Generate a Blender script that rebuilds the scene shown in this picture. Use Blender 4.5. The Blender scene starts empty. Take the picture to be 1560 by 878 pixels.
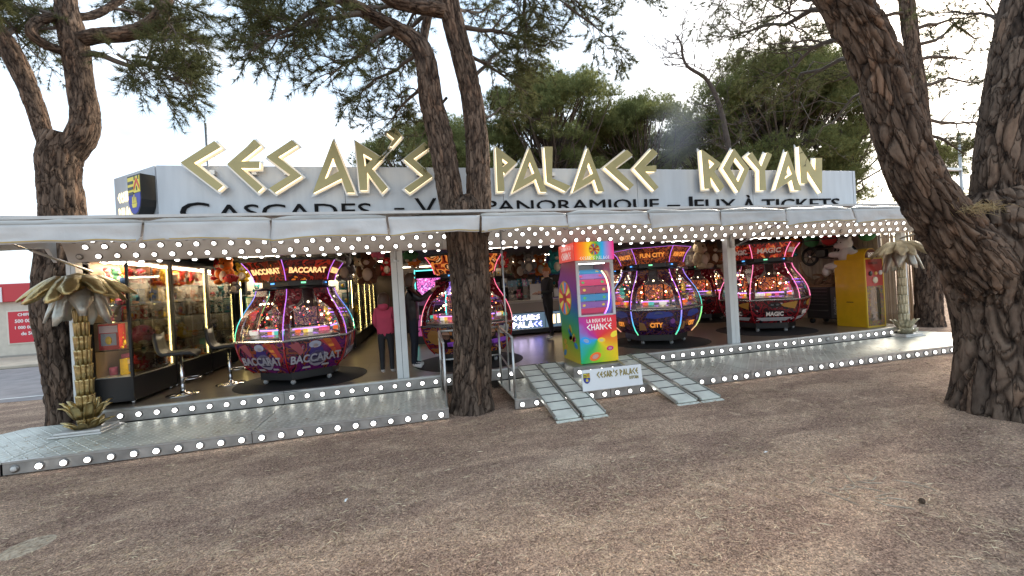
# An amusement arcade pavilion under maritime pines: metres, x along the shop front, y into the shop, z up.
import bpy, bmesh, math, random
import numpy as np
from mathutils import Vector, Matrix, Euler, Quaternion, noise as mnoise
R = math.radians
SC = bpy.context.scene
COL = SC.collection

# ---------------------------------------------------------------- camera, sky, sun, exposure
cd = bpy.data.cameras.new('camera'); cam = bpy.data.objects.new('camera', cd); COL.objects.link(cam)
cd.sensor_width = 36.0; cd.lens = 628.5 / 1560 * 36.0; cd.clip_start = 0.05; cd.clip_end = 3000
YAW, ROLL, PITCH = 0.2300, 0.0591, -0.00325
cam.location = (0, 0, 1.59)
cam.rotation_euler = (Matrix.Rotation(-YAW, 3, 'Z') @ Matrix.Rotation(math.pi/2 + PITCH, 3, 'X') @ Matrix.Rotation(-ROLL, 3, 'Z')).to_euler()
SC.camera = cam
SUN_AZ, SUN_EL = R(60), R(28)
w = bpy.data.worlds.new('World'); SC.world = w; w.use_nodes = True
nt = w.node_tree; nt.nodes.clear()
o = nt.nodes.new('ShaderNodeOutputWorld'); bg = nt.nodes.new('ShaderNodeBackground'); bg.inputs[1].default_value = 0.10
sky = nt.nodes.new('ShaderNodeTexSky'); sky.sky_type = 'NISHITA'; sky.sun_disc = False
sky.sun_elevation = SUN_EL; sky.sun_rotation = SUN_AZ; sky.air_density = 1.0; sky.dust_density = 2.5; sky.ozone_density = 1.0
tc = nt.nodes.new('ShaderNodeTexCoord'); mp = nt.nodes.new('ShaderNodeMapping'); mp.inputs['Scale'].default_value = (1.0, 1.0, 2.6)
nz = nt.nodes.new('ShaderNodeTexNoise'); nz.inputs['Scale'].default_value = 1.7; nz.inputs['Detail'].default_value = 7; nz.inputs['Roughness'].default_value = 0.55
rp = nt.nodes.new('ShaderNodeValToRGB'); rp.color_ramp.elements[0].position = 0.42; rp.color_ramp.elements[1].position = 0.66
rp.color_ramp.elements[0].color = (3.1, 4.1, 4.95, 1); rp.color_ramp.elements[1].color = (6.6, 7.0, 7.3, 1)
mx = nt.nodes.new('ShaderNodeMix'); mx.data_type = 'RGBA'; mx.blend_type = 'ADD'; mx.inputs[0].default_value = 0.6
nt.links.new(tc.outputs['Generated'], mp.inputs[0]); nt.links.new(mp.outputs[0], nz.inputs['Vector'])
nt.links.new(nz.outputs[0], rp.inputs[0]); nt.links.new(rp.outputs[0], mx.inputs[6]); nt.links.new(sky.outputs[0], mx.inputs[7])
nt.links.new(mx.outputs[2], bg.inputs[0]); nt.links.new(bg.outputs[0], o.inputs[0])
sd = bpy.data.lights.new('sun', 'SUN'); sun = bpy.data.objects.new('sun', sd); COL.objects.link(sun)
sd.energy = 3.4; sd.angle = R(16); sd.color = (1.0, 0.89, 0.74)
sun.rotation_euler = Vector((math.sin(SUN_AZ)*math.cos(SUN_EL), math.cos(SUN_AZ)*math.cos(SUN_EL), math.sin(SUN_EL))).to_track_quat('Z', 'Y').to_euler()
SC.render.engine = 'CYCLES'
SC.view_settings.view_transform = 'Standard'; SC.view_settings.look = 'None'; SC.view_settings.exposure = 1.06; SC.view_settings.gamma = 1.0
SC.cycles.use_denoising = True
SC.cycles.max_bounces = 7; SC.cycles.diffuse_bounces = 3; SC.cycles.glossy_bounces = 3; SC.cycles.transmission_bounces = 4; SC.cycles.transparent_max_bounces = 10
SC.cycles.sample_clamp_indirect = 4.0; SC.cycles.caustics_reflective = False; SC.cycles.caustics_refractive = False

# ---------------------------------------------------------------- materials
MATS = {}
def mat(name, col=(0.5, 0.5, 0.5), rough=0.6, metal=0.0, var=0.0, vscale=6.0, bump=0.0, bscale=30.0, emit=None, estr=0.0, col2=None, stretch=None, coat=0.0, spec=None):
    if name in MATS: return MATS[name]
    m = bpy.data.materials.new(name); m.use_nodes = True; MATS[name] = m
    nt = m.node_tree; b = nt.nodes['Principled BSDF']
    b.inputs['Base Color'].default_value = (*col, 1); b.inputs['Roughness'].default_value = rough; b.inputs['Metallic'].default_value = metal
    if coat: b.inputs['Coat Weight'].default_value = coat; b.inputs['Coat Roughness'].default_value = 0.08
    if spec is not None: b.inputs['Specular IOR Level'].default_value = spec
    if var or bump or col2:
        tc = nt.nodes.new('ShaderNodeTexCoord'); mp = nt.nodes.new('ShaderNodeMapping'); nt.links.new(tc.outputs['Object'], mp.inputs[0])
        if stretch: mp.inputs['Scale'].default_value = stretch
    if var or col2:
        n = nt.nodes.new('ShaderNodeTexNoise'); n.inputs['Scale'].default_value = vscale; n.inputs['Detail'].default_value = 6; nt.links.new(mp.outputs[0], n.inputs['Vector'])
        r = nt.nodes.new('ShaderNodeValToRGB'); e = r.color_ramp.elements; e[0].position = 0.33; e[1].position = 0.68
        c2 = col2 if col2 else tuple(c * (1 - var) for c in col)
        e[0].color = (*c2, 1); e[1].color = (*col, 1)
        nt.links.new(n.outputs[0], r.inputs[0]); nt.links.new(r.outputs[0], b.inputs['Base Color'])
        rr = nt.nodes.new('ShaderNodeMapRange'); rr.inputs[3].default_value = max(0.02, rough - 0.08); rr.inputs[4].default_value = min(1, rough + 0.1)
        nt.links.new(n.outputs[0], rr.inputs[0]); nt.links.new(rr.outputs[0], b.inputs['Roughness'])
    if bump:
        n2 = nt.nodes.new('ShaderNodeTexNoise'); n2.inputs['Scale'].default_value = bscale; n2.inputs['Detail'].default_value = 5; nt.links.new(mp.outputs[0], n2.inputs['Vector'])
        bp = nt.nodes.new('ShaderNodeBump'); bp.inputs['Strength'].default_value = bump; bp.inputs['Distance'].default_value = 0.02
        nt.links.new(n2.outputs[0], bp.inputs['Height']); nt.links.new(bp.outputs[0], b.inputs['Normal'])
    if emit:
        b.inputs['Emission Color'].default_value = (*emit, 1); b.inputs['Emission Strength'].default_value = estr
    return m

def ramp_nodes(nt, fac, stops, const=False):
    r = nt.nodes.new('ShaderNodeValToRGB'); cr = r.color_ramp
    if const: cr.interpolation = 'CONSTANT'
    while len(cr.elements) < len(stops): cr.elements.new(0.5)
    for e, (p, c) in zip(cr.elements, stops): e.position = p; e.color = (*c, 1)
    nt.links.new(fac, r.inputs[0]); return r

def art_mat(name, cols, scale=4.0, estr=0.3, rough=0.25, dist=2.0, seed=0.0, const=True, ink=0.6):
    # printed artwork: flat blotches of several inks, some of it backlit
    if name in MATS: return MATS[name]
    m = bpy.data.materials.new(name); m.use_nodes = True; MATS[name] = m
    nt = m.node_tree; b = nt.nodes['Principled BSDF']; b.inputs['Roughness'].default_value = rough
    tc = nt.nodes.new('ShaderNodeTexCoord'); mp = nt.nodes.new('ShaderNodeMapping'); mp.inputs['Location'].default_value = (seed, seed*1.7, seed*0.6)
    n = nt.nodes.new('ShaderNodeTexNoise'); n.inputs['Scale'].default_value = scale; n.inputs['Detail'].default_value = 5.0; n.inputs['Distortion'].default_value = dist*.6
    nt.links.new(tc.outputs['Object'], mp.inputs[0]); nt.links.new(mp.outputs[0], n.inputs['Vector'])
    k = len(cols); stops = [(0.27 + 0.46 * i / k, c) for i, c in enumerate(cols)]; stops[0] = (0.0, cols[0]); stops = [(p_, tuple(v*ink for v in c_)) for p_, c_ in stops]
    r = ramp_nodes(nt, n.outputs[0], stops, const)
    nt.links.new(r.outputs[0], b.inputs['Base Color']); nt.links.new(r.outputs[0], b.inputs['Emission Color']); b.inputs['Emission Strength'].default_value = estr
    return m

def grad_mat(name, stops, vec=(0, 0, 1), off=0.0, estr=0.0, rough=0.3, metal=0):
    # a colour gradient printed (or glowing) along a direction of the object
    if name in MATS: return MATS[name]
    m = bpy.data.materials.new(name); m.use_nodes = True; MATS[name] = m
    nt = m.node_tree; b = nt.nodes['Principled BSDF']; b.inputs['Roughness'].default_value = rough; b.inputs['Metallic'].default_value = metal
    tc = nt.nodes.new('ShaderNodeTexCoord'); d = nt.nodes.new('ShaderNodeVectorMath'); d.operation = 'DOT_PRODUCT'; d.inputs[1].default_value = vec
    a = nt.nodes.new('ShaderNodeMath'); a.operation = 'ADD'; a.inputs[1].default_value = off
    nt.links.new(tc.outputs['Object'], d.inputs[0]); nt.links.new(d.outputs['Value'], a.inputs[0])
    r = ramp_nodes(nt, a.outputs[0], stops)
    nt.links.new(r.outputs[0], b.inputs['Base Color'])
    if estr: nt.links.new(r.outputs[0], b.inputs['Emission Color']); b.inputs['Emission Strength'].default_value = estr
    return m

def glass_mat(name, tint=(1, 1, 1), refl=1.0):
    if name in MATS: return MATS[name]
    m = bpy.data.materials.new(name); m.use_nodes = True; MATS[name] = m
    nt = m.node_tree; nt.nodes.clear()
    o = nt.nodes.new('ShaderNodeOutputMaterial'); t = nt.nodes.new('ShaderNodeBsdfTransparent'); g = nt.nodes.new('ShaderNodeBsdfGlossy'); x = nt.nodes.new('ShaderNodeMixShader')
    t.inputs[0].default_value = (*tint, 1); g.inputs['Roughness'].default_value = 0.03
    f = nt.nodes.new('ShaderNodeFresnel'); f.inputs[0].default_value = 1.45; k = nt.nodes.new('ShaderNodeMath'); k.operation = 'MULTIPLY'; k.inputs[1].default_value = refl
    nt.links.new(f.outputs[0], k.inputs[0]); nt.links.new(k.outputs[0], x.inputs[0]); nt.links.new(t.outputs[0], x.inputs[1]); nt.links.new(g.outputs[0], x.inputs[2]); nt.links.new(x.outputs[0], o.inputs[0])
    return m

def glow(name, col, s): return mat(name, tuple(min(1, c) for c in col), 0.4, emit=col, estr=s)

# ---------------------------------------------------------------- mesh helpers
class MB:
    """collects simple shapes (with material slots) into one mesh"""
    def __init__(s): s.v = []; s.f = []; s.m = []; s.mats = []; s.sm = []
    def slot(s, m):
        if m not in s.mats: s.mats.append(m)
        return s.mats.index(m)
    def add(s, vs, fs, m, smooth=False):
        b = len(s.v); s.v.extend([tuple(v) for v in vs]); k = s.slot(m)
        for f in fs: s.f.append(tuple(i + b for i in f)); s.m.append(k); s.sm.append(smooth)
        return s
    def box(s, a, b, m, bev=0.0):
        x0, y0, z0 = a; x1, y1, z1 = b
        if bev <= 0:
            vs = [(x0,y0,z0),(x1,y0,z0),(x1,y1,z0),(x0,y1,z0),(x0,y0,z1),(x1,y0,z1),(x1,y1,z1),(x0,y1,z1)]
            return s.add(vs, [(3,2,1,0),(4,5,6,7),(0,1,5,4),(1,2,6,5),(2,3,7,6),(3,0,4,7)], m)
        e = bev; vs = []; 
        for z, q in ((z0, e), (z0 + e, 0), (z1 - e, 0), (z1, e)):
            vs += [(x0+q+e*0,y0+q,z)]
            vs += [(x1-q,y0+q,z),(x1-q,y1-q,z),(x0+q,y1-q,z)]
        fs = [(3,2,1,0),(12,13,14,15)]
        for r in range(3):
            for i in range(4): fs.append((r*4+i, r*4+(i+1)%4, r*4+4+(i+1)%4, r*4+4+i))
        return s.add(vs, fs, m)
    def prism(s, poly, a, b, m, axis='y', hole=None):
        """extrude a 2-D polygon between a and b; axis y: (x,z) outline, axis z: (x,y), axis x: (y,z)"""
        def P(p, t): return (p[0], t, p[1]) if axis == 'y' else ((p[0], p[1], t) if axis == 'z' else (t, p[0], p[1]))
        loops = [list(poly)] + ([list(hole)] if hole else [])
        from mathutils.geometry import tessellate_polygon
        tris = tessellate_polygon([[Vector((p[0], p[1], 0)) for p in l] for l in loops])
        allp = [p for l in loops for p in l]; n = len(allp)
        vs = [P(p, a) for p in allp] + [P(p, b) for p in allp]
        fs = [tuple(t) for t in tris] + [tuple(i + n for i in reversed(t)) for t in tris]
        k = 0
        for l in loops:
            for i in range(len(l)): j = (i + 1) % len(l); fs.append((k+i, k+j, n+k+j, n+k+i))
            k += len(l)
        return s.add(vs, fs, m)
    def tube(s, pts, r, m, n=8, cap=True, smooth=True):
        pts = [Vector(p) for p in pts]; rs = r if isinstance(r, (list, tuple)) else [r]*len(pts)
        vs = []; u = None
        for i, p in enumerate(pts):
            t = (pts[min(i+1, len(pts)-1)] - pts[max(i-1, 0)]).normalized()
            if u is None: u = t.orthogonal().normalized()
            u = (u - t * u.dot(t)); u = u.normalized() if u.length > 1e-6 else t.orthogonal().normalized()
            w = t.cross(u)
            for k in range(n):
                a = 2*math.pi*k/n; vs.append(p + (u*math.cos(a) + w*math.sin(a))*rs[i])
        fs = []
        for i in range(len(pts)-1):
            for k in range(n): fs.append((i*n+k, i*n+(k+1)%n, (i+1)*n+(k+1)%n, (i+1)*n+k))
        s.add(vs, fs, m, smooth)
        if cap and n > 2:
            L = len(pts)-1; s.add(vs[:n], [tuple(reversed(range(n)))], m); s.add(vs[L*n:], [tuple(range(n))], m)
        return s
    def lathe(s, prof, m, c=(0,0,0), n=16, smooth=True, axis='z', rot=0.0):
        vs = []
        for r, z in prof:
            for k in range(n):
                a = 2*math.pi*k/n + rot; x, y = r*math.cos(a), r*math.sin(a)
                q = (x, y, z) if axis == 'z' else ((x, -z, y) if axis == 'y' else (z, x, y))
                vs.append((q[0]+c[0], q[1]+c[1], q[2]+c[2]))
        fs = []
        for i in range(len(prof)-1):
            for k in range(n): fs.append((i*n+k, i*n+(k+1)%n, (i+1)*n+(k+1)%n, (i+1)*n+k))
        if prof[0][0] > 1e-5: fs.append(tuple(reversed(range(n))))
        if prof[-1][0] > 1e-5: L = len(prof)-1; fs.append(tuple(L*n+k for k in range(n)))
        return s.add(vs, fs, m, smooth)
    def ball(s, c, r, m, n=10, k=7):
        rx, ry, rz = r if isinstance(r, (tuple, list)) else (r, r, r)
        vs = []; fs = []
        for i in range(k+1):
            th = math.pi*i/k
            for j in range(n): a = 2*math.pi*j/n; vs.append((c[0]+rx*math.sin(th)*math.cos(a), c[1]+ry*math.sin(th)*math.sin(a), c[2]-rz*math.cos(th)))
        for i in range(k):
            for j in range(n): fs.append((i*n+j, i*n+(j+1)%n, (i+1)*n+(j+1)%n, (i+1)*n+j))
        return s.add(vs, fs, m, True)
    def loft(s, rings, m, smooth=False, cap=True):
        n = len(rings[0]); vs = [p for r in rings for p in r]; fs = []
        for i in range(len(rings)-1):
            for k in range(n): fs.append((i*n+k, i*n+(k+1)%n, (i+1)*n+(k+1)%n, (i+1)*n+k))
        if cap: fs.append(tuple(reversed(range(n)))); L = len(rings)-1; fs.append(tuple(L*n+k for k in range(n)))
        return s.add(vs, fs, m, smooth)
    def mesh(s, name):
        me = bpy.data.meshes.new(name); me.from_pydata(s.v, [], s.f)
        for m in s.mats: me.materials.append(m)
        if s.f: me.polygons.foreach_set('material_index', s.m); me.polygons.foreach_set('use_smooth', s.sm)
        bm = bmesh.new(); bm.from_mesh(me); bmesh.ops.remove_doubles(bm, verts=bm.verts, dist=1e-5) if len(s.v) < 4000 else None
        bmesh.ops.recalc_face_normals(bm, faces=bm.faces); bm.to_mesh(me); bm.free(); me.update(); return me
    def build(s, name, parent=None, **kw): return add(name, s.mesh(name), parent, **kw)

def add(name, data, parent=None, loc=None, rot=None, scale=None, label=None, cat=None, group=None, kind=None):
    o = bpy.data.objects.new(name, data); COL.objects.link(o)
    if parent: o.parent = parent
    if loc is not None: o.location = loc
    if rot is not None: o.rotation_euler = rot
    if scale is not None: o.scale = (scale,)*3 if isinstance(scale, (int, float)) else scale
    for k, v in (('label', label), ('category', cat), ('group', group), ('kind', kind)):
        if v: o[k] = v
    return o
def empty(name, loc, rotz=0, label=None, cat=None, group=None): return add(name, None, None, loc, (0, 0, rotz), None, label, cat, group)
def copy_tree(o, parent=None, loc=None, rotz=None):
    c = o.copy(); COL.objects.link(c); c.parent = parent
    if loc is not None: c.location = loc
    if rotz is not None: c.rotation_euler = (0, 0, rotz)
    for ch in o.children: copy_tree(ch, c)
    return c
def np_mesh(name, V, F, mats, smooth=False, mi=None):
    V = np.asarray(V, dtype=np.float32); F = np.asarray(F, dtype=np.int32); k = F.shape[1]
    me = bpy.data.meshes.new(name); me.vertices.add(len(V)); me.vertices.foreach_set('co', V.ravel())
    me.loops.add(F.size); me.loops.foreach_set('vertex_index', F.ravel())
    me.polygons.add(len(F)); me.polygons.foreach_set('loop_start', np.arange(0, F.size, k, dtype=np.int32))
    if mi is not None: me.polygons.foreach_set('material_index', np.asarray(mi, dtype=np.int32))
    if smooth: me.polygons.foreach_set('use_smooth', np.ones(len(F), dtype=bool))
    for m in mats: me.materials.append(m)
    me.update(calc_edges=True); return me

TXT = {}
def text_mesh(s, size, ext=0.004, m=None, bold=0.0, sx=1.0, spacing=1.0):
    """writing as a thin solid mesh in the x-z plane, facing -y, centred on its own box"""
    key = (s, size, ext, m.name, bold, sx, spacing)
    if key in TXT: return TXT[key]
    c = bpy.data.curves.new('lettering', 'FONT'); c.body = s; c.size = size; c.extrude = ext; c.offset = bold; c.resolution_u = 3; c.space_character = spacing
    t = bpy.data.objects.new('t', c); COL.objects.link(t); dg = bpy.context.evaluated_depsgraph_get(); dg.update()
    me = bpy.data.meshes.new_from_object(t.evaluated_get(dg)); bpy.data.objects.remove(t); bpy.data.curves.remove(c)
    me.transform(Matrix.Diagonal((sx, 1, 1, 1))); me.transform(Matrix.Rotation(math.pi/2, 4, 'X'))
    if len(me.vertices):
        xs = [v.co.x for v in me.vertices]; zs = [v.co.z for v in me.vertices]
        me.transform(Matrix.Translation((-(min(xs)+max(xs))/2, 0, -(min(zs)+max(zs))/2)))
    me.materials.clear(); me.materials.append(m); TXT[key] = me; return me

# angular, hand-cut capitals (strokes on a 1 x 1.5 grid)
GLYPH = {
 'A': [[(0,0),(.5,1.5),(1,0)],[(.22,.3),(.8,.55)]], 'C': [[(.9,1.45),(.05,.8),(.9,0)]], 'D': [[(.1,0),(.1,1.5),(.95,.75),(.1,0)]], 'E': [[(.85,1.45),(.05,.78),(.85,0)],[(.1,.78),(.8,.8)]],
 'H': [[(.1,0),(.1,1.5)],[(.9,0),(.9,1.5)],[(.1,.7),(.9,.8)]], 'I': [[(.4,0),(.4,1.5)]], 'K': [[(.1,0),(.1,1.5)],[(.9,1.5),(.1,.7),(.9,0)]], 'L': [[(.1,1.5),(.1,.25),(.9,0)]],
 'N': [[(.1,0),(.1,1.5),(.9,0),(.9,1.2)]], 'O': [[(.5,1.5),(1,.75),(.5,0),(0,.75),(.5,1.5)]], 'P': [[(.1,0),(.1,1.5),(.85,1.0),(.15,.55)]], 'R': [[(.1,0),(.1,1.5),(.85,1.05),(.2,.65),(.9,0)]],
 'S': [[(.9,1.45),(.15,1.0),(.9,.5),(.1,0)]], 'T': [[(.5,0),(.5,1.4)],[(0,1.45),(1,1.4)]], 'U': [[(.1,1.5),(.1,.3),(.5,0),(.9,.3),(.9,1.5)]], 'Y': [[(.5,0),(.5,.7),(0,1.5)],[(.5,.7),(1,1.5)]], "'": [[(.3,1.6),(.5,1.4),(.25,1.1)]] }
def rune_mesh(s, h, m, wgt=0.2, gap=0.25, ext=0.004, width=None):
    key = ('rune', s, h, m.name, wgt, width)
    if key in TXT: return TXT[key]
    k = h/1.5; b = MB(); x = 0
    for ch in s:
        if ch == ' ': x += 0.7; continue
        for st in GLYPH[ch]:
            for (ax, az), (bx, bz) in zip(st, st[1:]):
                d = Vector((bx-ax, bz-az)); d.normalize(); n = Vector((-d.y, d.x))*wgt/2; e = d*wgt*0.25
                q = [(x+ax-e.x+n.x, az-e.y+n.y), (x+ax-e.x-n.x, az-e.y-n.y), (x+bx+e.x-n.x, bz+e.y-n.y), (x+bx+e.x+n.x, bz+e.y+n.y)]
                b.prism([(p[0]*k, p[1]*k) for p in q], -ext, ext, m)
        x += (0.6 if ch in "I'" else 1.0) + gap
    me = b.mesh('lettering'); wd = (x-gap)*k; me.transform(Matrix.Translation((-wd/2, 0, -h/2)))
    if width: me.transform(Matrix.Diagonal((width/wd, 1, 1, 1)))
    TXT[key] = me; return me
RNG = random.Random(7)

# ---------------------------------------------------------------- ground, road, pavement
def ground_mat():
    m = bpy.data.materials.new('pine_litter_soil'); m.use_nodes = True; nt = m.node_tree; b = nt.nodes['Principled BSDF']; b.inputs['Roughness'].default_value = 0.95
    b.inputs['Specular IOR Level'].default_value = 0.15
    tc = nt.nodes.new('ShaderNodeTexCoord'); P = tc.outputs['Object']
    def nz(sc, det, rough=0.6, dist=0.0, vec=None):
        n = nt.nodes.new('ShaderNodeTexNoise'); n.inputs['Scale'].default_value = sc; n.inputs['Detail'].default_value = det; n.inputs['Roughness'].default_value = rough; n.inputs['Distortion'].default_value = dist
        nt.links.new(vec or P, n.inputs['Vector']); return n.outputs[0]
    def mixc(f, a, bcol):
        x = nt.nodes.new('ShaderNodeMix'); x.data_type = 'RGBA'
        for s, i in ((f, 0), (a, 6), (bcol, 7)):
            if isinstance(s, tuple): x.inputs[i].default_value = (*s, 1)
            else: nt.links.new(s, x.inputs[i])
        return x.outputs[2]
    def rng(f, a, c):
        r = nt.nodes.new('ShaderNodeMapRange'); r.inputs[1].default_value = a; r.inputs[2].default_value = c; nt.links.new(f, r.inputs[0]); return r.outputs[0]
    fine = ramp_nodes(nt, nz(42, 9, 0.86), [(0.33, (0.12, 0.078, 0.052)), (0.44, (0.37, 0.265, 0.19)), (0.54, (0.55, 0.415, 0.305)), (0.67, (0.80, 0.65, 0.49))]).outputs[0]
    dark = ramp_nodes(nt, nz(50, 9, 0.86), [(0.33, (0.085, 0.055, 0.040)), (0.48, (0.27, 0.187, 0.142)), (0.66, (0.62, 0.47, 0.36))]).outputs[0]
    mp = nt.nodes.new('ShaderNodeMapping'); mp.inputs['Scale'].default_value = (0.6, 1.6, 1); mp.inputs['Rotation'].default_value = (0, 0, 0.35); nt.links.new(P, mp.inputs[0])
    c = mixc(rng(nz(1.5, 7, 0.66, 0.6, mp.outputs[0]), 0.43, 0.60), dark, fine)
    c = mixc(rng(nz(0.55, 5, 0.6, 1.2, mp.outputs[0]), 0.58, 1.0), c, mixc(nz(60, 6, 0.8), (0.24, 0.17, 0.125), (0.80, 0.66, 0.50)))
    c = mixc(rng(nz(4.2, 6, 0.65, 0.4), 0.56, 0.80), c, (0.66, 0.53, 0.385))
    vg = nt.nodes.new('ShaderNodeTexVoronoi'); vg.inputs['Scale'].default_value = 130; nt.links.new(P, vg.inputs['Vector']); vs_ = nt.nodes.new('ShaderNodeSeparateColor'); nt.links.new(vg.outputs['Color'], vs_.inputs[0])
    gr = ramp_nodes(nt, vs_.outputs[0], [(0, (0.50, 0.45, 0.44)), (0.5, (1.15, 1.08, 1.06)), (0.85, (1.42, 1.32, 1.28)), (1, (2.0, 1.82, 1.64))]); mg = nt.nodes.new('ShaderNodeMix'); mg.data_type = 'RGBA'; mg.blend_type = 'MULTIPLY'; mg.inputs[0].default_value = 1.0; nt.links.new(c, mg.inputs[6]); nt.links.new(gr.outputs[0], mg.inputs[7]); c = mg.outputs[2]
    nt.links.new(c, b.inputs['Base Color'])
    bp = nt.nodes.new('ShaderNodeBump'); bp.inputs['Strength'].default_value = 1.0; bp.inputs['Distance'].default_value = 0.03
    nt.links.new(nz(60, 8, 0.78), bp.inputs['Height']); nt.links.new(bp.outputs[0], b.inputs['Normal'])
    return m
GM = ground_mat()
def gh(x, y):
    k = max(0.0, min(1.0, (5.0 - y) / 1.5)) * max(0.0, min(1.0, (9 - abs(x - 1)) / 3))
    return k * 0.035 * (mnoise.noise((x*0.45, y*0.6, 3.1)) + 0.5*mnoise.noise((x*1.6, y*1.7, 0.4)))
def make_ground():
    xs = [-1500, -300, -80, -30, -14] + [x*0.2 for x in range(-55, 66)] + [16, 30, 80, 300, 1500]
    ys = [-1500, -300, -60, -15, -5] + [y*0.2 for y in range(-10, 31)] + [7, 8, 10, 14, 20, 40, 120, 400, 1500]
    V = [(x, y, gh(x, y)) for y in ys for x in xs]; n = len(xs)
    F = [(j*n+i, j*n+i+1, (j+1)*n+i+1, (j+1)*n+i) for j in range(len(ys)-1) for i in range(n-1)]
    return add('ground', np_mesh('ground', V, F, [GM], True), kind='structure')
make_ground()
asph = mat('asphalt', (0.30, 0.27, 0.265), 0.9, var=0.3, vscale=2.5, bump=0.4, bscale=120)
sand = mat('pavement_sand', (0.52, 0.44, 0.34), 0.95, var=0.25, vscale=3)
MB().add([(-60, 11.0, .004), (-7.6, 9.6, .004), (-5.6, 9.4, .004), (-5.2, 30, .004), (-5.2, 60, .004), (-60, 60, .004)], [(0, 1, 2, 3, 4, 5)], asph).build('road', kind='structure')
MB().box((-45, 15.6, .0), (-5.2, 18.9, .10), sand, 0.02).build('pavement', kind='structure')
b = MB(); lw = mat('road_paint', (0.72, 0.70, 0.66), 0.8, var=0.3, vscale=9)
pts = [(-30, 10.9), (-14, 10.2), (-8.4, 9.95), (-6.6, 9.95), (-5.9, 10.6)]
for (x0, y0), (x1, y1) in zip(pts, pts[1:]):
    b.add([(x0, y0, .008), (x1, y1, .008), (x1, y1+.09, .008), (x0, y0+.09, .008)], [(0, 1, 2, 3)], lw)
b.build('road_line', kind='structure')
# fallen pine needles lying on the soil
def make_litter():
    rs = np.random.RandomState(3); N = 100000
    y = 0.35 + 5.9*rs.rand(N)**1.5; x = -5.0 + 13.5*rs.rand(N)
    cl = np.array([mnoise.noise((a*0.9, b_*0.9, 7.0)) + 0.6*mnoise.noise((a*2.7, b_*2.7, 2.0)) for a, b_ in zip(x, y)])
    keep = (cl + 0.9*rs.rand(N) > 0.34) & ~((y > 5.05) & ((y < 5.2) | (rs.rand(N) < .75))); x = x[keep]; y = y[keep]; N = len(x)
    z = np.array([gh(a, b_) for a, b_ in zip(x, y)]) + 0.004 + 0.004*rs.rand(N)
    a = rs.rand(N)*math.pi; L = 0.025 + 0.055*rs.rand(N)**1.6; wd = 0.0008 + 0.0008*rs.rand(N); bend = (rs.rand(N)-.5)*0.28
    P = []
    for t, s in ((-1, 0), (0, 1), (1, 0)):
        cx = x + np.cos(a)*L*t/2 - np.sin(a)*bend*L*s*0.4; cy = y + np.sin(a)*L*t/2 + np.cos(a)*bend*L*s*0.4
        for q in (-1, 1): P.append(np.stack([cx - np.sin(a)*wd*q, cy + np.cos(a)*wd*q, z + 0.006*s*rs.rand(N)], 1))
    V = np.stack(P, 1).reshape(-1, 3); k = np.arange(N)[:, None]*6; on = (V[:, 1] > 5.16) & (V[:, 1] < 6.31); V[on, 2] += 0.137
    F = np.concatenate([k + np.array([[0, 1, 3, 2]]), k + np.array([[2, 3, 5, 4]])])
    m = bpy.data.materials.new('dry_needles'); m.use_nodes = True; nt = m.node_tree; bs = nt.nodes['Principled BSDF']; bs.inputs['Roughness'].default_value = 0.8
    g = nt.nodes.new('ShaderNodeNewGeometry'); r = ramp_nodes(nt, g.outputs['Random Per Island'], [(0, (0.10, 0.06, 0.04)), (0.4, (0.30, 0.205, 0.13)), (0.8, (0.50, 0.37, 0.23)), (1, (0.72, 0.58, 0.38))]); nt.links.new(r.outputs[0], bs.inputs['Base Color'])
    add('pine_needle_litter', np_mesh('needle_litter', V, F, [m]), label='dry fallen pine needles scattered over the brown soil', cat='litter', kind='stuff')
make_litter()
# flat concrete cover half buried at the left, and a bare rooty patch at the right
pc = mat('buried_concrete', (0.52, 0.42, 0.31), 0.98, spec=.05, var=0.5, vscale=40, bump=0.6, bscale=60)
b = MB(); cx, cy = (-2.72, 3.56, 0.0)[:2]
b.add([(cx, cy, gh(cx, cy)+.006)] + [(cx+0.19*math.cos(a*math.pi/18)*(1+.04*mnoise.noise((a*.6, 0, 0))), cy+0.19*math.sin(a*math.pi/18), gh(cx+.19*math.cos(a*math.pi/18), cy+.19*math.sin(a*math.pi/18))-.002) for a in range(36)], [(0, 1+i, 1+(i+1) % 36) for i in range(36)], pc, True)
b.build('buried_cover', label='round pale concrete cover half buried in the soil, bottom left', cat='cover')
rootm = mat('root_bark', (0.50, 0.40, 0.30), 0.98, spec=.05, var=0.5, vscale=20, bump=0.5)
rr = random.Random(5); root = empty('surface_roots', (*(3.07, 2.33, 0.0)[:2], 0), 0, 'grey tangle of surface roots bared in the soil at the right', 'roots')
for i in range(13):
    x, y = rr.uniform(-.45, .30), rr.uniform(-.20, .20); p = []; a = rr.gauss(-0.35, .5)
    for k in range(7): p.append((x, y, gh(x+root.location.x, y+root.location.y) - 0.001 + 0.004*rr.random() - (0.008 if k in (0, 6) else 0))); x += 0.035*math.cos(a); y += 0.055*math.sin(a); a += rr.gauss(0, .3)
    MB().tube(p, [.002, .004, .006, .007, .006, .004, .002], rootm, 5).build('root', root)

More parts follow.
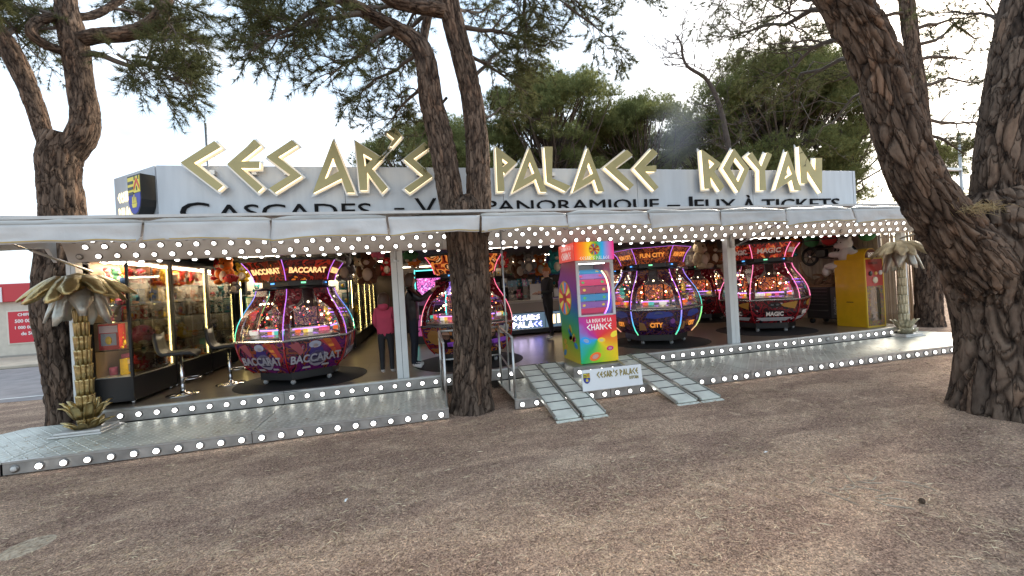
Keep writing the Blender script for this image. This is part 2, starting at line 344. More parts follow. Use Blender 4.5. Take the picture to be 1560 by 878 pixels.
# ---------------------------------------------------------------- pine trees
def bark_mat(name, c_dark, c_mid, c_light, sc=1.0):
    m = bpy.data.materials.new(name); m.use_nodes = True; MATS[name] = m; nt = m.node_tree; b = nt.nodes['Principled BSDF']; b.inputs['Roughness'].default_value = 0.92; b.inputs['Specular IOR Level'].default_value = 0.2
    tc = nt.nodes.new('ShaderNodeTexCoord'); mp = nt.nodes.new('ShaderNodeMapping'); mp.inputs['Scale'].default_value = (1, 1, 0.4); nt.links.new(tc.outputs['Object'], mp.inputs[0])
    n = nt.nodes.new('ShaderNodeTexNoise'); n.inputs['Scale'].default_value = 14*sc; n.inputs['Detail'].default_value = 8; n.inputs['Roughness'].default_value = 0.7; nt.links.new(mp.outputs[0], n.inputs['Vector'])
    at = nt.nodes.new('ShaderNodeAttribute'); at.attribute_name = 'plate'
    co = nt.nodes.new('ShaderNodeAttribute'); co.attribute_name = 'barkco'
    nd = nt.nodes.new('ShaderNodeTexNoise'); nd.inputs['Scale'].default_value = 1.6; nd.inputs['Detail'].default_value = 4; nt.links.new(co.outputs['Vector'], nd.inputs['Vector'])
    va = nt.nodes.new('ShaderNodeVectorMath'); va.operation = 'MULTIPLY_ADD'; va.inputs[1].default_value = (1.1, 1.1, 1.6); nt.links.new(nd.outputs['Color'], va.inputs[0]); nt.links.new(co.outputs['Vector'], va.inputs[2])
    vo = nt.nodes.new('ShaderNodeTexVoronoi'); vo.feature = 'DISTANCE_TO_EDGE'; vo.inputs['Scale'].default_value = 1.2; nt.links.new(va.outputs[0], vo.inputs['Vector'])
    vc = nt.nodes.new('ShaderNodeTexVoronoi'); vc.feature = 'F1'; vc.inputs['Scale'].default_value = 1.2; nt.links.new(va.outputs[0], vc.inputs['Vector'])
    fl = nt.nodes.new('ShaderNodeMapRange'); fl.inputs[1].default_value = 0.0; fl.inputs[2].default_value = 0.075; nt.links.new(vo.outputs[0], fl.inputs[0])
    sv = nt.nodes.new('ShaderNodeSeparateColor'); nt.links.new(vc.outputs['Color'], sv.inputs[0])
    ad = nt.nodes.new('ShaderNodeMath'); ad.operation = 'MULTIPLY_ADD'; ad.inputs[1].default_value = 0.55; nt.links.new(at.outputs['Fac'], ad.inputs[0])
    sb = nt.nodes.new('ShaderNodeMath'); sb.operation = 'SUBTRACT'; sb.inputs[1].default_value = 0.28; nt.links.new(n.outputs[0], sb.inputs[0]); nt.links.new(sb.outputs[0], ad.inputs[2])
    r = ramp_nodes(nt, ad.outputs[0], [(0.10, c_dark), (0.34, c_mid), (0.66, c_light), (0.92, tuple(min(1, c*1.3) for c in c_light))]); 
    tint = ramp_nodes(nt, sv.outputs[0], [(0, (0.62, 0.60, 0.60)), (0.45, (0.95, 0.92, 0.90)), (0.8, (1.12, 1.06, 1.02)), (1, (1.3, 1.12, 1.0))])
    mu = nt.nodes.new('ShaderNodeMix'); mu.data_type = 'RGBA'; mu.blend_type = 'MULTIPLY'; mu.inputs[0].default_value = 1.0; nt.links.new(r.outputs[0], mu.inputs[6]); nt.links.new(tint.outputs[0], mu.inputs[7])
    cr = ramp_nodes(nt, fl.outputs[0], [(0.0, (0.42, 0.39, 0.37)), (0.8, (1, 1, 1))]); mu2 = nt.nodes.new('ShaderNodeMix'); mu2.data_type = 'RGBA'; mu2.blend_type = 'MULTIPLY'; mu2.inputs[0].default_value = 1.0; nt.links.new(mu.outputs[2], mu2.inputs[6]); nt.links.new(cr.outputs[0], mu2.inputs[7])
    nt.links.new(mu2.outputs[2], b.inputs['Base Color'])
    n2 = nt.nodes.new('ShaderNodeTexNoise'); n2.inputs['Scale'].default_value = 45*sc; n2.inputs['Detail'].default_value = 8; n2.inputs['Roughness'].default_value = 0.7; nt.links.new(mp.outputs[0], n2.inputs['Vector'])
    bp = nt.nodes.new('ShaderNodeBump'); bp.inputs['Strength'].default_value = 0.8; bp.inputs['Distance'].default_value = 0.02; 
    hs = nt.nodes.new('ShaderNodeMath'); hs.operation = 'MULTIPLY_ADD'; hs.inputs[1].default_value = 0.45; nt.links.new(n2.outputs[0], hs.inputs[0])
    hf = nt.nodes.new('ShaderNodeMath'); hf.operation = 'MULTIPLY_ADD'; hf.inputs[1].default_value = 0.5; nt.links.new(sv.outputs[1], hf.inputs[0]); nt.links.new(fl.outputs[0], hf.inputs[2]); nt.links.new(hf.outputs[0], hs.inputs[2])
    nt.links.new(hs.outputs[0], bp.inputs['Height']); nt.links.new(bp.outputs[0], b.inputs['Normal'])
    return m
BARK = bark_mat('pine_bark', (0.020, 0.014, 0.011), (0.085, 0.061, 0.046), (0.165, 0.122, 0.092))
TWIG = mat('pine_twig', (0.10, 0.075, 0.058), 0.9, var=0.4, vscale=8)

def catmull(P, step):
    P = [np.array(p, float) for p in P]; P = [2*P[0]-P[1]] + P + [2*P[-1]-P[-2]]; out = []
    for i in range(1, len(P)-2):
        a, b_, c, d = P[i-1:i+3]; n = max(2, int(np.linalg.norm(c[:3]-b_[:3])/step))
        for k in range(n):
            t = k/n; out.append(0.5*((2*b_) + (c-a)*t + (2*a-5*b_+4*c-d)*t*t + (3*b_-a-3*c+d)*t**3))
    out.append(P[-2]); return np.array(out)
def bark_limb(V, F, A, path, step=0.03, around=64, amp=0.02, cell=0.075, seed=0.0, flare=0.0, zs=0.24):
    """tapered limb whose bark plates stand proud of deep cracks; path rows are x, y, z, radius"""
    C = catmull(path, step); base = len(V); u = None; n = len(C); s = 0.0
    for i in range(n):
        p = C[i, :3]; t = C[min(i+1, n-1), :3]-C[max(i-1, 0), :3]; t /= np.linalg.norm(t)+1e-9; r = C[i, 3]
        if u is None: u = np.cross(t, (0.3, 0.9, 0.2)); 
        u = u - t*np.dot(u, t); u /= np.linalg.norm(u); w_ = np.cross(t, u)
        if i: s += np.linalg.norm(C[i, :3]-C[i-1, :3])
        fl = 1 + flare*math.exp(-max(0, p[2])/0.22)
        for k in range(around):
            a = 2*math.pi*k/around; ca, sa = math.cos(a), math.sin(a)
            rr_ = r*fl*(1 + 0.055*mnoise.noise((ca*1.4+seed, sa*1.4, s*0.9)) + (0.10*flare*math.sin(5*a+seed)*math.exp(-max(0, p[2])/0.25)))
            q = Vector((ca*r/cell + seed*3.1, sa*r/cell, s*zs/cell))
            q0 = q.copy(); q2 = Vector((q.x*2.3, q.y*2.3, q.z*5.0)); jx = mnoise.noise(q2*0.7); jy = mnoise.noise(q2*0.7+Vector((5, 1, 2)))
            q += Vector((0.42*mnoise.noise(q*1.1)+0.16*jx, 0.42*mnoise.noise(q*1.1+Vector((5, 1, 2)))+0.16*jy, 0.9*mnoise.noise(q*0.8+Vector((2, 7, 1)))))
            d, pt = mnoise.voronoi(q); e = min(1.0, (d[1]-d[0])/0.20); e = e*e*(3-2*e)
            d2 = mnoise.voronoi(Vector((q.x*2.1+9, q.y*2.1, q.z*1.9)))[0]; e2 = min(1.0, (d2[1]-d2[0])/0.16)
            h = e*(0.66 + 0.40*mnoise.noise(pt[0]*1.7) + 0.22*mnoise.noise(q*2.2) - 0.20*(1-e2)); h = max(0.0, h)
            V.append(p + (u*ca + w_*sa)*(rr_ + amp*(h-0.6))); A.append((h, q0.x, q0.y, q0.z))
    for i in range(n-1):
        for k in range(around):
            k2 = (k+1) % around; F.append((base+i*around+k, base+i*around+k2, base+(i+1)*around+k2, base+(i+1)*around+k))
def trunk_object(name, parent, V, F, A, m=None):
    me = np_mesh(name, V, F, [m or BARK], True); A = np.array(A, dtype=np.float32); at = me.attributes.new('plate', 'FLOAT', 'POINT'); at.data.foreach_set('value', np.ascontiguousarray(A[:, 0])); at = me.attributes.new('barkco', 'FLOAT_VECTOR', 'POINT'); at.data.foreach_set('vector', np.ascontiguousarray(A[:, 1:]).ravel())
    return add(name, me, parent)
def needle_mat(name, stops, trans=0.45):
    m = bpy.data.materials.new(name); m.use_nodes = True; nt = m.node_tree; nt.nodes.clear()
    o = nt.nodes.new('ShaderNodeOutputMaterial'); d = nt.nodes.new('ShaderNodeBsdfDiffuse'); t = nt.nodes.new('ShaderNodeBsdfTranslucent'); x = nt.nodes.new('ShaderNodeMixShader'); x.inputs[0].default_value = trans
    g = nt.nodes.new('ShaderNodeNewGeometry'); tc = nt.nodes.new('ShaderNodeTexCoord'); n = nt.nodes.new('ShaderNodeTexNoise'); n.inputs['Scale'].default_value = 1.3; n.inputs['Detail'].default_value = 3; nt.links.new(tc.outputs['Object'], n.inputs['Vector'])
    a = nt.nodes.new('ShaderNodeMath'); a.operation = 'MULTIPLY_ADD'; a.inputs[1].default_value = 0.45; nt.links.new(g.outputs['Random Per Island'], a.inputs[0])
    a2 = nt.nodes.new('ShaderNodeMath'); a2.operation = 'MULTIPLY'; a2.inputs[1].default_value = 0.6; nt.links.new(n.outputs[0], a2.inputs[0]); nt.links.new(a2.outputs[0], a.inputs[2])
    r = ramp_nodes(nt, a.outputs[0], stops)
    for s in (d, t): nt.links.new(r.outputs[0], s.inputs[0])
    nt.links.new(d.outputs[0], x.inputs[1]); nt.links.new(t.outputs[0], x.inputs[2]); nt.links.new(x.outputs[0], o.inputs[0]); return m
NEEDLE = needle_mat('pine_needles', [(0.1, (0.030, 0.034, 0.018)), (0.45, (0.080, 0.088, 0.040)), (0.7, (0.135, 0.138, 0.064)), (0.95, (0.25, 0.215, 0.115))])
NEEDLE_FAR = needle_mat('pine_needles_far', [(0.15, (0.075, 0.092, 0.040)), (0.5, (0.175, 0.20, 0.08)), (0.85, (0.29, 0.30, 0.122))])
def tuft_mesh(name, P, D, rs, k=20, L=0.12, wd=0.0035, cone=0.9):
    P = np.asarray(P); D = np.asarray(D); n = len(P); D = D/(np.linalg.norm(D, axis=1, keepdims=True)+1e-9)
    d = np.repeat(D, k, 0); rnd = rs.randn(n*k, 3); d = d + rnd*cone*0.62; d /= np.linalg.norm(d, axis=1, keepdims=True)
    ln = L*(0.65+0.6*rs.rand(n*k))[:, None]; s = np.cross(d, rs.randn(n*k, 3)); s /= np.linalg.norm(s, axis=1, keepdims=True)+1e-9
    base = np.repeat(P, k, 0) - d*0.01; 
    droop = np.zeros_like(d); droop[:, 2] = -0.12
    V = np.stack([base - s*wd, base + s*wd, base + (d+droop*0.6)*ln], 1).reshape(-1, 3)
    return V, np.arange(n*k*3).reshape(-1, 3)
class Crown:
    def __init__(s, seed): s.rs = np.random.RandomState(seed); s.r = random.Random(seed); s.b = MB(); s.P = []; s.D = []
    def path(s, p0, p1, sag=0.0, wob=0.06, n=7):
        p0, p1 = Vector(p0), Vector(p1); L = (p1-p0).length; o = Vector((s.r.uniform(0, 50), 0, 0)); out = []
        for i in range(n):
            t = i/(n-1); q = p0.lerp(p1, t); e = math.sin(math.pi*t)
            q += wob*L*e*Vector((mnoise.noise(o+Vector((t*3, 0, 0))), mnoise.noise(o+Vector((0, t*3, 9))), mnoise.noise(o+Vector((4, 2, t*3))))); q.z += sag*L*4*t*(1-t); out.append(q)
        return out
    def tuft(s, p, d): s.P.append(tuple(p)); s.D.append(tuple(d))
    def twig(s, p, d, L, r, tufts=4):
        q = s.path(p, Vector(p)+d*L, 0.05, 0.12, 4); s.b.tube(q, [r, r*.8, r*.6, r*.4], TWIG, 4, False)
        for k in range(tufts):
            t = 0.35 + 0.65*(k+s.r.random()*0.6)/tufts; i = min(2, int(t*3)); pt = q[i].lerp(q[i+1], min(1, t*3-i)); dd = (q[i+1]-q[i]).normalized()
            s.tuft(pt, dd*0.8 + Vector((s.r.gauss(0, .35), s.r.gauss(0, .35), 0.30+s.r.gauss(0, .3))))
    def spray(s, p0, p1, r0=0.03, nsub=9, spread=0.5, tw=5, tl=0.28, sag=0.03, wob=0.08, start=0.22, flat=0.55, tufts=4):
        """a limb with side branches and needle-bearing twigs"""
        main = s.path(p0, p1, sag, wob, 9); L = (Vector(p1)-Vector(p0)).length
        s.b.tube(main, [r0*(1-0.8*i/8) for i in range(9)], TWIG, 6, False)
        for k in range(nsub):
            t = start + (1-start)*(k+s.r.random()*0.8)/nsub; t = min(t, .995); i = min(7, int(t*8)); p = main[i].lerp(main[i+1], t*8-i); d = (main[i+1]-main[i]).normalized()
            side = Vector((s.r.gauss(0, 1), s.r.gauss(0, 1), s.r.gauss(0, flat))); side = (side - d*side.dot(d)).normalized()
            dd = (d*0.75 + side*(0.8 if s.r.random() < .85 else -0.8)).normalized(); Ls = L*spread*(1.05-0.55*t)*s.r.uniform(.65, 1.25)
            sub = s.path(p, p+dd*Ls, 0.03, 0.15, 6); rr = r0*(0.42-0.2*t); s.b.tube(sub, [max(.0035, rr*(1-.75*j/5)) for j in range(6)], TWIG, 5, False)
            for j in range(tw):
                u = 0.25+0.75*(j+s.r.random()*.8)/tw; u = min(u, .99); jj = min(4, int(u*5)); q = sub[jj].lerp(sub[jj+1], u*5-jj); e = (sub[jj+1]-sub[jj]).normalized()
                sd = Vector((s.r.gauss(0, 1), s.r.gauss(0, 1), s.r.gauss(0.15, flat))); sd = (sd-e*sd.dot(e)).normalized(); s.twig(q, (e*.7+sd*.75).normalized(), tl*s.r.uniform(.6, 1.3), 0.0045, tufts)
            s.twig(sub[-1], (sub[-1]-sub[-2]).normalized(), tl, 0.004, tufts)
        s.twig(main[-1], (main[-1]-main[-2]).normalized(), tl, 0.004, tufts)
    def finish(s, parent, k=20, L=0.12, wd=0.0035, m=None, cone=0.9):
        s.b.build('branches', parent)
        if not s.P: return
        V, F = tuft_mesh('crown', s.P, s.D, s.rs, k, L, wd, cone); add('crown', np_mesh('crown', V, F, [m or NEEDLE]), parent, kind='stuff')
def pxr(p, r): return (*p, r)
# small things lying on the soil
cb = MB(); cm = mat('cone_brown', (.10, .06, .035), .85, var=.4, vscale=60)
for i in range(7):
    for k in range(8): a = 2*math.pi*(k+.5*(i % 2))/8; r_ = .026*math.sin(.5+i*.36); cb.ball((-.04+i*.012, r_*math.cos(a), .026+r_*math.sin(a)), (.009, .008, .008), cm, 5, 4)
cb.ball((-.005, 0, .026), (.035, .018, .018), cm, 8, 6); cone = cb.mesh('pine_cone')
for p, rz, lab in (((3.17, 2.05, 0.0), .6, 'small dark pine cone lying by the bared roots at the right'),):
    add('pine_cone', cone, None, (p[0], p[1], gh(p[0], p[1])), (0, 0, rz), .55, lab, 'pine cone')
for p, rz, lab in (((2.93, 3.06, 0.0), .3, 'crumpled white paper scrap lying on the soil at the right'), ((-0.62, 3.43, 0.0), 1.4, 'tiny white paper scrap lying on the soil at the left')):
    b = MB(); b.add([(-.035, -.01, .004), (-.01, -.014, .012), (.012, -.008, .005), (.034, -.013, .013), (.036, .008, .006), (.01, .012, .016), (-.012, .010, .006), (-.03, .012, .012)], [(0, 1, 6, 7), (1, 2, 5, 6), (2, 3, 4, 5)], mat('scrap_white', (.75, .73, .70), .7)); b.build('paper_scrap', None, loc=(p[0], p[1], gh(p[0], p[1])+.003), rot=(0, 0, rz), scale=.7, label=lab, cat='paper')
# --- middle pine: two stems rising through the awning
t = empty('pine_tree', (0.60, 5.45, 0), 0, 'forked pine in the middle whose two stems rise through the awning', 'tree')
def loc(t, rows): o = t.location; return [(r[0]-o.x, r[1]-o.y, r[2]-o.z, r[3]) for r in rows]
def lp(t, p): return tuple(Vector(p) - t.location)
V, F, A = [], [], []
bark_limb(V, F, A, loc(t, [pxr((0.64, 5.45, -0.14), .25), pxr((0.66, 5.45, 0.21), .245), pxr((0.7, 5.45, 1.07), .25), pxr((0.71, 5.45, 1.77), .262), pxr((0.7, 5.45, 2.29), .27), pxr((0.71, 5.45, 2.64), .24), pxr((0.71, 5.45, 2.82), .16)]), 0.02, 140, 0.040, 0.088, 1.0, 0.24)
bark_limb(V, F, A, loc(t, [pxr((0.61, 5.45, 2.12), .14), pxr((0.55, 5.45, 2.56), .165), pxr((0.45, 5.45, 3.47), .166), pxr((0.35, 5.45, 4.04), .15), pxr((0.3, 5.45, 4.61), .14), pxr((0.15, 5.45, 4.86), .115), pxr((-0.24, 5.4, 5.04), .085), pxr((-0.64, 5.3, 5.18), .075), pxr((-1.21, 5.2, 5.44), .06)]), 0.03, 80, 0.024, 0.062, 2.3)
bark_limb(V, F, A, loc(t, [pxr((0.79, 5.45, 2.12), .14), pxr((0.88, 5.45, 2.55), .165), pxr((0.92, 5.47, 3.49), .155), pxr((0.89, 5.5, 4.17), .145), pxr((0.8, 5.5, 4.67), .14), pxr((0.72, 5.5, 5.06), .14), pxr((0.65, 5.5, 5.45), .14), pxr((0.62, 5.5, 5.97), .13), pxr((0.71, 5.5, 6.86), .11)]), 0.03, 80, 0.024, 0.062, 4.1)
bark_limb(V, F, A, loc(t, [pxr((0.7, 5.5, 5.28), .09), pxr((0.44, 5.45, 5.28), .095), pxr((0.15, 5.4, 5.26), .085), pxr((-0.11, 5.3, 5.26), .08), pxr((-0.48, 5.2, 5.52), .06)]), 0.03, 56, 0.018, 0.055, 5.2)
bark_limb(V, F, A, loc(t, [pxr((0.28, 5.45, 4.74), .05), pxr((0.33, 5.6, 5.09), .06), pxr((0.41, 5.7, 5.39), .055), pxr((0.6, 5.8, 5.84), .05)]), 0.03, 40, 0.014, 0.05, 6.2)
trunk_object('trunk', t, V, F, A)
c = Crown(11); o = t.location
def sp(p0, p1, **k): c.spray(lp(t, p0), lp(t, p1), **k)
sp((-0.07, 5.4, 4.96), (-0.82, 5.0, 4.07), r0=.035, nsub=10, tw=5)
sp((-0.38, 5.4, 5.1), (-1.28, 4.8, 4.36), r0=.04, nsub=13, tw=6)
sp((-0.64, 5.3, 5.18), (-1.51, 4.7, 4.14), r0=.04, nsub=12, tw=5, spread=.4)
sp((-0.79, 5.2, 5.25), (-1.54, 5.0, 4.92), r0=.04, nsub=13, tw=6)
sp((-1.21, 5.2, 5.44), (-1.79, 5.4, 4.79), r0=.03, nsub=9, tw=5)
sp((0.24, 5.5, 4.72), (-0.65, 5.9, 4.26), r0=.03, nsub=10, tw=5)
sp((0.31, 5.5, 4.38), (-0.26, 6.2, 4.04), r0=.03, nsub=9, tw=5, spread=.45)
sp((0.52, 5.7, 5.67), (-0.1, 6.6, 5.42), r0=.035, nsub=12, tw=6)
sp((0.41, 5.7, 5.39), (-0.51, 6.8, 5.4), r0=.035, nsub=12, tw=6)
sp((0.55, 5.5, 4.14), (0.21, 6.6, 3.95), r0=.02, nsub=6, tw=4)
sp((0.8, 5.5, 4.76), (1.79, 6.0, 4.52), r0=.03, nsub=10, tw=5)
sp((0.78, 5.5, 5.11), (1.93, 5.4, 4.88), r0=.035, nsub=12, tw=6)
sp((0.93, 5.6, 4.47), (1.82, 6.3, 5.5), r0=.03, nsub=9, tw=5)
sp((0.94, 5.6, 3.93), (2.0, 6.8, 4.52), r0=.02, nsub=6, tw=4)
sp((0.66, 5.5, 5.63), (2.46, 5.0, 5.29), r0=.045, nsub=14, tw=6, spread=.42)
sp((0.74, 5.5, 5.99), (3.12, 4.8, 5.47), r0=.05, nsub=15, tw=6, spread=.38)
sp((2.13, 5.1, 5.28), (2.72, 4.7, 4.49), r0=.02, nsub=8, tw=5)
sp((1.62, 5.2, 5.34), (1.64, 5.4, 4.68), r0=.025, nsub=9, tw=5)
sp((0.29, 5.5, 5.59), (-0.94, 6.3, 6.41), r0=.04, nsub=12, tw=6)
sp((0.12, 5.6, 5.47), (-1.26, 6.8, 5.7), r0=.035, nsub=12, tw=6)
sp((0.74, 5.6, 5.8), (1.84, 7.0, 6.84), r0=.035, nsub=12, tw=6)
sp((0.72, 5.6, 5.35), (1.53, 6.8, 6.22), r0=.03, nsub=10, tw=6)
c.finish(t, 18, 0.115, 0.0032)
# --- left pine, forked, with a crooked limb
t = empty('pine_tree', (-5.0, 7.3, 0), 0, 'crooked forked pine standing behind the left golden palm', 'tree')
V, F, A = [], [], []
bark_limb(V, F, A, loc(t, [pxr((-4.94, 7.3, -0.2), .25), pxr((-4.95, 7.3, 0.23), .24), pxr((-5.02, 7.3, 1.0), .235), pxr((-5.06, 7.3, 1.76), .245), pxr((-4.98, 7.3, 2.42), .24), pxr((-4.91, 7.3, 2.99), .245), pxr((-4.92, 7.3, 3.56), .24), pxr((-4.89, 7.3, 3.9), .25), pxr((-4.83, 7.3, 4.18), .2)]), 0.028, 90, 0.034, 0.085, 8.0, 0.12)
bark_limb(V, F, A, loc(t, [pxr((-4.9, 7.3, 3.71), .15), pxr((-4.64, 7.3, 4.12), .18), pxr((-4.56, 7.3, 4.43), .168), pxr((-4.6, 7.3, 5.01), .155), pxr((-4.63, 7.3, 5.44), .165), pxr((-4.67, 7.3, 5.77), .155), pxr((-4.71, 7.3, 6.15), .125), pxr((-4.72, 7.3, 6.82), .11), pxr((-4.65, 7.3, 7.69), .09)]), 0.03, 72, 0.022, 0.06, 9.3)
bark_limb(V, F, A, loc(t, [pxr((-4.96, 7.3, 3.66), .13), pxr((-5.06, 7.3, 4.14), .105), pxr((-5.2, 7.3, 4.76), .11), pxr((-5.4, 7.3, 5.36), .12), pxr((-5.67, 7.3, 5.87), .11), pxr((-5.97, 7.3, 6.39), .09)]), 0.03, 60, 0.018, 0.055, 3.3)
bark_limb(V, F, A, loc(t, [pxr((-4.62, 7.3, 5.56), .10), pxr((-4.28, 7.2, 5.6), .10), pxr((-3.9, 7.1, 5.6), .10), pxr((-3.56, 7.0, 5.66), .10), pxr((-3.33, 6.9, 5.81), .095), pxr((-3.25, 6.9, 6.07), .085), pxr((-3.25, 6.9, 6.59), .07)]), 0.03, 56, 0.017, 0.055, 7.7)
bark_limb(V, F, A, loc(t, [pxr((-4.71, 7.3, 5.37), .06), pxr((-4.83, 7.1, 5.36), .062), pxr((-4.93, 7.0, 5.45), .062), pxr((-4.93, 7.1, 5.68), .06), pxr((-4.78, 7.2, 5.84), .055)]), 0.03, 44, 0.012, 0.05, 1.7)
bark_limb(V, F, A, loc(t, [pxr((-4.63, 7.3, 5.91), .05), pxr((-4.52, 7.5, 6.07), .055), pxr((-4.42, 7.7, 6.33), .05), pxr((-4.25, 7.8, 6.6), .045)]), 0.03, 40, 0.012, 0.05, 1.2)
trunk_object('trunk', t, V, F, A)
c = Crown(21)
sp((-4.47, 7.3, 5.39), (-2.82, 6.6, 4.65), r0=.045, nsub=16, tw=6, spread=.34, start=.35)
sp((-3.78, 7.0, 5.23), (-3.22, 7.3, 5.21), r0=.025, nsub=11, tw=6)
sp((-4.0, 7.1, 5.29), (-3.21, 6.6, 4.51), r0=.02, nsub=8, tw=5)
sp((-3.9, 7.1, 5.52), (-3.22, 7.5, 5.81), r0=.03, nsub=13, tw=6)
sp((-3.37, 6.9, 5.82), (-2.85, 6.4, 5.12), r0=.025, nsub=9, tw=5)
sp((-4.42, 7.7, 6.33), (-3.9, 8.2, 6.52), r0=.03, nsub=12, tw=6)
sp((-3.24, 6.9, 6.12), (-2.82, 6.4, 5.59), r0=.025, nsub=8, tw=5)
sp((-4.42, 7.7, 6.33), (-4.49, 8.6, 7.07), r0=.03, nsub=11, tw=6)
sp((-5.47, 7.3, 5.52), (-5.79, 8.4, 6.58), r0=.035, nsub=12, tw=6)
sp((-5.67, 7.3, 5.87), (-6.28, 8.8, 6.35), r0=.03, nsub=12, tw=6)
sp((-5.78, 7.3, 5.95), (-4.82, 6.6, 5.66), r0=.03, nsub=12, tw=6)
sp((-4.78, 7.2, 5.84), (-5.85, 7.9, 6.35), r0=.03, nsub=12, tw=6)
sp((-4.88, 7.4, 5.82), (-6.16, 8.5, 5.96), r0=.025, nsub=9, tw=5)
c.finish(t, 16, 0.125, 0.0034)
# --- right foreground pine, massive fork
t = empty('pine_tree', (5.95, 3.0, 0), 0, 'massive forked pine with deeply cracked bark in the right foreground', 'tree')
V, F, A = [], [], []
bark_limb(V, F, A, loc(t, [pxr((5.95, 3.0, -0.29), .47), pxr((5.98, 3.0, 0.0), .455), pxr((6.01, 3.0, 0.44), .445), pxr((6.05, 3.0, 0.85), .445), pxr((6.03, 3.0, 1.26), .47), pxr((5.96, 3.0, 1.61), .47), pxr((5.89, 3.0, 1.98), .38), pxr((5.84, 3.0, 2.29), .2)]), 0.016, 230, 0.062, 0.135, 2.0, 0.10, 0.24)
bark_limb(V, F, A, loc(t, [pxr((5.7, 3.0, 1.42), .30), pxr((5.2, 3.0, 1.93), .235), pxr((4.89, 3.0, 2.28), .215), pxr((4.72, 3.0, 2.55), .205), pxr((4.52, 3.0, 3.06), .19), pxr((4.36, 3.0, 3.54), .19), pxr((4.05, 3.0, 4.01), .185), pxr((3.77, 3.0, 4.34), .17), pxr((3.3, 3.0, 4.81), .15)]), 0.018, 150, 0.045, 0.095, 5.0)
bark_limb(V, F, A, loc(t, [pxr((5.95, 3.0, 1.54), .30), pxr((6.02, 3.0, 2.08), .275), pxr((6.07, 3.0, 2.54), .25), pxr((6.22, 3.0, 3.12), .25), pxr((6.39, 3.0, 3.71), .24), pxr((6.59, 3.0, 4.33), .23), pxr((6.86, 3.0, 4.99), .2), pxr((7.11, 3.0, 5.82), .17)]), 0.018, 150, 0.045, 0.095, 7.0)
trunk_object('trunk', t, V, F, A)
tf = MB(); rr = random.Random(2); gm = mat('dry_grass', (0.42, 0.31, 0.15), 0.9, var=0.4)
p0 = Vector((5.11, 2.72, 2.06)) - t.location
for i in range(160):
    q = p0 + Vector((rr.gauss(0, .10), rr.gauss(0, .06), rr.gauss(0, .02))); d = Vector((rr.gauss(0, .5), rr.gauss(-.5, .4), rr.gauss(.1, .4))); tf.tube([q, q+d*.05, q+d*.10+Vector((0, 0, -.02))], [.0025, .002, .0006], gm, 3, False)
tf.build('needle_nest', t, label='dry straw-coloured needles caught in the fork', kind='stuff')
c = Crown(31)
sp((4.18, 3.1, 4.03), (4.67, 5.0, 4.95), r0=.035, nsub=13, tw=5, spread=.36, tufts=3)
sp((4.25, 3.1, 3.84), (4.89, 4.6, 4.19), r0=.03, nsub=11, tw=5, spread=.4, tufts=3)
sp((4.54, 3.2, 3.66), (5.96, 5.5, 4.39), r0=.03, nsub=8, tw=4, spread=.35, tufts=2)
sp((3.96, 3.1, 4.25), (4.03, 4.6, 5.26), r0=.035, nsub=14, tw=5, spread=.36, tufts=3)
sp((4.03, 3.1, 4.14), (6.05, 6.0, 6.11), r0=.03, nsub=12, tw=5, tufts=3)
sp((4.88, 3.3, 3.47), (7.77, 6.5, 4.09), r0=.02, nsub=6, tw=3, tufts=2)
sp((7.1, 3.2, 4.21), (7.87, 4.6, 5.36), r0=.03, nsub=8, tw=4, spread=.3, tufts=2)
sp((7.25, 3.2, 4.68), (7.96, 4.4, 5.72), r0=.03, nsub=9, tw=5, tufts=3)
c.finish(t, 17, 0.115, 0.0028)
# --- pine standing behind the right palm
t = empty('pine_tree', (12.3, 7.6, 0), 0, 'thinner pine standing beside the bamboo fence behind the right palm', 'tree')
V, F, A = [], [], []
bark_limb(V, F, A, loc(t, [pxr((12.32, 7.6, -0.24), .27), pxr((12.33, 7.6, 0.44), .26), pxr((12.37, 7.6, 1.58), .25), pxr((12.47, 7.6, 3.21), .22), pxr((12.42, 7.6, 4.84), .19), pxr((12.32, 7.6, 6.36), .165), pxr((12.14, 7.6, 8.06), .15), pxr((12.06, 7.6, 9.34), .13), pxr((12.07, 7.6, 11.11), .1)]), 0.035, 72, 0.03, 0.085, 3.0, 0.1)
trunk_object('trunk', t, V, F, A)
c = Crown(41)
for (a, b_) in ((((12.19, 7.6, 7.26)), (13.69, 7.0, 7.49)), ((12.23, 7.6, 6.94), (16.58, 8.3, 7.96)), ((12.29, 7.6, 6.54), (15.28, 8.0, 6.95)), ((12.37, 7.6, 5.97), (14.33, 7.4, 6.06)), ((12.42, 7.6, 5.16), (16.54, 8.6, 5.34)), ((12.44, 7.6, 4.84), (13.13, 7.2, 4.15))):
    sp(a, b_, r0=.05, nsub=9, tw=4, spread=.3, tl=.3, tufts=3)
for (a, b_) in (((12.12, 7.6, 7.73), (10.13, 8.5, 7.47)), ((12.1, 7.6, 8.06), (10.15, 9.0, 8.82)), ((12.29, 7.6, 6.62), (11.58, 9.4, 6.81)), ((12.07, 7.6, 8.54), (11.49, 8.6, 9.73))):
    sp(a, b_, r0=.05, nsub=12, tw=5, spread=.33, tl=.32, tufts=3)
c.finish(t, 15, 0.16, 0.005)
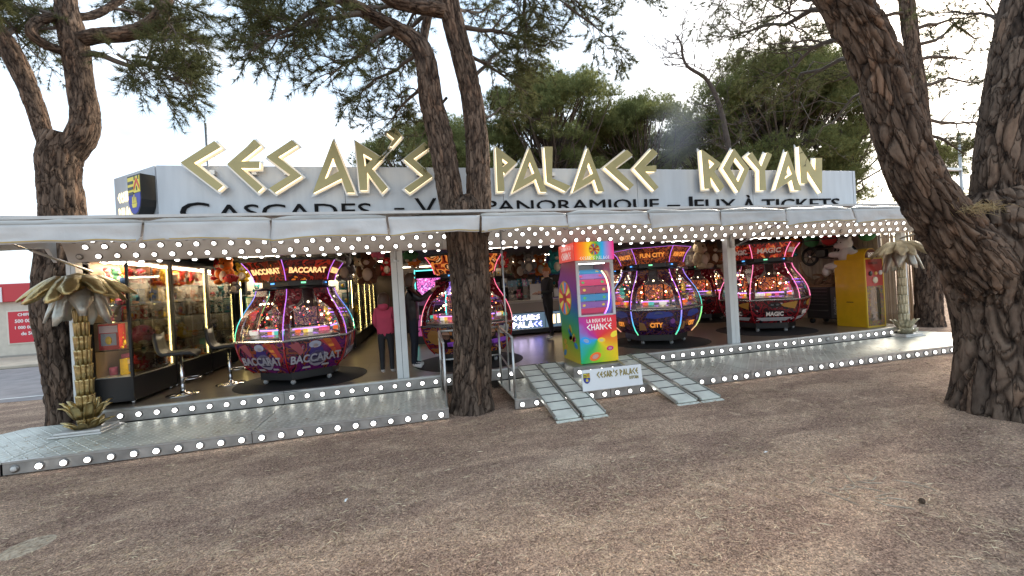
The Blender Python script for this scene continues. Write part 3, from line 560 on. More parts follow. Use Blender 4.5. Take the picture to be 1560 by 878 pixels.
# --- dead, leafless tree behind the sign
t = empty('dead_tree', (*(13.29, 15.0, 4.87)[:2], 0), 0, 'bare dead tree with curling twigs rising behind the sign', 'tree')
b = MB(); main = catmull([pxr((13.04, 15.0, 0.12), .13), pxr((13.37, 15.0, 6.0), .115), pxr((13.23, 15.0, 7.82), .105), pxr((12.92, 15.0, 9.06), .09), pxr((12.43, 15.0, 9.87), .075), pxr((11.6, 15.0, 10.32), .065), pxr((11.38, 15.0, 10.77), .05), pxr((11.32, 15.0, 11.31), .04), pxr((11.07, 15.0, 11.64), .022)], 0.15)
main = [lp(t, p[:3]) + (p[3],) for p in main]; dm = mat('dead_wood', (0.10, 0.08, 0.068), 0.9, var=0.4)
b.tube([p[:3] for p in main], [p[3] for p in main], dm, 8); b.build('trunk', t)
b = MB(); rr = random.Random(9)
def dead(p, d, L, r, lev):
    pts = [Vector(p)]; d = Vector(d).normalized()
    for i in range(6):
        d = (d + Vector((rr.gauss(0, .22), rr.gauss(0, .22), rr.gauss(.07, .2)))).normalized(); pts.append(pts[-1]+d*L/6)
    b.tube(pts, [max(.006, r*(1-.8*i/6)) for i in range(7)], dm, 4, False)
    if lev: 
        for i in range(5): k = rr.randint(1, 6); dead(pts[k], (pts[k]-pts[k-1]) + Vector((rr.gauss(0, .02), rr.gauss(0, .02), rr.gauss(0, .02)))*L*2, L*rr.uniform(.35, .6), r*.5, lev-1)
for i in range(26):
    k = rr.randint(int(len(main)*.52), len(main)-2); side = -1 if rr.random() < .68 else .8
    dead(main[k][:3], (side, rr.gauss(0, .5), rr.gauss(.1, .55)), rr.uniform(.8, 2.1), .024, 2)
b.build('branches', t)
# --- umbrella pines behind the pavilion
def far_pine(x, y, h, rx, ry, rz, n, seed, label, lean=0.0, trunk_r=.25, skirt=.38):
    t = empty('umbrella_pine', (x, y, 0), 0, label, 'tree'); t['group'] = 'pines behind the pavilion'
    r = random.Random(seed); rs = np.random.RandomState(seed); V, F, A = [], [], []
    top = h-rz*1.15
    bark_limb(V, F, A, [(0, 0, -.1, trunk_r), (lean*.2, 0, top*.4, trunk_r*.85), (lean*.6, .1, top*.8, trunk_r*.7), (lean, 0, top+.4, trunk_r*.4)], .25, 20, .03, .15, seed)
    trunk_object('trunk', t, V, F, A)
    b = MB(); P = []; D = []
    for i in range(n):
        a = r.uniform(0, 2*math.pi); q = math.sqrt(r.uniform(.0, 1)); up = math.sqrt(max(0, 1-q*q))
        k = r.uniform(.72, 1.05)*(1+.22*mnoise.noise((math.cos(a)*1.5+seed, math.sin(a)*1.5, q*2)))
        low = r.random() < skirt
        z = top + rz*0.25 + (rz*up*k if not low else rz*r.uniform(-1.5, .45))
        c_ = Vector((lean + rx*q*math.cos(a)*k, ry*q*math.sin(a)*k, z))
        st = Vector((lean*r.uniform(.5, 1), 0, min(top*r.uniform(.55, 1.02), z+.3)))
        mid = st.lerp(c_, .55) + Vector((r.gauss(0, .3), r.gauss(0, .3), -.25))
        b.tube([st, st.lerp(mid, .5)+Vector((0, 0, .1)), mid, c_], [.085, .06, .04, .018], TWIG, 5, False)
        cr = r.uniform(.45, .85)*rx/3.4
        m = int(88*cr/.6)
        pts = rs.randn(m, 3); pts /= np.linalg.norm(pts, axis=1, keepdims=True); pts *= (rs.rand(m, 1)**.45)
        for u in pts:
            P.append((c_.x+u[0]*cr, c_.y+u[1]*cr, c_.z+u[2]*cr*.62)); D.append((u[0]*.7+r.gauss(0, .3), u[1]*.7+r.gauss(0, .3), .75+u[2]*.3))
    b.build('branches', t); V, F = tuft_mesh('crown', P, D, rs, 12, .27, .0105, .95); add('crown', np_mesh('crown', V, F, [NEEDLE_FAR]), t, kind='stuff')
far_pine(*(0.82, 21.0, 6.33)[:2], 9.3, 3.4, 3.0, 2.4, 90, 51, 'low umbrella pine behind the middle pine trunk and the apostrophe')
far_pine(*(4.36, 24.0, 6.98)[:2], 11.0, 3.6, 3.2, 3.0, 100, 57, 'umbrella pine directly behind the middle pine stems', -.2)
far_pine(*(7.54, 22.0, 6.5)[:2], 13.0, 3.9, 3.4, 3.2, 130, 52, 'tall rounded umbrella pine rising behind the word PALACE', .4)
far_pine(*(13.41, 27.0, 7.58)[:2], 12.6, 4.0, 3.2, 3.2, 110, 58, 'darker umbrella pine at the back behind the end of PALACE', .2)
far_pine(*(14.3, 23.0, 6.67)[:2], 12.0, 3.7, 3.4, 2.9, 120, 53, 'umbrella pine behind the gap before the word ROYAN', -.3)
far_pine(*(20.12, 24.0, 6.85)[:2], 12.2, 4.2, 3.2, 2.9, 120, 59, 'umbrella pine behind the dead tree and the letter R', .2)
far_pine(*(19.76, 19.0, 5.73)[:2], 12.9, 4.9, 3.6, 2.7, 160, 54, 'wide spreading umbrella pine behind the word ROYAN', .5)
far_pine(*(24.14, 19.0, 5.69)[:2], 12.0, 4.4, 3.4, 2.6, 130, 55, 'umbrella pine partly hidden by the leaning limb at the right', .3)
far_pine(*(39.25, 24.0, 6.7)[:2], 10.6, 3.6, 3.0, 2.2, 70, 56, 'small distant pine seen through the fork at the far right')
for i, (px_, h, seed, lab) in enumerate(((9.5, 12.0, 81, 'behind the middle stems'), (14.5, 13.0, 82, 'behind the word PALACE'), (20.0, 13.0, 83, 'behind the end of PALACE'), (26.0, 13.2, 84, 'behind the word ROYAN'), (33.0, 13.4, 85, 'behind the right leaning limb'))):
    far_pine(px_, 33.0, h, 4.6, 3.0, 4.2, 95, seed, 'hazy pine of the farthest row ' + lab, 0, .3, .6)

# ---------------------------------------------------------------- the pavilion shell
white = mat('painted_panel', (0.76, 0.78, 0.76), 0.5, var=0.1, vscale=3)
alu = mat('aluminium', (0.62, 0.63, 0.62), 0.35, 0.9, var=0.15, vscale=10)
steel = mat('galvanised_steel', (0.55, 0.55, 0.54), 0.38, 1.0, var=0.2, vscale=20)
chrome = mat('chrome', (0.75, 0.75, 0.76), 0.12, 1.0)
black = mat('black_metal', (0.012, 0.012, 0.013), 0.4, var=0.3)
blackp = mat('black_plastic', (0.015, 0.015, 0.016), 0.32)
dark = mat('dark_ceiling', (0.028, 0.024, 0.022), 0.8)
FLOOR_Z = 0.30
def plate_mat():
    m = bpy.data.materials.new('diamond_plate'); m.use_nodes = True; MATS['diamond_plate'] = m; nt = m.node_tree; b = nt.nodes['Principled BSDF']
    b.inputs['Metallic'].default_value = 0.55; b.inputs['Roughness'].default_value = 0.36
    tc = nt.nodes.new('ShaderNodeTexCoord'); sx = nt.nodes.new('ShaderNodeSeparateXYZ'); nt.links.new(tc.outputs['Object'], sx.inputs[0])
    def M(op, a, b_=None):
        n = nt.nodes.new('ShaderNodeMath'); n.operation = op
        for i, s in enumerate((a, b_)):
            if s is None: continue
            if isinstance(s, (int, float)): n.inputs[i].default_value = s
            else: nt.links.new(s, n.inputs[i])
        return n.outputs[0]
    k = 0.07
    u = M('DIVIDE', sx.outputs[0], k); v = M('DIVIDE', sx.outputs[1], k)
    fu = M('SUBTRACT', M('FRACT', u), 0.5); fv = M('SUBTRACT', M('FRACT', v), 0.5)
    par = M('FLOORED_MODULO', M('ADD', M('FLOOR', u), M('FLOOR', v)), 2.0); sg = M('SUBTRACT', M('MULTIPLY', par, 2.0), 1.0)
    a = M('ADD', fu, M('MULTIPLY', fv, sg)); c = M('SUBTRACT', fu, M('MULTIPLY', fv, sg))
    d = M('ADD', M('POWER', M('MULTIPLY', M('ABSOLUTE', a), 1.45), 2.0), M('POWER', M('MULTIPLY', M('ABSOLUTE', c), 5.2), 2.0))
    h = M('MAXIMUM', M('SUBTRACT', 1.0, d), 0.0)
    bp = nt.nodes.new('ShaderNodeBump'); bp.inputs['Strength'].default_value = 1.0; bp.inputs['Distance'].default_value = 0.012; nt.links.new(h, bp.inputs['Height']); nt.links.new(bp.outputs[0], b.inputs['Normal'])
    n = nt.nodes.new('ShaderNodeTexNoise'); n.inputs['Scale'].default_value = 2.2; n.inputs['Detail'].default_value = 7; nt.links.new(tc.outputs['Object'], n.inputs['Vector'])
    r = ramp_nodes(nt, n.outputs[0], [(0.3, (0.42, 0.43, 0.38)), (0.7, (0.66, 0.68, 0.61))])
    x = nt.nodes.new('ShaderNodeMix'); x.data_type = 'RGBA'; x.inputs[7].default_value = (0.85, 0.87, 0.82, 1); nt.links.new(h, x.inputs[0]); nt.links.new(r.outputs[0], x.inputs[6]); nt.links.new(x.outputs[2], b.inputs['Base Color'])
    rr = nt.nodes.new('ShaderNodeMapRange'); rr.inputs[3].default_value = 0.36; rr.inputs[4].default_value = 0.55; nt.links.new(n.outputs[0], rr.inputs[0]); nt.links.new(rr.outputs[0], b.inputs['Roughness'])
    return m
PLATE = plate_mat()
BULB_ON = glow('bulb_light', (1.0, 0.97, 0.92), 3.6); BULB_OFF = mat('bulb_dead', (0.55, 0.53, 0.5), 0.25); SOCKET = mat('bulb_socket', (0.20, 0.19, 0.18), 0.35, 0.7)
def bulb_mesh(on):
    b = MB(); b.lathe([(0.041, 0.0), (0.041, 0.008), (0.033, 0.012)], SOCKET, n=10); b.lathe([(0.0285, 0.010), (0.026, 0.021), (0.018, 0.029), (0.0, 0.032)], BULB_ON if on else BULB_OFF, n=10); return b.mesh('bulb')
BULB, DEAD = bulb_mesh(True), bulb_mesh(False); BULB_ON = glow('bulb_light_dim', (1.0, 0.95, 0.88), 1.5); DIM = bulb_mesh(True); rbd = random.Random(77)
def bulb(parent, p, d, dead=False):
    q = Vector(d).to_track_quat('Z', 'Y'); return add('bulb', DEAD if dead else (DIM if rbd.random() < .12 else BULB), parent, p, q.to_euler())
def floor_mat():
    m = bpy.data.materials.new('vinyl_floor'); m.use_nodes = True; nt = m.node_tree; b = nt.nodes['Principled BSDF']; b.inputs['Roughness'].default_value = 0.22
    tc = nt.nodes.new('ShaderNodeTexCoord'); br = nt.nodes.new('ShaderNodeTexBrick'); br.offset = 0.5; br.inputs['Scale'].default_value = 1.0; br.inputs['Brick Width'].default_value = 0.9; br.inputs['Row Height'].default_value = 0.45; br.inputs['Mortar Size'].default_value = 0.004
    br.inputs['Color1'].default_value = (0.27, 0.21, 0.155, 1); br.inputs['Color2'].default_value = (0.19, 0.148, 0.112, 1); br.inputs['Mortar'].default_value = (0.05, 0.04, 0.03, 1)
    nt.links.new(tc.outputs['Object'], br.inputs['Vector']); n = nt.nodes.new('ShaderNodeTexNoise'); n.inputs['Scale'].default_value = 5; n.inputs['Detail'].default_value = 6; nt.links.new(tc.outputs['Object'], n.inputs['Vector'])
    x = nt.nodes.new('ShaderNodeMix'); x.data_type = 'RGBA'; x.blend_type = 'MULTIPLY'; x.inputs[0].default_value = 0.5; nt.links.new(br.outputs[0], x.inputs[6]); nt.links.new(n.outputs[0], x.inputs[7]); nt.links.new(x.outputs[2], b.inputs['Base Color'])
    r = nt.nodes.new('ShaderNodeMapRange'); r.inputs[3].default_value = 0.27; r.inputs[4].default_value = 0.34; nt.links.new(n.outputs[0], r.inputs[0]); nt.links.new(r.outputs[0], b.inputs['Roughness'])
    return m
pav = empty('arcade_pavilion', (0, 6.4, 0), 0, 'open-fronted amusement arcade pavilion with white posts and bulb-studded fascia', 'building')
def PP(mb, name, **k): # pieces given in world metres, stored relative to the pavilion base
    me = mb.mesh(name); me.transform(Matrix.Translation((0, -6.4, 0))); return add(name, me, pav, **k)
YB = 16.0; XL, XR = -4.30, 10.0
PP(MB().box((XL, 6.40, 0.02), (XR, YB, FLOOR_Z), floor_mat()), 'floor')
PP(MB().box((2.28, 5.96, 0.02), (3.20, 6.395, FLOOR_Z), mat('landing', (0.35, 0.35, 0.33), 0.5, 0.6, var=.2)), 'landing')
PP(MB().box((XL, 6.50, 2.46), (XR, YB, 2.52), dark), 'ceiling')
clm = glow('added_ceiling_glow', (1, .86, .68), 9.0); clb = MB().box((-.30, -.06, -.012), (.30, .06, 0), clm).mesh('added_ceiling_glow')  # glowing panels added under the ceiling to brighten the interior
for x in (-2.9, -.6, 1.8, 3.9, 6.2, 8.6):
    for y in (8.7, 11.3): add('added_ceiling_glow', clb, pav, (x, y-6.4, 2.458))
wallm = mat('interior_wall', (0.10, 0.075, 0.06), 0.8, var=0.2)
PP(MB().box((XL-.06, 6.50, 0.02), (XL, YB, 2.52), black), 'side_wall')
PP(MB().box((XL, YB, 0.02), (XR, YB+.06, 2.52), wallm), 'back_wall')
PP(MB().box((XR, 7.0, 0.02), (XR+.05, YB, 2.52), mat('side_board', (0.20, 0.155, 0.125), 0.85, var=.3)), 'side_wall')
# corrugated cladding on the inside of the right wall: separate boards
bd = mat('wall_boards', (0.46, 0.39, 0.32), 0.8, var=0.4, vscale=4, stretch=(1, 1, .15)); bme = MB().box((-.014, -.047, 0), (.014, .047, 2.10), bd, .006).mesh('board')
for i in range(58):
    add('board', bme, pav, (XR-.016, 7.06+i*0.105-6.4, FLOOR_Z+.01+.01*math.sin(i*1.7)))
def post(x, w_=0.17, y=6.42):
    b = MB(); h = w_/2
    b.box((x-h, y, FLOOR_Z-.005), (x-.003, y+.12, 2.24), white, .006); b.box((x+.003, y, FLOOR_Z-.005), (x+h, y+.12, 2.24), white, .006); b.box((x-.01, y+.012, FLOOR_Z), (x+.01, y+.11, 2.23), black)
    PP(b, 'post')
for x in (-0.25, 5.65): post(x)
post(-4.27, .10)
post(9.82, .11)
# fascia: two tilted boards and a lip, with four rows of bulbs
fas = mat('fascia_panel', (0.62, 0.61, 0.59), 0.45, 0.1, var=0.12, vscale=2)
prof = [(6.52, 2.232), (6.405, 2.232), (6.36, 2.362), (6.27, 2.54), (6.30, 2.56), (6.52, 2.56)]
x = XL+.02; k = 0
fpieces = []
while x < XR-.05:
    x2 = min(x+2.36, XR+.02); f = PP(MB().prism(prof, x+.003, x2-.003, fas, axis='x'), 'fascia_panel'); fpieces.append((x, x2, f)); x = x2
n1 = Vector((0, -(2.362-2.232), -(6.405-6.36))).normalized(); n2 = Vector((0, -(2.54-2.362), -(6.36-6.27))).normalized()
rb = random.Random(4)
i = 0; x = XL+.16
while x < XR-.02:
    f = next(q for q in fpieces if q[0] <= x < q[1] + .001)[2]; first = x < XL+.3
    def P(y, z): return (x, y-6.4, z)
    t = .5; bulb(f, (x, (6.3825-6.4), 2.297), n1, first or rb.random() < .012)
    bulb(f, (x+.012, 6.455-6.4, 2.232), (0, -.12, -1), first)
    t = .30; bulb(f, (x-.1025 if not first else x+.1, 6.36-.09*t-6.4, 2.362+.178*t), n2, rb.random() < .012) if not first else None
    t = .74; bulb(f, (x, 6.36-.09*t-6.4, 2.362+.178*t), n2, first or rb.random() < .02)
    x += 0.205
# ---------------------------------------------------------------- awning: lifted shutter roof, tarpaulin rolls and hanging flaps
awn = empty('awning', (0, 4.7, 2.4), 0, 'white awning of canvas flaps with gold hem running along the whole front', 'awning')
def AW(mb, name, **k):
    me = mb.mesh(name); me.transform(Matrix.Translation((0, -4.7, -2.4))); return add(name, me, awn, **k)
canvas = mat('white_canvas', (0.55, 0.545, 0.53), 0.6, var=0.25, vscale=2.2, bump=0.6, bscale=6)
plast = mat('grey_tarp', (0.44, 0.43, 0.40), 0.28, var=0.45, vscale=4.5, bump=0.5, bscale=12, stretch=(.35, 1, 1))
hem = mat('gold_hem', (0.42, 0.30, 0.10), 0.6)
seamx = [-4.45, -2.55, -1.42, -0.26, 0.79, 1.85, 2.96, 4.04, 5.11, 6.30, 7.45, 8.65, 9.95]
under = mat('awning_underside', (0.58, 0.57, 0.55), 0.6, var=0.15)
for a, c_ in ((-4.45, .34), (1.12, 9.95)):
    AW(MB().box((a, 4.86, 2.50), (c_, 6.262, 2.53), under), 'roof_panel')
AW(MB().box((.345, 4.86, 2.50), (1.115, 5.08, 2.53), under), 'roof_panel'); AW(MB().box((.345, 5.80, 2.50), (1.115, 6.262, 2.53), under), 'roof_panel')
# end board of the awning on the left
AW(MB().prism([(6.42, 2.236), (6.30, 2.40), (5.6, 2.30), (4.9, 2.27), (4.9, 2.495), (6.42, 2.495)], -4.445, -4.405, under, axis='x'), 'end_board')
AW(MB().prism([(6.42, 2.24), (5.6, 2.30), (4.9, 2.27), (4.9, 2.495), (6.42, 2.495)], 9.90, 9.94, under, axis='x'), 'end_board')
rf = random.Random(12)
for k, (a, c_) in enumerate(zip(seamx, seamx[1:])):
    # tarpaulin roll above
    low = (k in (3,))
    V_, n_ = [], 16; rows = []
    for i in range(n_+1):
        x = a+.008+(c_-a-.016)*i/n_; s = .02*mnoise.noise((x*2.1, 0, k))+.008*mnoise.noise((x*9, 3, k)); e = .03*(abs(i/n_-.5)*2)**6
        rows.append([(x, 4.83, 2.49+s-e), (x, 4.78+.006*mnoise.noise((x*6, 2, 1)), 2.475+s-e), (x, 4.752+.008*mnoise.noise((x*5, 1, 7)), 2.447+s*.5), (x, 4.752, 2.425), (x, 4.80, 2.418), (x, 4.84, 2.43)])
    if low: rows = [[(p[0], p[1]+.16, p[2]+.004) for p in r] for r in rows]
    AW(MB().loft(rows, plast, True), 'tarpaulin_roll')
    # flap: a thin hanging cloth with folds, an uneven lower edge and a gold hem
    zt, zb = (2.428, 2.215) if not low else (2.44, 2.215); nx, nz_ = 22, 6; b = MB(); fr, bk = [], []
    tl, tr = rf.uniform(-.02, .035), rf.uniform(-.02, .045)
    for j in range(nz_+1):
        v = j/nz_; ro = []
        for i in range(nx+1):
            u = i/nx; x = a+.012+(c_-a-.024)*u; x += (.035*v*(u-.5) if k % 3 else -.04*v*(u-.5))
            drop = zb + tl*(1-u)+tr*u + .022*math.sin(u*math.pi) + .012*mnoise.noise((x*4, k, 0)); 
            if k in (4, 5): drop += .05*u*(1-v*.4) if k == 4 else .02
            z = zt+(drop-zt)*v; y = 4.742 - .03*v*v + .045*v*mnoise.noise((x*3.3, v*2, k*1.7)) + .022*v*mnoise.noise((x*9, v*3, k))
            ro.append((x, y, z))
        fr.append(ro)
    vs = [p for r in fr for p in r] + [(p[0], p[1]+.006, p[2]) for r in fr for p in r]; N = (nx+1)*(nz_+1); W_ = nx+1; fs = []; hs = []
    for j in range(nz_):
        for i in range(nx): q = (j*W_+i, j*W_+i+1, (j+1)*W_+i+1, (j+1)*W_+i); fs.append(q); fs.append(tuple(N+t for t in reversed(q)))
    for i in range(nx): fs.append((nz_*W_+i, nz_*W_+i+1, N+nz_*W_+i+1, N+nz_*W_+i)); fs.append((i+1, i, N+i, N+i+1))
    for j in range(nz_): fs.append((j*W_, (j+1)*W_, N+(j+1)*W_, N+j*W_)); fs.append(((j+1)*W_+nx, j*W_+nx, N+j*W_+nx, N+(j+1)*W_+nx))
    fl = AW(b.add(vs, fs, canvas, True), 'flap')
    hb = MB(); l0 = [(p[0], p[1]-.003, p[2]+.024) for p in fr[-1]]; l1 = [(p[0], p[1]-.003, p[2]+.013) for p in fr[-1]]
    hb.add(l0+l1, [(i, i+1, W_+i+1, W_+i) for i in range(nx)], hem); me = hb.mesh('hem'); me.transform(Matrix.Translation((0, -4.7, -2.4))); add('hem', me, fl)
for x, s in ((-4.05, 1), (5.72, 1), (9.70, -1)):
    AW(MB().tube([(x+.03*s, 6.38, 2.10), (x-.02, 5.6, 2.30)], .016, steel, 8).tube([(x-.02, 5.6, 2.30), (x-.06*s, 4.92, 2.47)], .011, chrome, 8), 'gas_strut')
AW(MB().tube([(1.20, 5.62, 0.145), (1.20, 5.62, 2.495)], .013, steel, 8), 'prop_pole')
for x in (-.24, 5.66): AW(MB().box((x-.05, 6.36, 2.06), (x-.03, 6.415, 2.30), steel).box((x-.05, 6.35, 2.06), (x+.03, 6.362, 2.08), steel), 'latch')
# ---------------------------------------------------------------- roof sign
sign = empty('roof_sign', (0, 6.5, 2.53), 0, 'long grey roof sign with big golden angular letters reading CESAR\'S PALACE ROYAN', 'sign')
def SG(mb, name, parent=None, **k):
    me = mb.mesh(name) if isinstance(mb, MB) else mb; me.transform(Matrix.Translation((0, -6.5, -2.53))); return add(name, me, parent or sign, **k)
pan = mat('sign_panel', (0.50, 0.53, 0.56), 0.42, 0.1, var=0.13, vscale=4.0, stretch=(2.2, 1, .25))
ZT = 3.51; px_ = [-3.31, -0.93, 1.47, 3.87, 6.27, 8.68]
for a, c_ in zip(px_, px_[1:]): SG(MB().box((a+.004, 6.50, 2.53), (c_-.004, 6.56, ZT), pan, .003), 'panel')
def side_panel(q0, q1, z1):
    d = Vector((q1[0]-q0[0], q1[1]-q0[1], 0)).normalized(); n = Vector((d.y, -d.x, 0)); n = n if n.y < 0 else -n
    o_ = [(q0[0], q0[1]), (q1[0], q1[1]), (q1[0]-n.x*.06, q1[1]-n.y*.06), (q0[0]-n.x*.06, q0[1]-n.y*.06)]
    return MB().prism(o_, 2.53, z1, pan, axis='z')
A0, A1 = Vector((-3.335, 6.52)), Vector((-4.20, 7.20)); Am = A0.lerp(A1, .48)
SG(side_panel(A0, A0.lerp(A1, .475), ZT), 'panel'); SG(side_panel(Am, A1, ZT), 'panel')
SG(MB().box((8.69, 6.50, 2.53), (8.75, 8.0, ZT), pan), 'panel')
SG(MB().box((-3.3, 6.562, 3.42), (8.68, 6.62, 3.47), steel).box((-3.3, 6.562, 2.6), (8.68, 6.62, 2.65), steel), 'frame_rail')
gold = mat('gold_face', (0.42, 0.355, 0.16), 0.42, 0.2, var=0.15, vscale=5)
edge = glow('letter_edge_light', (1.0, 0.80, 0.50), .95); flange = mat('letter_flange', (0.55, 0.54, 0.52), 0.35, 0.6)
LET = [
 ('C', [(-2.94, 3.499), (-2.526, 3.798), (-2.458, 3.717), (-2.783, 3.5), (-2.459, 3.191), (-2.531, 3.125)], None),
 ('E', [(-2.393, 3.483), (-2.131, 3.731), (-2.042, 3.834), (-1.964, 3.749), (-2.219, 3.524), (-1.993, 3.529), (-2.002, 3.434), (-2.224, 3.432), (-1.971, 3.169), (-2.043, 3.101)], None),
 ('S', [(-1.905, 3.59), (-1.566, 3.835), (-1.499, 3.766), (-1.753, 3.592), (-1.47, 3.33), (-1.827, 3.091), (-1.892, 3.154), (-1.614, 3.34)], None),
 ('A', [(-1.023, 3.857), (-0.773, 3.088), (-0.883, 3.089), (-0.942, 3.293), (-1.338, 3.08)], [(-1.039, 3.586), (-0.972, 3.394), (-1.167, 3.282)]),
 ('R', [(-0.722, 3.841), (-0.357, 3.592), (-0.511, 3.432), (-0.31, 3.163), (-0.391, 3.082), (-0.584, 3.378), (-0.598, 3.123), (-0.699, 3.123)], [(-0.622, 3.653), (-0.502, 3.578), (-0.61, 3.47)]),
 ('apostrophe', [(-0.285, 3.978), (-0.164, 4.052), (-0.063, 3.935), (-0.211, 3.765), (-0.246, 3.78), (-0.174, 3.885)], None),
 ('S', [(-0.056, 3.587), (0.264, 3.837), (0.341, 3.771), (0.088, 3.589), (0.355, 3.328), (0.005, 3.08), (-0.071, 3.147), (0.212, 3.338)], None),
 ('P', [(1.357, 3.807), (1.683, 3.55), (1.478, 3.367), (1.452, 3.407), (1.458, 3.1), (1.344, 3.094)], [(1.45, 3.611), (1.533, 3.549), (1.449, 3.477)]),
 ('A', [(1.905, 3.796), (2.16, 3.082), (2.047, 3.083), (1.982, 3.288), (1.578, 3.071)], [(1.897, 3.56), (1.962, 3.384), (1.773, 3.28)]),
 ('L', [(2.157, 3.813), (2.297, 3.816), (2.255, 3.303), (2.568, 3.176), (2.48, 3.088), (2.164, 3.242)], None),
 ('A', [(2.912, 3.816), (3.159, 3.085), (3.052, 3.085), (2.997, 3.282), (2.597, 3.07)], [(2.908, 3.564), (2.976, 3.386), (2.781, 3.274)]),
 ('C', [(3.198, 3.489), (3.619, 3.79), (3.724, 3.702), (3.392, 3.482), (3.711, 3.192), (3.626, 3.119)], None),
 ('E', [(3.736, 3.474), (4.105, 3.821), (4.204, 3.733), (3.947, 3.514), (4.16, 3.528), (4.153, 3.423), (3.942, 3.422), (4.179, 3.153), (4.101, 3.094)], None),
 ('R', [(5.079, 3.824), (5.47, 3.574), (5.316, 3.428), (5.509, 3.163), (5.415, 3.078), (5.227, 3.339), (5.235, 3.128), (5.098, 3.121)], [(5.211, 3.651), (5.326, 3.572), (5.218, 3.475)]),
 ('O', [(5.76, 3.851), (6.06, 3.49), (5.812, 3.056), (5.503, 3.493)], [(5.778, 3.691), (5.956, 3.481), (5.805, 3.235), (5.65, 3.486)]),
 ('Y', [(6.035, 3.719), (6.143, 3.793), (6.331, 3.525), (6.479, 3.798), (6.582, 3.752), (6.406, 3.459), (6.405, 3.091), (6.268, 3.092), (6.287, 3.458)], None),
 ('A', [(6.942, 3.83), (7.205, 3.088), (7.055, 3.089), (7.007, 3.286), (6.618, 3.097)], [(6.944, 3.564), (7.014, 3.396), (6.833, 3.294)]),
 ('N', [(7.213, 3.931), (7.563, 3.45), (7.596, 3.704), (7.738, 3.706), (7.69, 3.029), (7.363, 3.466), (7.36, 3.215), (7.216, 3.215)], None)]
def grow(poly, d):
    P = [Vector(p) for p in poly]; area = sum(P[i].x*P[(i+1) % len(P)].y-P[(i+1) % len(P)].x*P[i].y for i in range(len(P))); s = 1 if area < 0 else -1; out = []
    for i, p in enumerate(P):
        a = (p-P[i-1]).normalized(); b_ = (P[(i+1) % len(P)]-p).normalized(); na = Vector((-a.y, a.x))*s; nb = Vector((-b_.y, b_.x))*s
        m = na+nb; m = m/max(.35, m.dot(m))*2 if m.length > .1 else na; L = min(2.2, m.length); out.append(tuple(p+m.normalized()*d*L))
    return out
for nm, poly, hole in LET:
    b = MB(); b.prism(grow(poly, -.006), 6.345, 6.415, edge, hole=hole); ph = grow(hole, -.014) if hole else None
    b.prism(grow(poly, .026), 6.417, 6.425, flange, hole=ph)
    cx = sum(p[0] for p in poly)/len(poly); cz = sum(p[1] for p in poly)/len(poly)
    if nm != 'apostrophe': b.box((cx-.03, 6.425, min(cz, 3.40)-.03), (cx+.03, 6.50, min(cz, 3.40)+.03), flange)
    body = SG(b, 'letter', label=f'golden letter {nm} with lit edges' if nm != 'apostrophe' else 'golden apostrophe on a metal arm')
    SG(MB().prism(poly, 6.33, 6.344, gold, hole=hole), 'face', body)
SG(MB().tube([(-0.24, 6.38, 3.77), (-0.41, 6.4, 3.6)], .014, steel, 6).tube([(-0.21, 6.38, 3.76), (-0.36, 6.4, 3.59)], .014, steel, 6), 'arm')
# second line of lettering, half hidden by the awning
ink = mat('black_letters', (0.008, 0.008, 0.009), 0.7, spec=.1)
def line(txt, x0, x1, zt, h, y=6.488, first=None):
    me = text_mesh(txt, 1.0, .012, ink, .0).copy(); xs = [v.co.x for v in me.vertices]; zs = [v.co.z for v in me.vertices]
    wx, wz = max(xs)-min(xs), max(zs)-min(zs)
    for v in me.vertices: v.co = ((v.co.x-min(xs))/wx*(x1-x0)+x0, y+v.co.y, (v.co.z-max(zs))/wz*h+zt)
    me.update(); SG(me, 'lettering')
for txt, x0, x1, zt, h in (('C', -3.05, -2.70, 3.0, .26), ('ASCADES', -2.62, -.57, 2.965, .215), ('-', -.24, -.09, 2.885, .022), ('V', .07, .40, 3.03, .26), ('UE', .48, .98, 2.985, .215), ('PANORAMIQUE', 1.16, 4.27, 2.985, .215), ('-', 4.44, 4.69, 2.875, .022), ('J', 4.80, 4.95, 3.02, .27), ('EUX', 5.00, 5.87, 2.965, .215), ('À', 6.02, 6.30, 3.04, .29), ('TICKETS', 6.46, 8.30, 2.96, .215)):
    line(txt, x0, x1, zt, h)
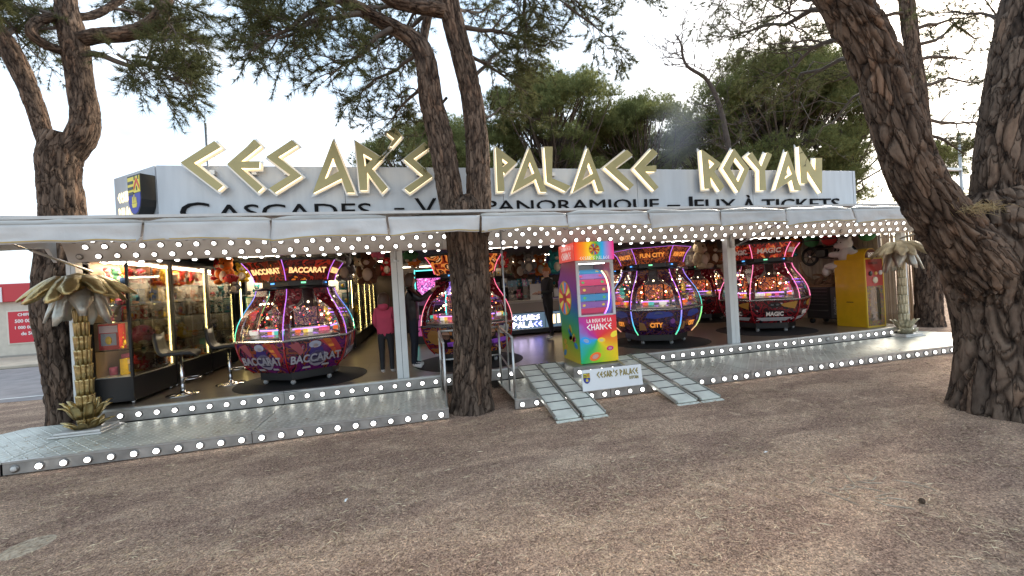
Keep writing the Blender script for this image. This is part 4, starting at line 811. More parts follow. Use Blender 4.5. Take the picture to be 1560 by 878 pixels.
# crest and small lit words on the angled end
dv = (A1-A0).normalized(); nv = Vector((dv.y, -dv.x)); nv = nv if nv.y < 0 else -nv; angz = math.atan2(dv.y, dv.x)+math.pi
def crest(parent, w_, h, depth, name='crest'):
    """heraldic shield: barred and chevroned chief over a blue base with a ship"""
    out = [(-.5, .5), (.5, .5), (.5, -.12), (.42, -.3), (.22, -.45), (0, -.5), (-.22, -.45), (-.42, -.3), (-.5, -.12)]
    P = lambda l: [(p[0]*w_, p[1]*h) for p in l]
    bl = mat('crest_black', (.01, .01, .01), .3); ye = mat('crest_yellow', (.75, .62, .06), .4); bu = mat('crest_blue', (.03, .035, .32), .4); re = mat('crest_red', (.6, .06, .03), .4)
    r = MB().prism(P(out), 0, depth, bl).build(name, parent); f = -.004
    MB().prism(P([(-.46, .46), (.46, .46), (.46, .06), (-.46, .06)]), f, 0, ye).build('field', r); MB().prism(P([(-.46, .04), (.46, .04), (.46, -.12), (.39, -.28), (.2, -.42), (0, -.46), (-.2, -.42), (-.39, -.28), (-.46, -.12)]), f, 0, bu).build('field', r)
    for z in (.36, .22, .09): MB().prism(P([(-.44, z), (-.03, z), (-.03, z-.07), (-.44, z-.07)]), f*2, f, bl).build('bar', r)
    MB().prism(P([(.02, .12), (.22, .32), (.42, .12), (.42, .22), (.22, .42), (.02, .22)]), f*2, f, re).build('chevron', r)
    b = MB()
    for x, z in ((.08, .42), (.36, .42), (.22, .16)): b.prism(P([(x-.03, z-.05), (x+.03, z-.05), (x+.03, z+.03), (x, z+.06), (x-.03, z+.03)]), f*2, f, bl)
    b.build('charges', r, kind='stuff')
    b = MB(); b.prism(P([(-.2, -.2), (.2, -.2), (.14, -.3), (-.14, -.3)]), f*2, f, ye)
    for x, z in ((-.12, -.03), (0, .02), (.12, -.05)): b.prism(P([(x-.05, -.19), (x+.05, -.19), (x+.02, z), (x-.02, z)]), f*2, f, ye)
    b.build('ship', r); return r
h_ = add('crest_mount', None, sign, (*(A0.lerp(A1, .14)+nv*.17-Vector((0, 6.5))), 3.10-2.53), (0, 0, angz)); cr = crest(h_, .33, .54, .165)
cr.parent = sign; cr.location = h_.location; cr.rotation_euler = h_.rotation_euler; bpy.data.objects.remove(h_)
lw = glow('small_lit_letters', (1.0, .80, .45), .9)
for txt, z, wd in (("CESAR'S", 3.20, .40), ('PALACE', 2.98, .40)):
    q = A0.lerp(A1, .70)+nv*.015-Vector((0, 6.5)); add('lettering', rune_mesh(txt, .13, lw, .20, width=wd), sign, (q.x, q.y, z-2.53), (0, 0, angz))
# roof mast behind the sign
MB().tube([(0, 0, 0), (0, 0, 1.95)], .022, steel, 8).tube([(0, 0, 1.7), (.42, .2, 0.3)], .004, steel, 4).box((-.08, -.08, -.02), (.08, .08, .0), steel).build('roof_mast', loc=(-3.1, 7.5, 2.53), label='thin metal mast rising behind the first letter of the sign', cat='mast')

# ---------------------------------------------------------------- metal platforms with bulbs
edgem = mat('platform_edge', (0.42, 0.39, 0.36), 0.45, 0.55, var=0.35, vscale=7)
Y0, Y1, PZ = 5.17, 6.30, 0.14
def bulbs_along(parent, x0, x1, y, z, org, step=.197):
    n = max(1, int(round((x1-x0)/step)))
    for i in range(n): bulb(parent, (x0+(i+.5)*(x1-x0)/n-org[0], y-org[1], z), (0, -1, 0), rb.random() < .02)
SECT = [(-4.10, -1.87, 'between the left palm and the left part of the front'), (-1.87, .32, 'left of the middle pine'), (1.16, 2.50, 'under the left ramp, right of the middle pine'), (2.50, 4.77, 'under the right ramp'), (4.77, 6.95, 'right of the ramps, before the second post'), (6.95, 9.15, 'in front of the yellow machine')]
for a, c_, wh in SECT:
    o_ = (a, Y0); s = empty('metal_platform', (a, Y0, 0), 0, f'low diamond plate platform section {wh}', 'platform', 'bulb-edged platform sections')
    L = c_-a
    MB().box((.004, .012, PZ-.02), (L-.004, Y1-Y0, PZ), PLATE, .003).build('deck', s)
    MB().box((.004, .0, .012), (L-.004, .011, PZ-.002), edgem).build('edge_board', s); MB().box((.004, -.006, PZ-.016), (L-.004, .0105, PZ+.003), alu).build('nosing', s)
    b = MB()
    for x in (.15, L/2, L-.15): b.box((x-.03, .15, -.04), (x+.03, .21, PZ-.02), black); b.box((x-.03, .95, -.04), (x+.03, 1.01, PZ-.02), black)
    b.build('feet', s); bulbs_along(s, a, c_, Y0, .066, o_)
# sections seen behind the tree notch share the riser of the floor
for a, c_, wh in ((-4.10, -1.87, 'behind the leftmost platform'), (-1.87, .32, 'left of the middle pine'), (.32, 2.28, 'behind the middle pine'), (3.20, 4.77, 'below the purple coin machine'), (4.77, 6.95, 'below the second white post'), (6.95, 9.95, 'below the yellow machine')):
    s = empty('riser_strip', (a, 6.36, 0), 0, f'upper riser strip with a row of bulbs {wh}', 'riser', 'bulb-lit riser strips'); L = c_-a
    MB().box((.003, 0, .142), (L-.003, .035, FLOOR_Z+.012), edgem).build('edge_board', s); MB().box((.003, -.008, FLOOR_Z-.01), (L-.003, .06, FLOOR_Z+.016), alu).build('nosing', s); bulbs_along(s, a, c_, 6.36, .222, (a, 6.36))
s = empty('riser_strip', (2.28, 5.94, 0), 0, 'short riser strip with bulbs under the wheel machine', 'riser', 'bulb-lit riser strips')
MB().box((0, 0, .142), (.92, .018, FLOOR_Z-.002), edgem).build('edge_board', s); bulbs_along(s, 2.28, 3.20, 5.94, .222, (2.28, 5.94))
def corner(poly, lab, x0, x1):
    s = empty('metal_platform', (poly[0][0], poly[0][1], 0), 0, lab, 'platform', 'bulb-edged platform sections'); P = [(p[0]-poly[0][0], p[1]-poly[0][1]) for p in poly]
    MB().prism(P, PZ-.02, PZ-.001, PLATE, axis='z').build('deck', s); b = MB()
    for (ax, ay), (bx, by) in zip(P, P[1:]+P[:1]):
        d = Vector((bx-ax, by-ay)).normalized(); n = Vector((-d.y, d.x))*.01; b.prism([(ax, ay), (bx, by), (bx+n.x, by+n.y), (ax+n.x, ay+n.y)], .012, PZ-.021, edgem, axis='z')
    b.build('edge_board', s); bulbs_along(s, x0, x1, poly[0][1], .066, poly[0])
corner([(-5.3, 5.17), (-4.106, 5.17), (-4.106, 6.30), (-4.5, 6.60), (-4.95, 6.62), (-5.3, 6.1)], 'leftmost cut-off corner platform beside the left palm', -5.3, -4.106)
corner([(9.156, 5.17), (10.35, 5.17), (10.5, 5.9), (10.35, 6.62), (9.98, 6.62), (9.98, 6.30), (9.156, 6.30)], 'rightmost corner platform with the right palm on it', 9.156, 10.35)
# guard rail round the middle pine
s = empty('guard_rail', (.74, 5.7, 0), 0, 'tubular steel guard rail around the middle pine trunk', 'railing')
def GR(p): return [(q[0]-.74, q[1]-5.7, q[2]) for q in p]
for sx in (.30, 1.185):
    MB().tube(GR([(sx, 5.24, 0), (sx, 5.24, .93)]), .017, steel, 8).build('upright', s); MB().tube(GR([(sx, 6.12, .1), (sx, 6.12, 1.0)]), .017, steel, 8).build('upright', s)
    MB().tube(GR([(sx, 5.24, .93), (sx, 6.12, 1.0)]), .017, steel, 8).build('top_bar', s); MB().tube(GR([(sx, 5.24, .45), (sx, 6.12, .58)]), .012, steel, 8).build('middle_bar', s)
MB().tube(GR([(.30, 6.12, 1.0), (1.185, 6.12, 1.0)]), .017, steel, 8).build('top_bar', s); MB().tube(GR([(.30, 6.12, .58), (1.185, 6.12, .58)]), .012, steel, 8).build('middle_bar', s)
# loading ramps
rampm = mat('ramp_plate', (0.68, 0.69, 0.61), 0.6, 0.0, var=0.2, vscale=6); lip = mat('ramp_lip', (0.5, 0.52, 0.48), .4, .8)
def ramp(x0, x1, lab, dx=0.0):
    s = empty('loading_ramp', (x0, 4.52, 0), 0, lab, 'ramp', 'two folding aluminium ramps'); W_ = x1-x0; lw_ = (W_-.03)/2
    L = math.hypot(1.74, .31); an = math.atan2(.31, 1.74); M0 = Matrix.Rotation(an, 4, 'X') @ Matrix.Translation((0, 0, .012))
    for k in range(2):
        xa = k*(lw_+.03); lf = add('ramp_leaf', None, s); b = MB()
        for xx in (xa, xa+lw_-.022): b.box((xx, 0.02, 0), (xx+.022, L, .042), lip, .004)
        me = b.mesh('side_rail'); me.transform(M0); lf.data = None; bpy.data.objects.remove(lf); lf = add('ramp_leaf', me, s)
        n = 8; 
        for i in range(n):
            a0, a1 = .0+i*L/n+.006, (i+1)*L/n-.008; b = MB(); b.box((xa+.024, a0, .006), (xa+lw_-.024, a1, .026), rampm, .003)
            b.box((xa+.024, a1-.004, .0), (xa+lw_-.024, a1+.012, .029), black)
            if i == 0: b.box((xa+.0, -.05, -.004), (xa+lw_, .0, .004), rampm)
            me = b.mesh('slat'); me.transform(M0); add('slat', me, lf)
ramp(1.48, 2.12, 'left aluminium loading ramp of two slatted leaves beside the middle pine'); ramp(3.06, 3.71, 'right aluminium loading ramp of two slatted leaves beside the white board')
# white board leaning on the platform
s = empty('sign_board', (2.495, 5.09, .0), 0, "white board with a crest reading CESAR'S PALACE ROYAN between the ramps", 'sign'); s.rotation_euler = (-.12, 0, 0); s.location = (2.495, 5.06, .16)
MB().box((-.435, 0, 0), (.435, .012, .275), mat('board_white', (.78, .78, .78), .35), .002).build('board', s)
olive = mat('olive_gold', (.30, .23, .05), .4); q = crest(s, .095, .135, .003); q.location = (-.37, -.004, .165)
add('lettering', rune_mesh("CESAR'S PALACE", .075, olive, .30, ext=.002, width=.60), s, (.08, -.004, .195)); add('lettering', rune_mesh('ROYAN', .04, olive, .28, ext=.002, width=.13), s, (.31, -.004, .115))

# ---------------------------------------------------------------- hexagonal coin pushers
caster_tyre = mat('caster_tyre', (0.35, 0.34, 0.33), .5); GLASS = glass_mat('clear_glass', (.97, .98, .98), .8)
RAIN = grad_mat('led_rainbow', [(0, (1, .15, .45)), (.2, (1, .45, .25)), (.4, (.35, 1, .25)), (.6, (.1, .9, .7)), (.8, (.15, .3, 1)), (1, (.65, .2, 1))], (.45, .3, .62), 0.05, .5)
WARM = glow('warm_lamp', (1, .75, .45), 4.0); PURPLE = glow('purple_led', (.45, .2, 1), 1.6); COIN = mat('coin', (.75, .62, .35), .3, .9); TRAY = mat('tray', (.55, .48, .42), .15, .5); SILV = mat('rim_silver', (.62, .61, .6), .25, .8)
PINK = glow('led_pink', (1, .22, .45), .8); ORG = glow('led_orange', (1, .32, .06), 2.0); REDL = glow('led_red', (1, .05, .03), 1.6); towerm = mat('tower_shell', (.05, .02, .025), .3, var=.5, vscale=12); LOW = [(.20, .68), (.30, .775), (.42, .84), (.55, .88), (.68, .90)]
UP = [(.705, .90), (.82, .888), (.94, .855), (1.06, .80), (1.17, .73), (1.27, .66), (1.36, .61), (1.45, .585)]
TOP = [(1.58, .60), (1.66, .625), (1.76, .67), (1.88, .76)]
def hexv(r, k, z): a = math.pi/3*k; return (r*math.cos(a), r*math.sin(a), z)
def prof_r(prof, z):
    for (z0, r0), (z1, r1) in zip(prof, prof[1:]):
        if z <= z1: return r0+(r1-r0)*max(0, (z-z0)/(z1-z0))
    return prof[-1][1]
def panel_print(k, prof, poly, m, off):
    """a convex shape (u, z) printed on the curved face k"""
    z0, z1 = min(p[1] for p in poly), max(p[1] for p in poly); n = 7; vs = []
    for i in range(n+1):
        z = z0+(z1-z0)*i/n; xs = []
        for (ua, za), (ub, zb) in zip(poly, poly[1:]+poly[:1]):
            if min(za, zb)-1e-9 <= z <= max(za, zb)+1e-9: xs += [ua, ub] if abs(za-zb) < 1e-9 else [ua+(ub-ua)*(z-za)/(zb-za)]
        r = prof_r(prof, z)+off; a, b_ = Vector(hexv(r, k, z)), Vector(hexv(r, k+1, z)); vs += [tuple(a.lerp(b_, min(xs))), tuple(a.lerp(b_, max(xs)))]
    return MB().add(vs, [(2*i, 2*i+1, 2*i+3, 2*i+2) for i in range(n)], m)
def oval(u, z, ru, rz, n=14): return [(u+ru*math.cos(2*math.pi*i/n), z+rz*math.sin(2*math.pi*i/n)) for i in range(n)]
def coin_pusher(name, label, loc, rotdeg, art, signart, led, trim, title=None, low_title=None, tcol=None, towercol=None, detail=True, header_led=False, lcol=None, prints=(), sidem=None):
    s = empty(name, loc, R(rotdeg), label, 'arcade machine', 'hexagonal coin pushers')
    MB().lathe([(.60, .075), (.60, .20)], blackp, n=6, smooth=False).build('base', s)
    if detail:
        for k in range(6):
            p = hexv(.53, k, 0); c_ = MB().box((p[0]-.018, p[1]-.018, .05), (p[0]+.018, p[1]+.018, .08), SILV); c_ = c_.build('caster', s)
            MB().lathe([(.0, -.014), (.036, -.014), (.036, .014), (0, .014)], caster_tyre, (p[0], p[1], .036), 12, axis='x').build('wheel', c_)
    def strip(prof, k, m, inset=0.0, shrink=0.0):
        n = len(prof); vs = []
        for z, r in prof:
            a, b_ = Vector(hexv(r-inset, k, z)), Vector(hexv(r-inset, k+1, z)); d = (b_-a)*shrink; vs += [tuple(a+d), tuple(b_-d)]
        fs = [(2*i, 2*i+1, 2*i+3, 2*i+2) for i in range(n-1)]; return MB().add(vs, fs, m)
    for k in range(6):
        ap = strip(LOW, k, art, 0, .02).build('art_panel', s); a30 = math.pi/3*(k+.5)
        gp = strip(UP, k, GLASS, .004, .03).build('glass_panel', s)
        strip(TOP, k, signart, 0, .015).build('sign_panel', s)
        for nm_, poly, m_ in prints:
            panel_print(k, LOW, poly, m_, .003).build(nm_, ap)
        if sidem:
            for q in (0, 1):
                P_ = [(z, r_) for z, r_ in UP]; fu = [.10, .10, .10, .11, .17, .30, .36, .36]; vs = []
                for (z, r_), f_ in zip(P_, fu):
                    a_, b_ = Vector(hexv(r_-.001, k, z)), Vector(hexv(r_-.001, k+1, z)); vs += [tuple(a_.lerp(b_, .02 if q == 0 else .98)), tuple(a_.lerp(b_, f_ if q == 0 else 1-f_))]
                MB().add(vs, [(2*i, 2*i+1, 2*i+3, 2*i+2) for i in range(len(P_)-1)], sidem).build('side_art', gp)
        if low_title:
            rr_ = .865*.866+.012; q = add('lettering', text_mesh(low_title, .17 if len(low_title) > 6 else .125, .004, lcol or tcol, .004, .82), ap, (rr_*math.cos(a30), rr_*math.sin(a30), .42), (-.22, 0, a30+math.pi/2))
            q.rotation_euler = (Matrix.Rotation(a30+math.pi/2, 3, 'Z') @ Matrix.Rotation(.30, 3, 'X')).to_euler()
            q.location = ((.84*.866+.02)*math.cos(a30), (.84*.866+.02)*math.sin(a30), .40)
        if title:
            q = add('lettering', text_mesh(title, .15 if len(title) < 7 else .12, .004, tcol, .004, .95 if len(title) < 8 else .86), s, ((.662*.866+.014)*math.cos(a30), (.662*.866+.014)*math.sin(a30), 1.73)); q.rotation_euler = (Matrix.Rotation(a30+math.pi/2, 3, 'Z') @ Matrix.Rotation(.44, 3, 'X')).to_euler()
        # glass frame lines, trim and LED at each corner
        MB().tube([hexv(r+.006, k, z) for z, r in UP], .006, led, 6).build('led_strip', s)
        MB().tube([hexv(r+.002, k, z) for z, r in LOW], .012, trim, 6).build('corner_trim', s)
        MB().tube([hexv(r+.004, k, z) for z, r in TOP], .006, led, 6).build('led_strip', s)
        if header_led: MB().tube([hexv(.766, k, 1.885), hexv(.766, k+1, 1.885)], .010, led, 6).build('led_strip', s)
        if detail:
            fr = MB(); P = lambda u, z, r: tuple(Vector(hexv(r-.012, k, z)).lerp(Vector(hexv(r-.012, k+1, z)), u))
            for u0 in (.10, .90):
                e = .36 if u0 < .5 else .64
                fr.tube([P(u0, .72, .898), P(u0, .94, .855), P(u0, 1.10, .78), P(e, 1.24, .68), P(e, 1.43, .59)], .007, SILV, 5)
            fr.build('glass_frame', s)
            # player field behind the glass: tray, coins, prizes, lamps
            def F_(rad, lat, z): ca, sa = math.cos(a30), math.sin(a30); return Vector((rad*ca-lat*sa, rad*sa+lat*ca, z))
            tr = MB(); tr.loft([[F_(.48, -.26, .725), F_(.74, -.36, .725), F_(.74, .36, .725), F_(.48, .26, .725)], [F_(.48, -.26, .80), F_(.74, -.36, .74), F_(.74, .36, .74), F_(.48, .26, .80)]], TRAY); tr.loft([[F_(.34, -.2, .80), F_(.52, -.28, .80), F_(.52, .28, .80), F_(.34, .2, .80)], [F_(.34, -.2, .86), F_(.52, -.28, .86), F_(.52, .28, .86), F_(.34, .2, .86)]], TRAY); t_ = tr.build('pusher_tray', s)
            cn = MB(); rc = random.Random(k*7+len(label))
            for i in range(46):
                u = rc.random(); rad = .50+.23*u if i < 32 else rc.uniform(.36, .51); lat = rc.uniform(-.3, .3)*rad/.7; z = .803-.06*max(0, u)+.006*rc.random() if i < 32 else .866
                p = F_(rad, lat, z); cn.lathe([(.013, -.0015), (.013, .0015)], COIN, p, 6, False)
            cn.build('coins', t_, kind='stuff')
            pr = MB()
            for i in range(5):
                p = F_(rc.uniform(.52, .68), rc.uniform(-.28, .28), .80); c3 = rc.choice([(.9, .15, .03), (.1, .55, .45), (.8, .75, .65), (.75, .1, .2), (.9, .6, .1)]); pm = mat('prize_%d_%d_%d' % tuple(int(v*100) for v in c3), c3, .4, emit=c3, estr=.35); w_ = rc.uniform(.025, .045); pr.box(tuple(p-Vector((w_, w_, .02))), tuple(p+Vector((w_, w_, .035))), pm)
            pr.build('prizes', t_, kind='stuff')
            MB().tube([F_(.525, -.25, .835), F_(.525, .25, .835)], .008, PURPLE, 5).build('led_strip', t_)
            lm = MB(); 
            for lat in (-.18, .0, .18): lm.ball(F_(.50, lat, 1.24), .017, WARM, 6, 4)
            for i in range(14): lm.ball(F_(rc.uniform(.34, .60), rc.uniform(-.26, .26), rc.uniform(.84, 1.20)), rc.uniform(.007, .013), rc.choice([ORG, REDL, WARM, REDL, PINK]), 5, 4)
            lm.ball(F_(.40, .22, 1.02), .02, WARM, 6, 4); lm.build('lamps', s)
            MB().loft([[F_(.345, -.17, .88), F_(.35, .17, .88), F_(.33, .17, .885), F_(.33, -.17, .88)], [F_(.345, -.17, 1.16), F_(.35, .17, 1.16), F_(.33, .17, 1.16), F_(.33, -.17, 1.16)]], towercol).build('back_glass', s)
    MB().lathe([(.91, .675), (.925, .69), (.91, .71), (.80, .712), (.80, .69)], SILV, n=6, smooth=False).build('rim', s)
    MB().lathe([(.88, .70), (.30, .715), (.30, 1.45), (.57, 1.45)], towerm, n=6, smooth=False).build('tower', s)
    nk = MB().lathe([(.60, 1.452), (.62, 1.47), (.50, 1.50), (.50, 1.58)], blackp, n=6, smooth=False).build('neck', s)
    if detail:
        for k in range(6):
            a30 = math.pi/3*(k+.5); rr_ = .44
            q = MB().box((-.07, -.006, -.012), (.0, 0, .012), glow('counter_display_%d' % (k % 2), (.1, .4, 1) if k % 2 else (.2, .8, .4), .9)).build('display', nk); q.location = (.445*math.cos(a30), .445*math.sin(a30), 1.545); q.rotation_euler = (0, 0, a30+math.pi/2)
    MB().lathe([(.78, 1.88), (.78, 1.91), (.60, 1.93), (0, 1.935)], blackp, n=6, smooth=False).build('roof', s)
    return s
cream = mat('title_cream', (.85, .55, .25), .4, emit=(1, .58, .24), estr=.6); silvt = mat('title_silver', (.48, .45, .50), .3, .4); orange = mat('title_orange', (.75, .28, .05), .4, emit=(1, .35, .06), estr=.35); whitet = mat('title_white', (.6, .55, .52), .4, emit=(1, .8, .7), estr=.05)
a1 = art_mat('art_magician', [(.035, .005, .04), (.22, .02, .14), (.30, .03, .22), (.10, .02, .20), (.55, .12, .04), (.02, .01, .05), (.40, .03, .10), (.55, .35, .45)], 4.6, .05, dist=1.6, ink=.38)
s1 = art_mat('sign_fire', [(.01, .003, .002), (.04, .005, .003), (.30, .02, .008), (.02, .003, .002), (.12, .01, .005), (.02, .003, .002), (.8, .20, .02)], 5.5, .42, dist=1.0)
a2 = art_mat('art_cards', [(.02, .01, .02), (.25, .02, .02), (.08, .03, .12), (.5, .18, .05), (.03, .02, .02), (.18, .06, .2), (.6, .4, .2)], 4.2, .06, seed=3)
s2 = art_mat('sign_portrait', [(.02, .004, .003), (.3, .03, .01), (.95, .30, .06), (.06, .01, .006), (1, .55, .25), (.5, .08, .02)], 4.5, .45, seed=5)
a3 = art_mat('art_city', [(.015, .008, .03), (.10, .02, .14), (.03, .01, .05), (.35, .10, .05), (.12, .05, .25), (.02, .01, .02), (.45, .2, .12), (.25, .12, .5)], 7.5, .05, seed=8, ink=.42)
s3 = art_mat('sign_city', [(.02, .006, .003), (.16, .02, .008), (.03, .006, .004), (.5, .10, .02), (.05, .01, .01), (.75, .25, .05)], 9, .28, seed=9)
a4 = art_mat('art_magic', [(.03, .004, .006), (.26, .012, .015), (.05, .004, .008), (.32, .02, .03), (.01, .005, .01), (.20, .01, .02), (.75, .72, .72)], 4.2, .05, seed=13)
s4 = art_mat('sign_magic', [(.02, .004, .003), (.35, .02, .015), (.04, .005, .004), (.6, .05, .02), (.9, .3, .08)], 6.5, .33, seed=14)
redt = mat('red_trim', (.38, .012, .02), .25, coat=.6); PINK = glow('led_pink', (1, .22, .45), .8); ORG = glow('led_orange', (1, .32, .06), 2.0)
tow = art_mat('tower_glow', [(.03, .008, .01), (.25, .03, .02), (.8, .22, .05), (.05, .012, .03), (.12, .02, .02), (.9, .5, .25)], 16, .45, seed=2); tow2 = art_mat('tower_glow_violet', [(.02, .01, .04), (.16, .04, .14), (.5, .25, .15), (.03, .01, .05), (.10, .05, .12), (.7, .6, .5)], 16, .35, seed=4)
F0 = FLOOR_Z+.004
pr_ = lambda n_, c3, e=.05: mat('print_'+n_, tuple(v*.6 for v in c3), .3, emit=c3, estr=e*.6)
PR1 = [('print_beam', [(.55, .66), (.80, .66), (.95, .46), (.90, .36)], pr_('beam_red', (.55, .05, .06))), ('print_beam', [(.60, .665), (.72, .665), (.86, .44), (.84, .40)], pr_('beam_orange', (.85, .30, .05), .1)), ('print_beam', [(.06, .64), (.22, .66), (.30, .50), (.24, .46)], pr_('beam_dim', (.45, .10, .12))), ('print_coat', [(.34, .36), (.66, .36), (.60, .56), (.42, .58)], pr_('coat', (.06, .03, .20))), ('print_hair', oval(.48, .60, .10, .055), pr_('hair_pale', (.50, .52, .66))), ('print_face', oval(.49, .575, .045, .035), pr_('face_pale', (.62, .44, .38))), ('print_ring', oval(.53, .38, .17, .125), pr_('ring_silver', (.42, .38, .46))), ('print_ring', oval(.53, .38, .13, .095), pr_('ring_dark', (.05, .03, .09))), ('print_card', [(.25, .24), (.42, .24), (.40, .27), (.27, .27)], pr_('card_white', (.62, .60, .60))), ('print_card', [(.62, .25), (.78, .25), (.76, .28), (.64, .28)], pr_('card_white', (.62, .60, .60)))]
PR2 = [('print_figure', oval(.25, .50, .16, .13), pr_('brown_gold', (.45, .22, .06))), ('print_shadow', [(.40, .30), (.62, .30), (.60, .64), (.42, .62)], pr_('deep_black', (.015, .01, .015))), ('print_face', oval(.52, .54, .09, .08), pr_('face_warm', (.55, .30, .20))), ('print_flash', [(.50, .34), (.92, .36), (.88, .44), (.52, .42)], pr_('violet', (.20, .06, .40), .3)), ('print_card', [(.78, .50), (.90, .50), (.92, .64), (.80, .66)], pr_('card_white', (.62, .60, .60))), ('print_card', [(.68, .52), (.78, .50), (.80, .64), (.70, .65)], pr_('card_cream', (.55, .52, .48))), ('print_spade', oval(.85, .58, .03, .035), pr_('deep_black', (.015, .01, .015)))]
PR3 = [('print_car', [(.28, .54), (.50, .52), (.86, .57), (.80, .64), (.55, .665), (.34, .64)], pr_('car_blue', (.05, .07, .35), .12)), ('print_window', [(.45, .60), (.66, .595), (.62, .645), (.50, .65)], pr_('car_glass', (.22, .26, .45))), ('print_letter', [(.10, .30), (.28, .30), (.24, .44), (.14, .46)], pr_('letter_tan', (.50, .25, .10))), ('print_letter', oval(.40, .39, .07, .06), pr_('letter_tan', (.50, .25, .10))), ('print_letter', oval(.40, .39, .035, .03), pr_('deep_black', (.015, .01, .015))), ('print_slot', [(.32, .33), (.62, .33), (.62, .37), (.32, .37)], pr_('deep_black', (.015, .01, .015))), ('print_star', oval(.84, .47, .05, .05), pr_('star_violet', (.35, .10, .45)))]
PR4 = [('print_flash', [(.60, .60), (.96, .66), (.92, .50), (.70, .54)], pr_('flare_gold', (.60, .30, .05))), ('print_banner', [(.20, .245), (.80, .245), (.94, .33), (.90, .36), (.70, .30), (.30, .30), (.10, .36), (.06, .33)][:1]+[(.80, .245), (.92, .32), (.70, .315), (.30, .315), (.08, .32)], pr_('banner_white', (.60, .60, .62))), ('print_mask', oval(.50, .585, .14, .06), pr_('mask_black', (.02, .012, .014))), ('print_eye', oval(.45, .59, .035, .018), pr_('banner_white', (.60, .60, .62))), ('print_eye', oval(.56, .59, .035, .018), pr_('banner_white', (.60, .60, .62))), ('print_shadow', [(.28, .36), (.72, .36), (.70, .47), (.30, .47)], pr_('mask_black', (.02, .012, .014)))]
sideA = art_mat('side_maroon', [(.10, .008, .012), (.22, .012, .02), (.06, .006, .01), (.30, .02, .03), (.50, .35, .32)], 10, .06, seed=21); sideB = art_mat('side_city', [(.02, .01, .03), (.14, .02, .03), (.04, .015, .06), (.35, .12, .04), (.08, .03, .14)], 11, .06, seed=22)
coin_pusher('coin_pusher', 'purple hexagonal coin pusher lettered BACCARAT, left of the girl', (-1.88, 7.40, F0), 270, a1, s1, RAIN, redt, 'BACCARAT', 'BACCARAT', cream, tow2, lcol=silvt, prints=PR1, sidem=sideA)
coin_pusher('coin_pusher', 'red hexagonal coin pusher half hidden by the middle pine trunk', (.90, 7.55, F0), 262, a2, s2, grad_mat('led_redwhite', [(0, (1, .1, .12)), (.5, (1, .5, .4)), (1, (1, .15, .3))], (0, 0, .9), 0, .7), redt, None, None, cream, tow2, prints=PR2, sidem=sideA)
coin_pusher('coin_pusher', 'hexagonal coin pusher lettered FUN CITY with rainbow light strips', (4.75, 7.60, F0), 210, a3, s3, RAIN, RAIN, 'FUN CITY', 'CITY', orange, tow, header_led=True, prints=PR3, sidem=sideB)
coin_pusher('coin_pusher', 'red hexagonal coin pusher lettered MAGIC with pink light strips', (7.60, 7.75, F0), 210, a4, s4, PINK, redt, 'MAGIC', 'MAGIC', whitet, tow, prints=PR4, sidem=sideA)
coin_pusher('coin_pusher', 'dim red coin pusher at the back between FUN CITY and the second post', (8.15, 10.6, F0), 200, a4, s3, redt, redt, None, None, orange, tow, sidem=sideA)
coin_pusher('coin_pusher', 'dim coin pusher in the far aisle behind FUN CITY', (5.2, 10.9, F0), 215, a2, s3, redt, redt, None, None, orange, tow)
matm = mat('black_mat', (.012, .012, .013), .75, bump=.3, bscale=60)
for x, y, lab in ((-1.84, 7.30, 'under the BACCARAT machine'), (.88, 7.45, 'under the machine behind the middle pine'), (4.75, 7.50, 'under the FUN CITY machine'), (7.45, 7.62, 'under the MAGIC machine'), (8.1, 10.5, 'under the dim machine at the back')):
    MB().lathe([(.97, 0), (.97, .003), (.955, .004), (0, .0045)], matm, n=40).build('round_mat', loc=(x, y, FLOOR_Z), label='round black floor mat '+lab, cat='mat', group='round mats under coin pushers').location.z += .0005

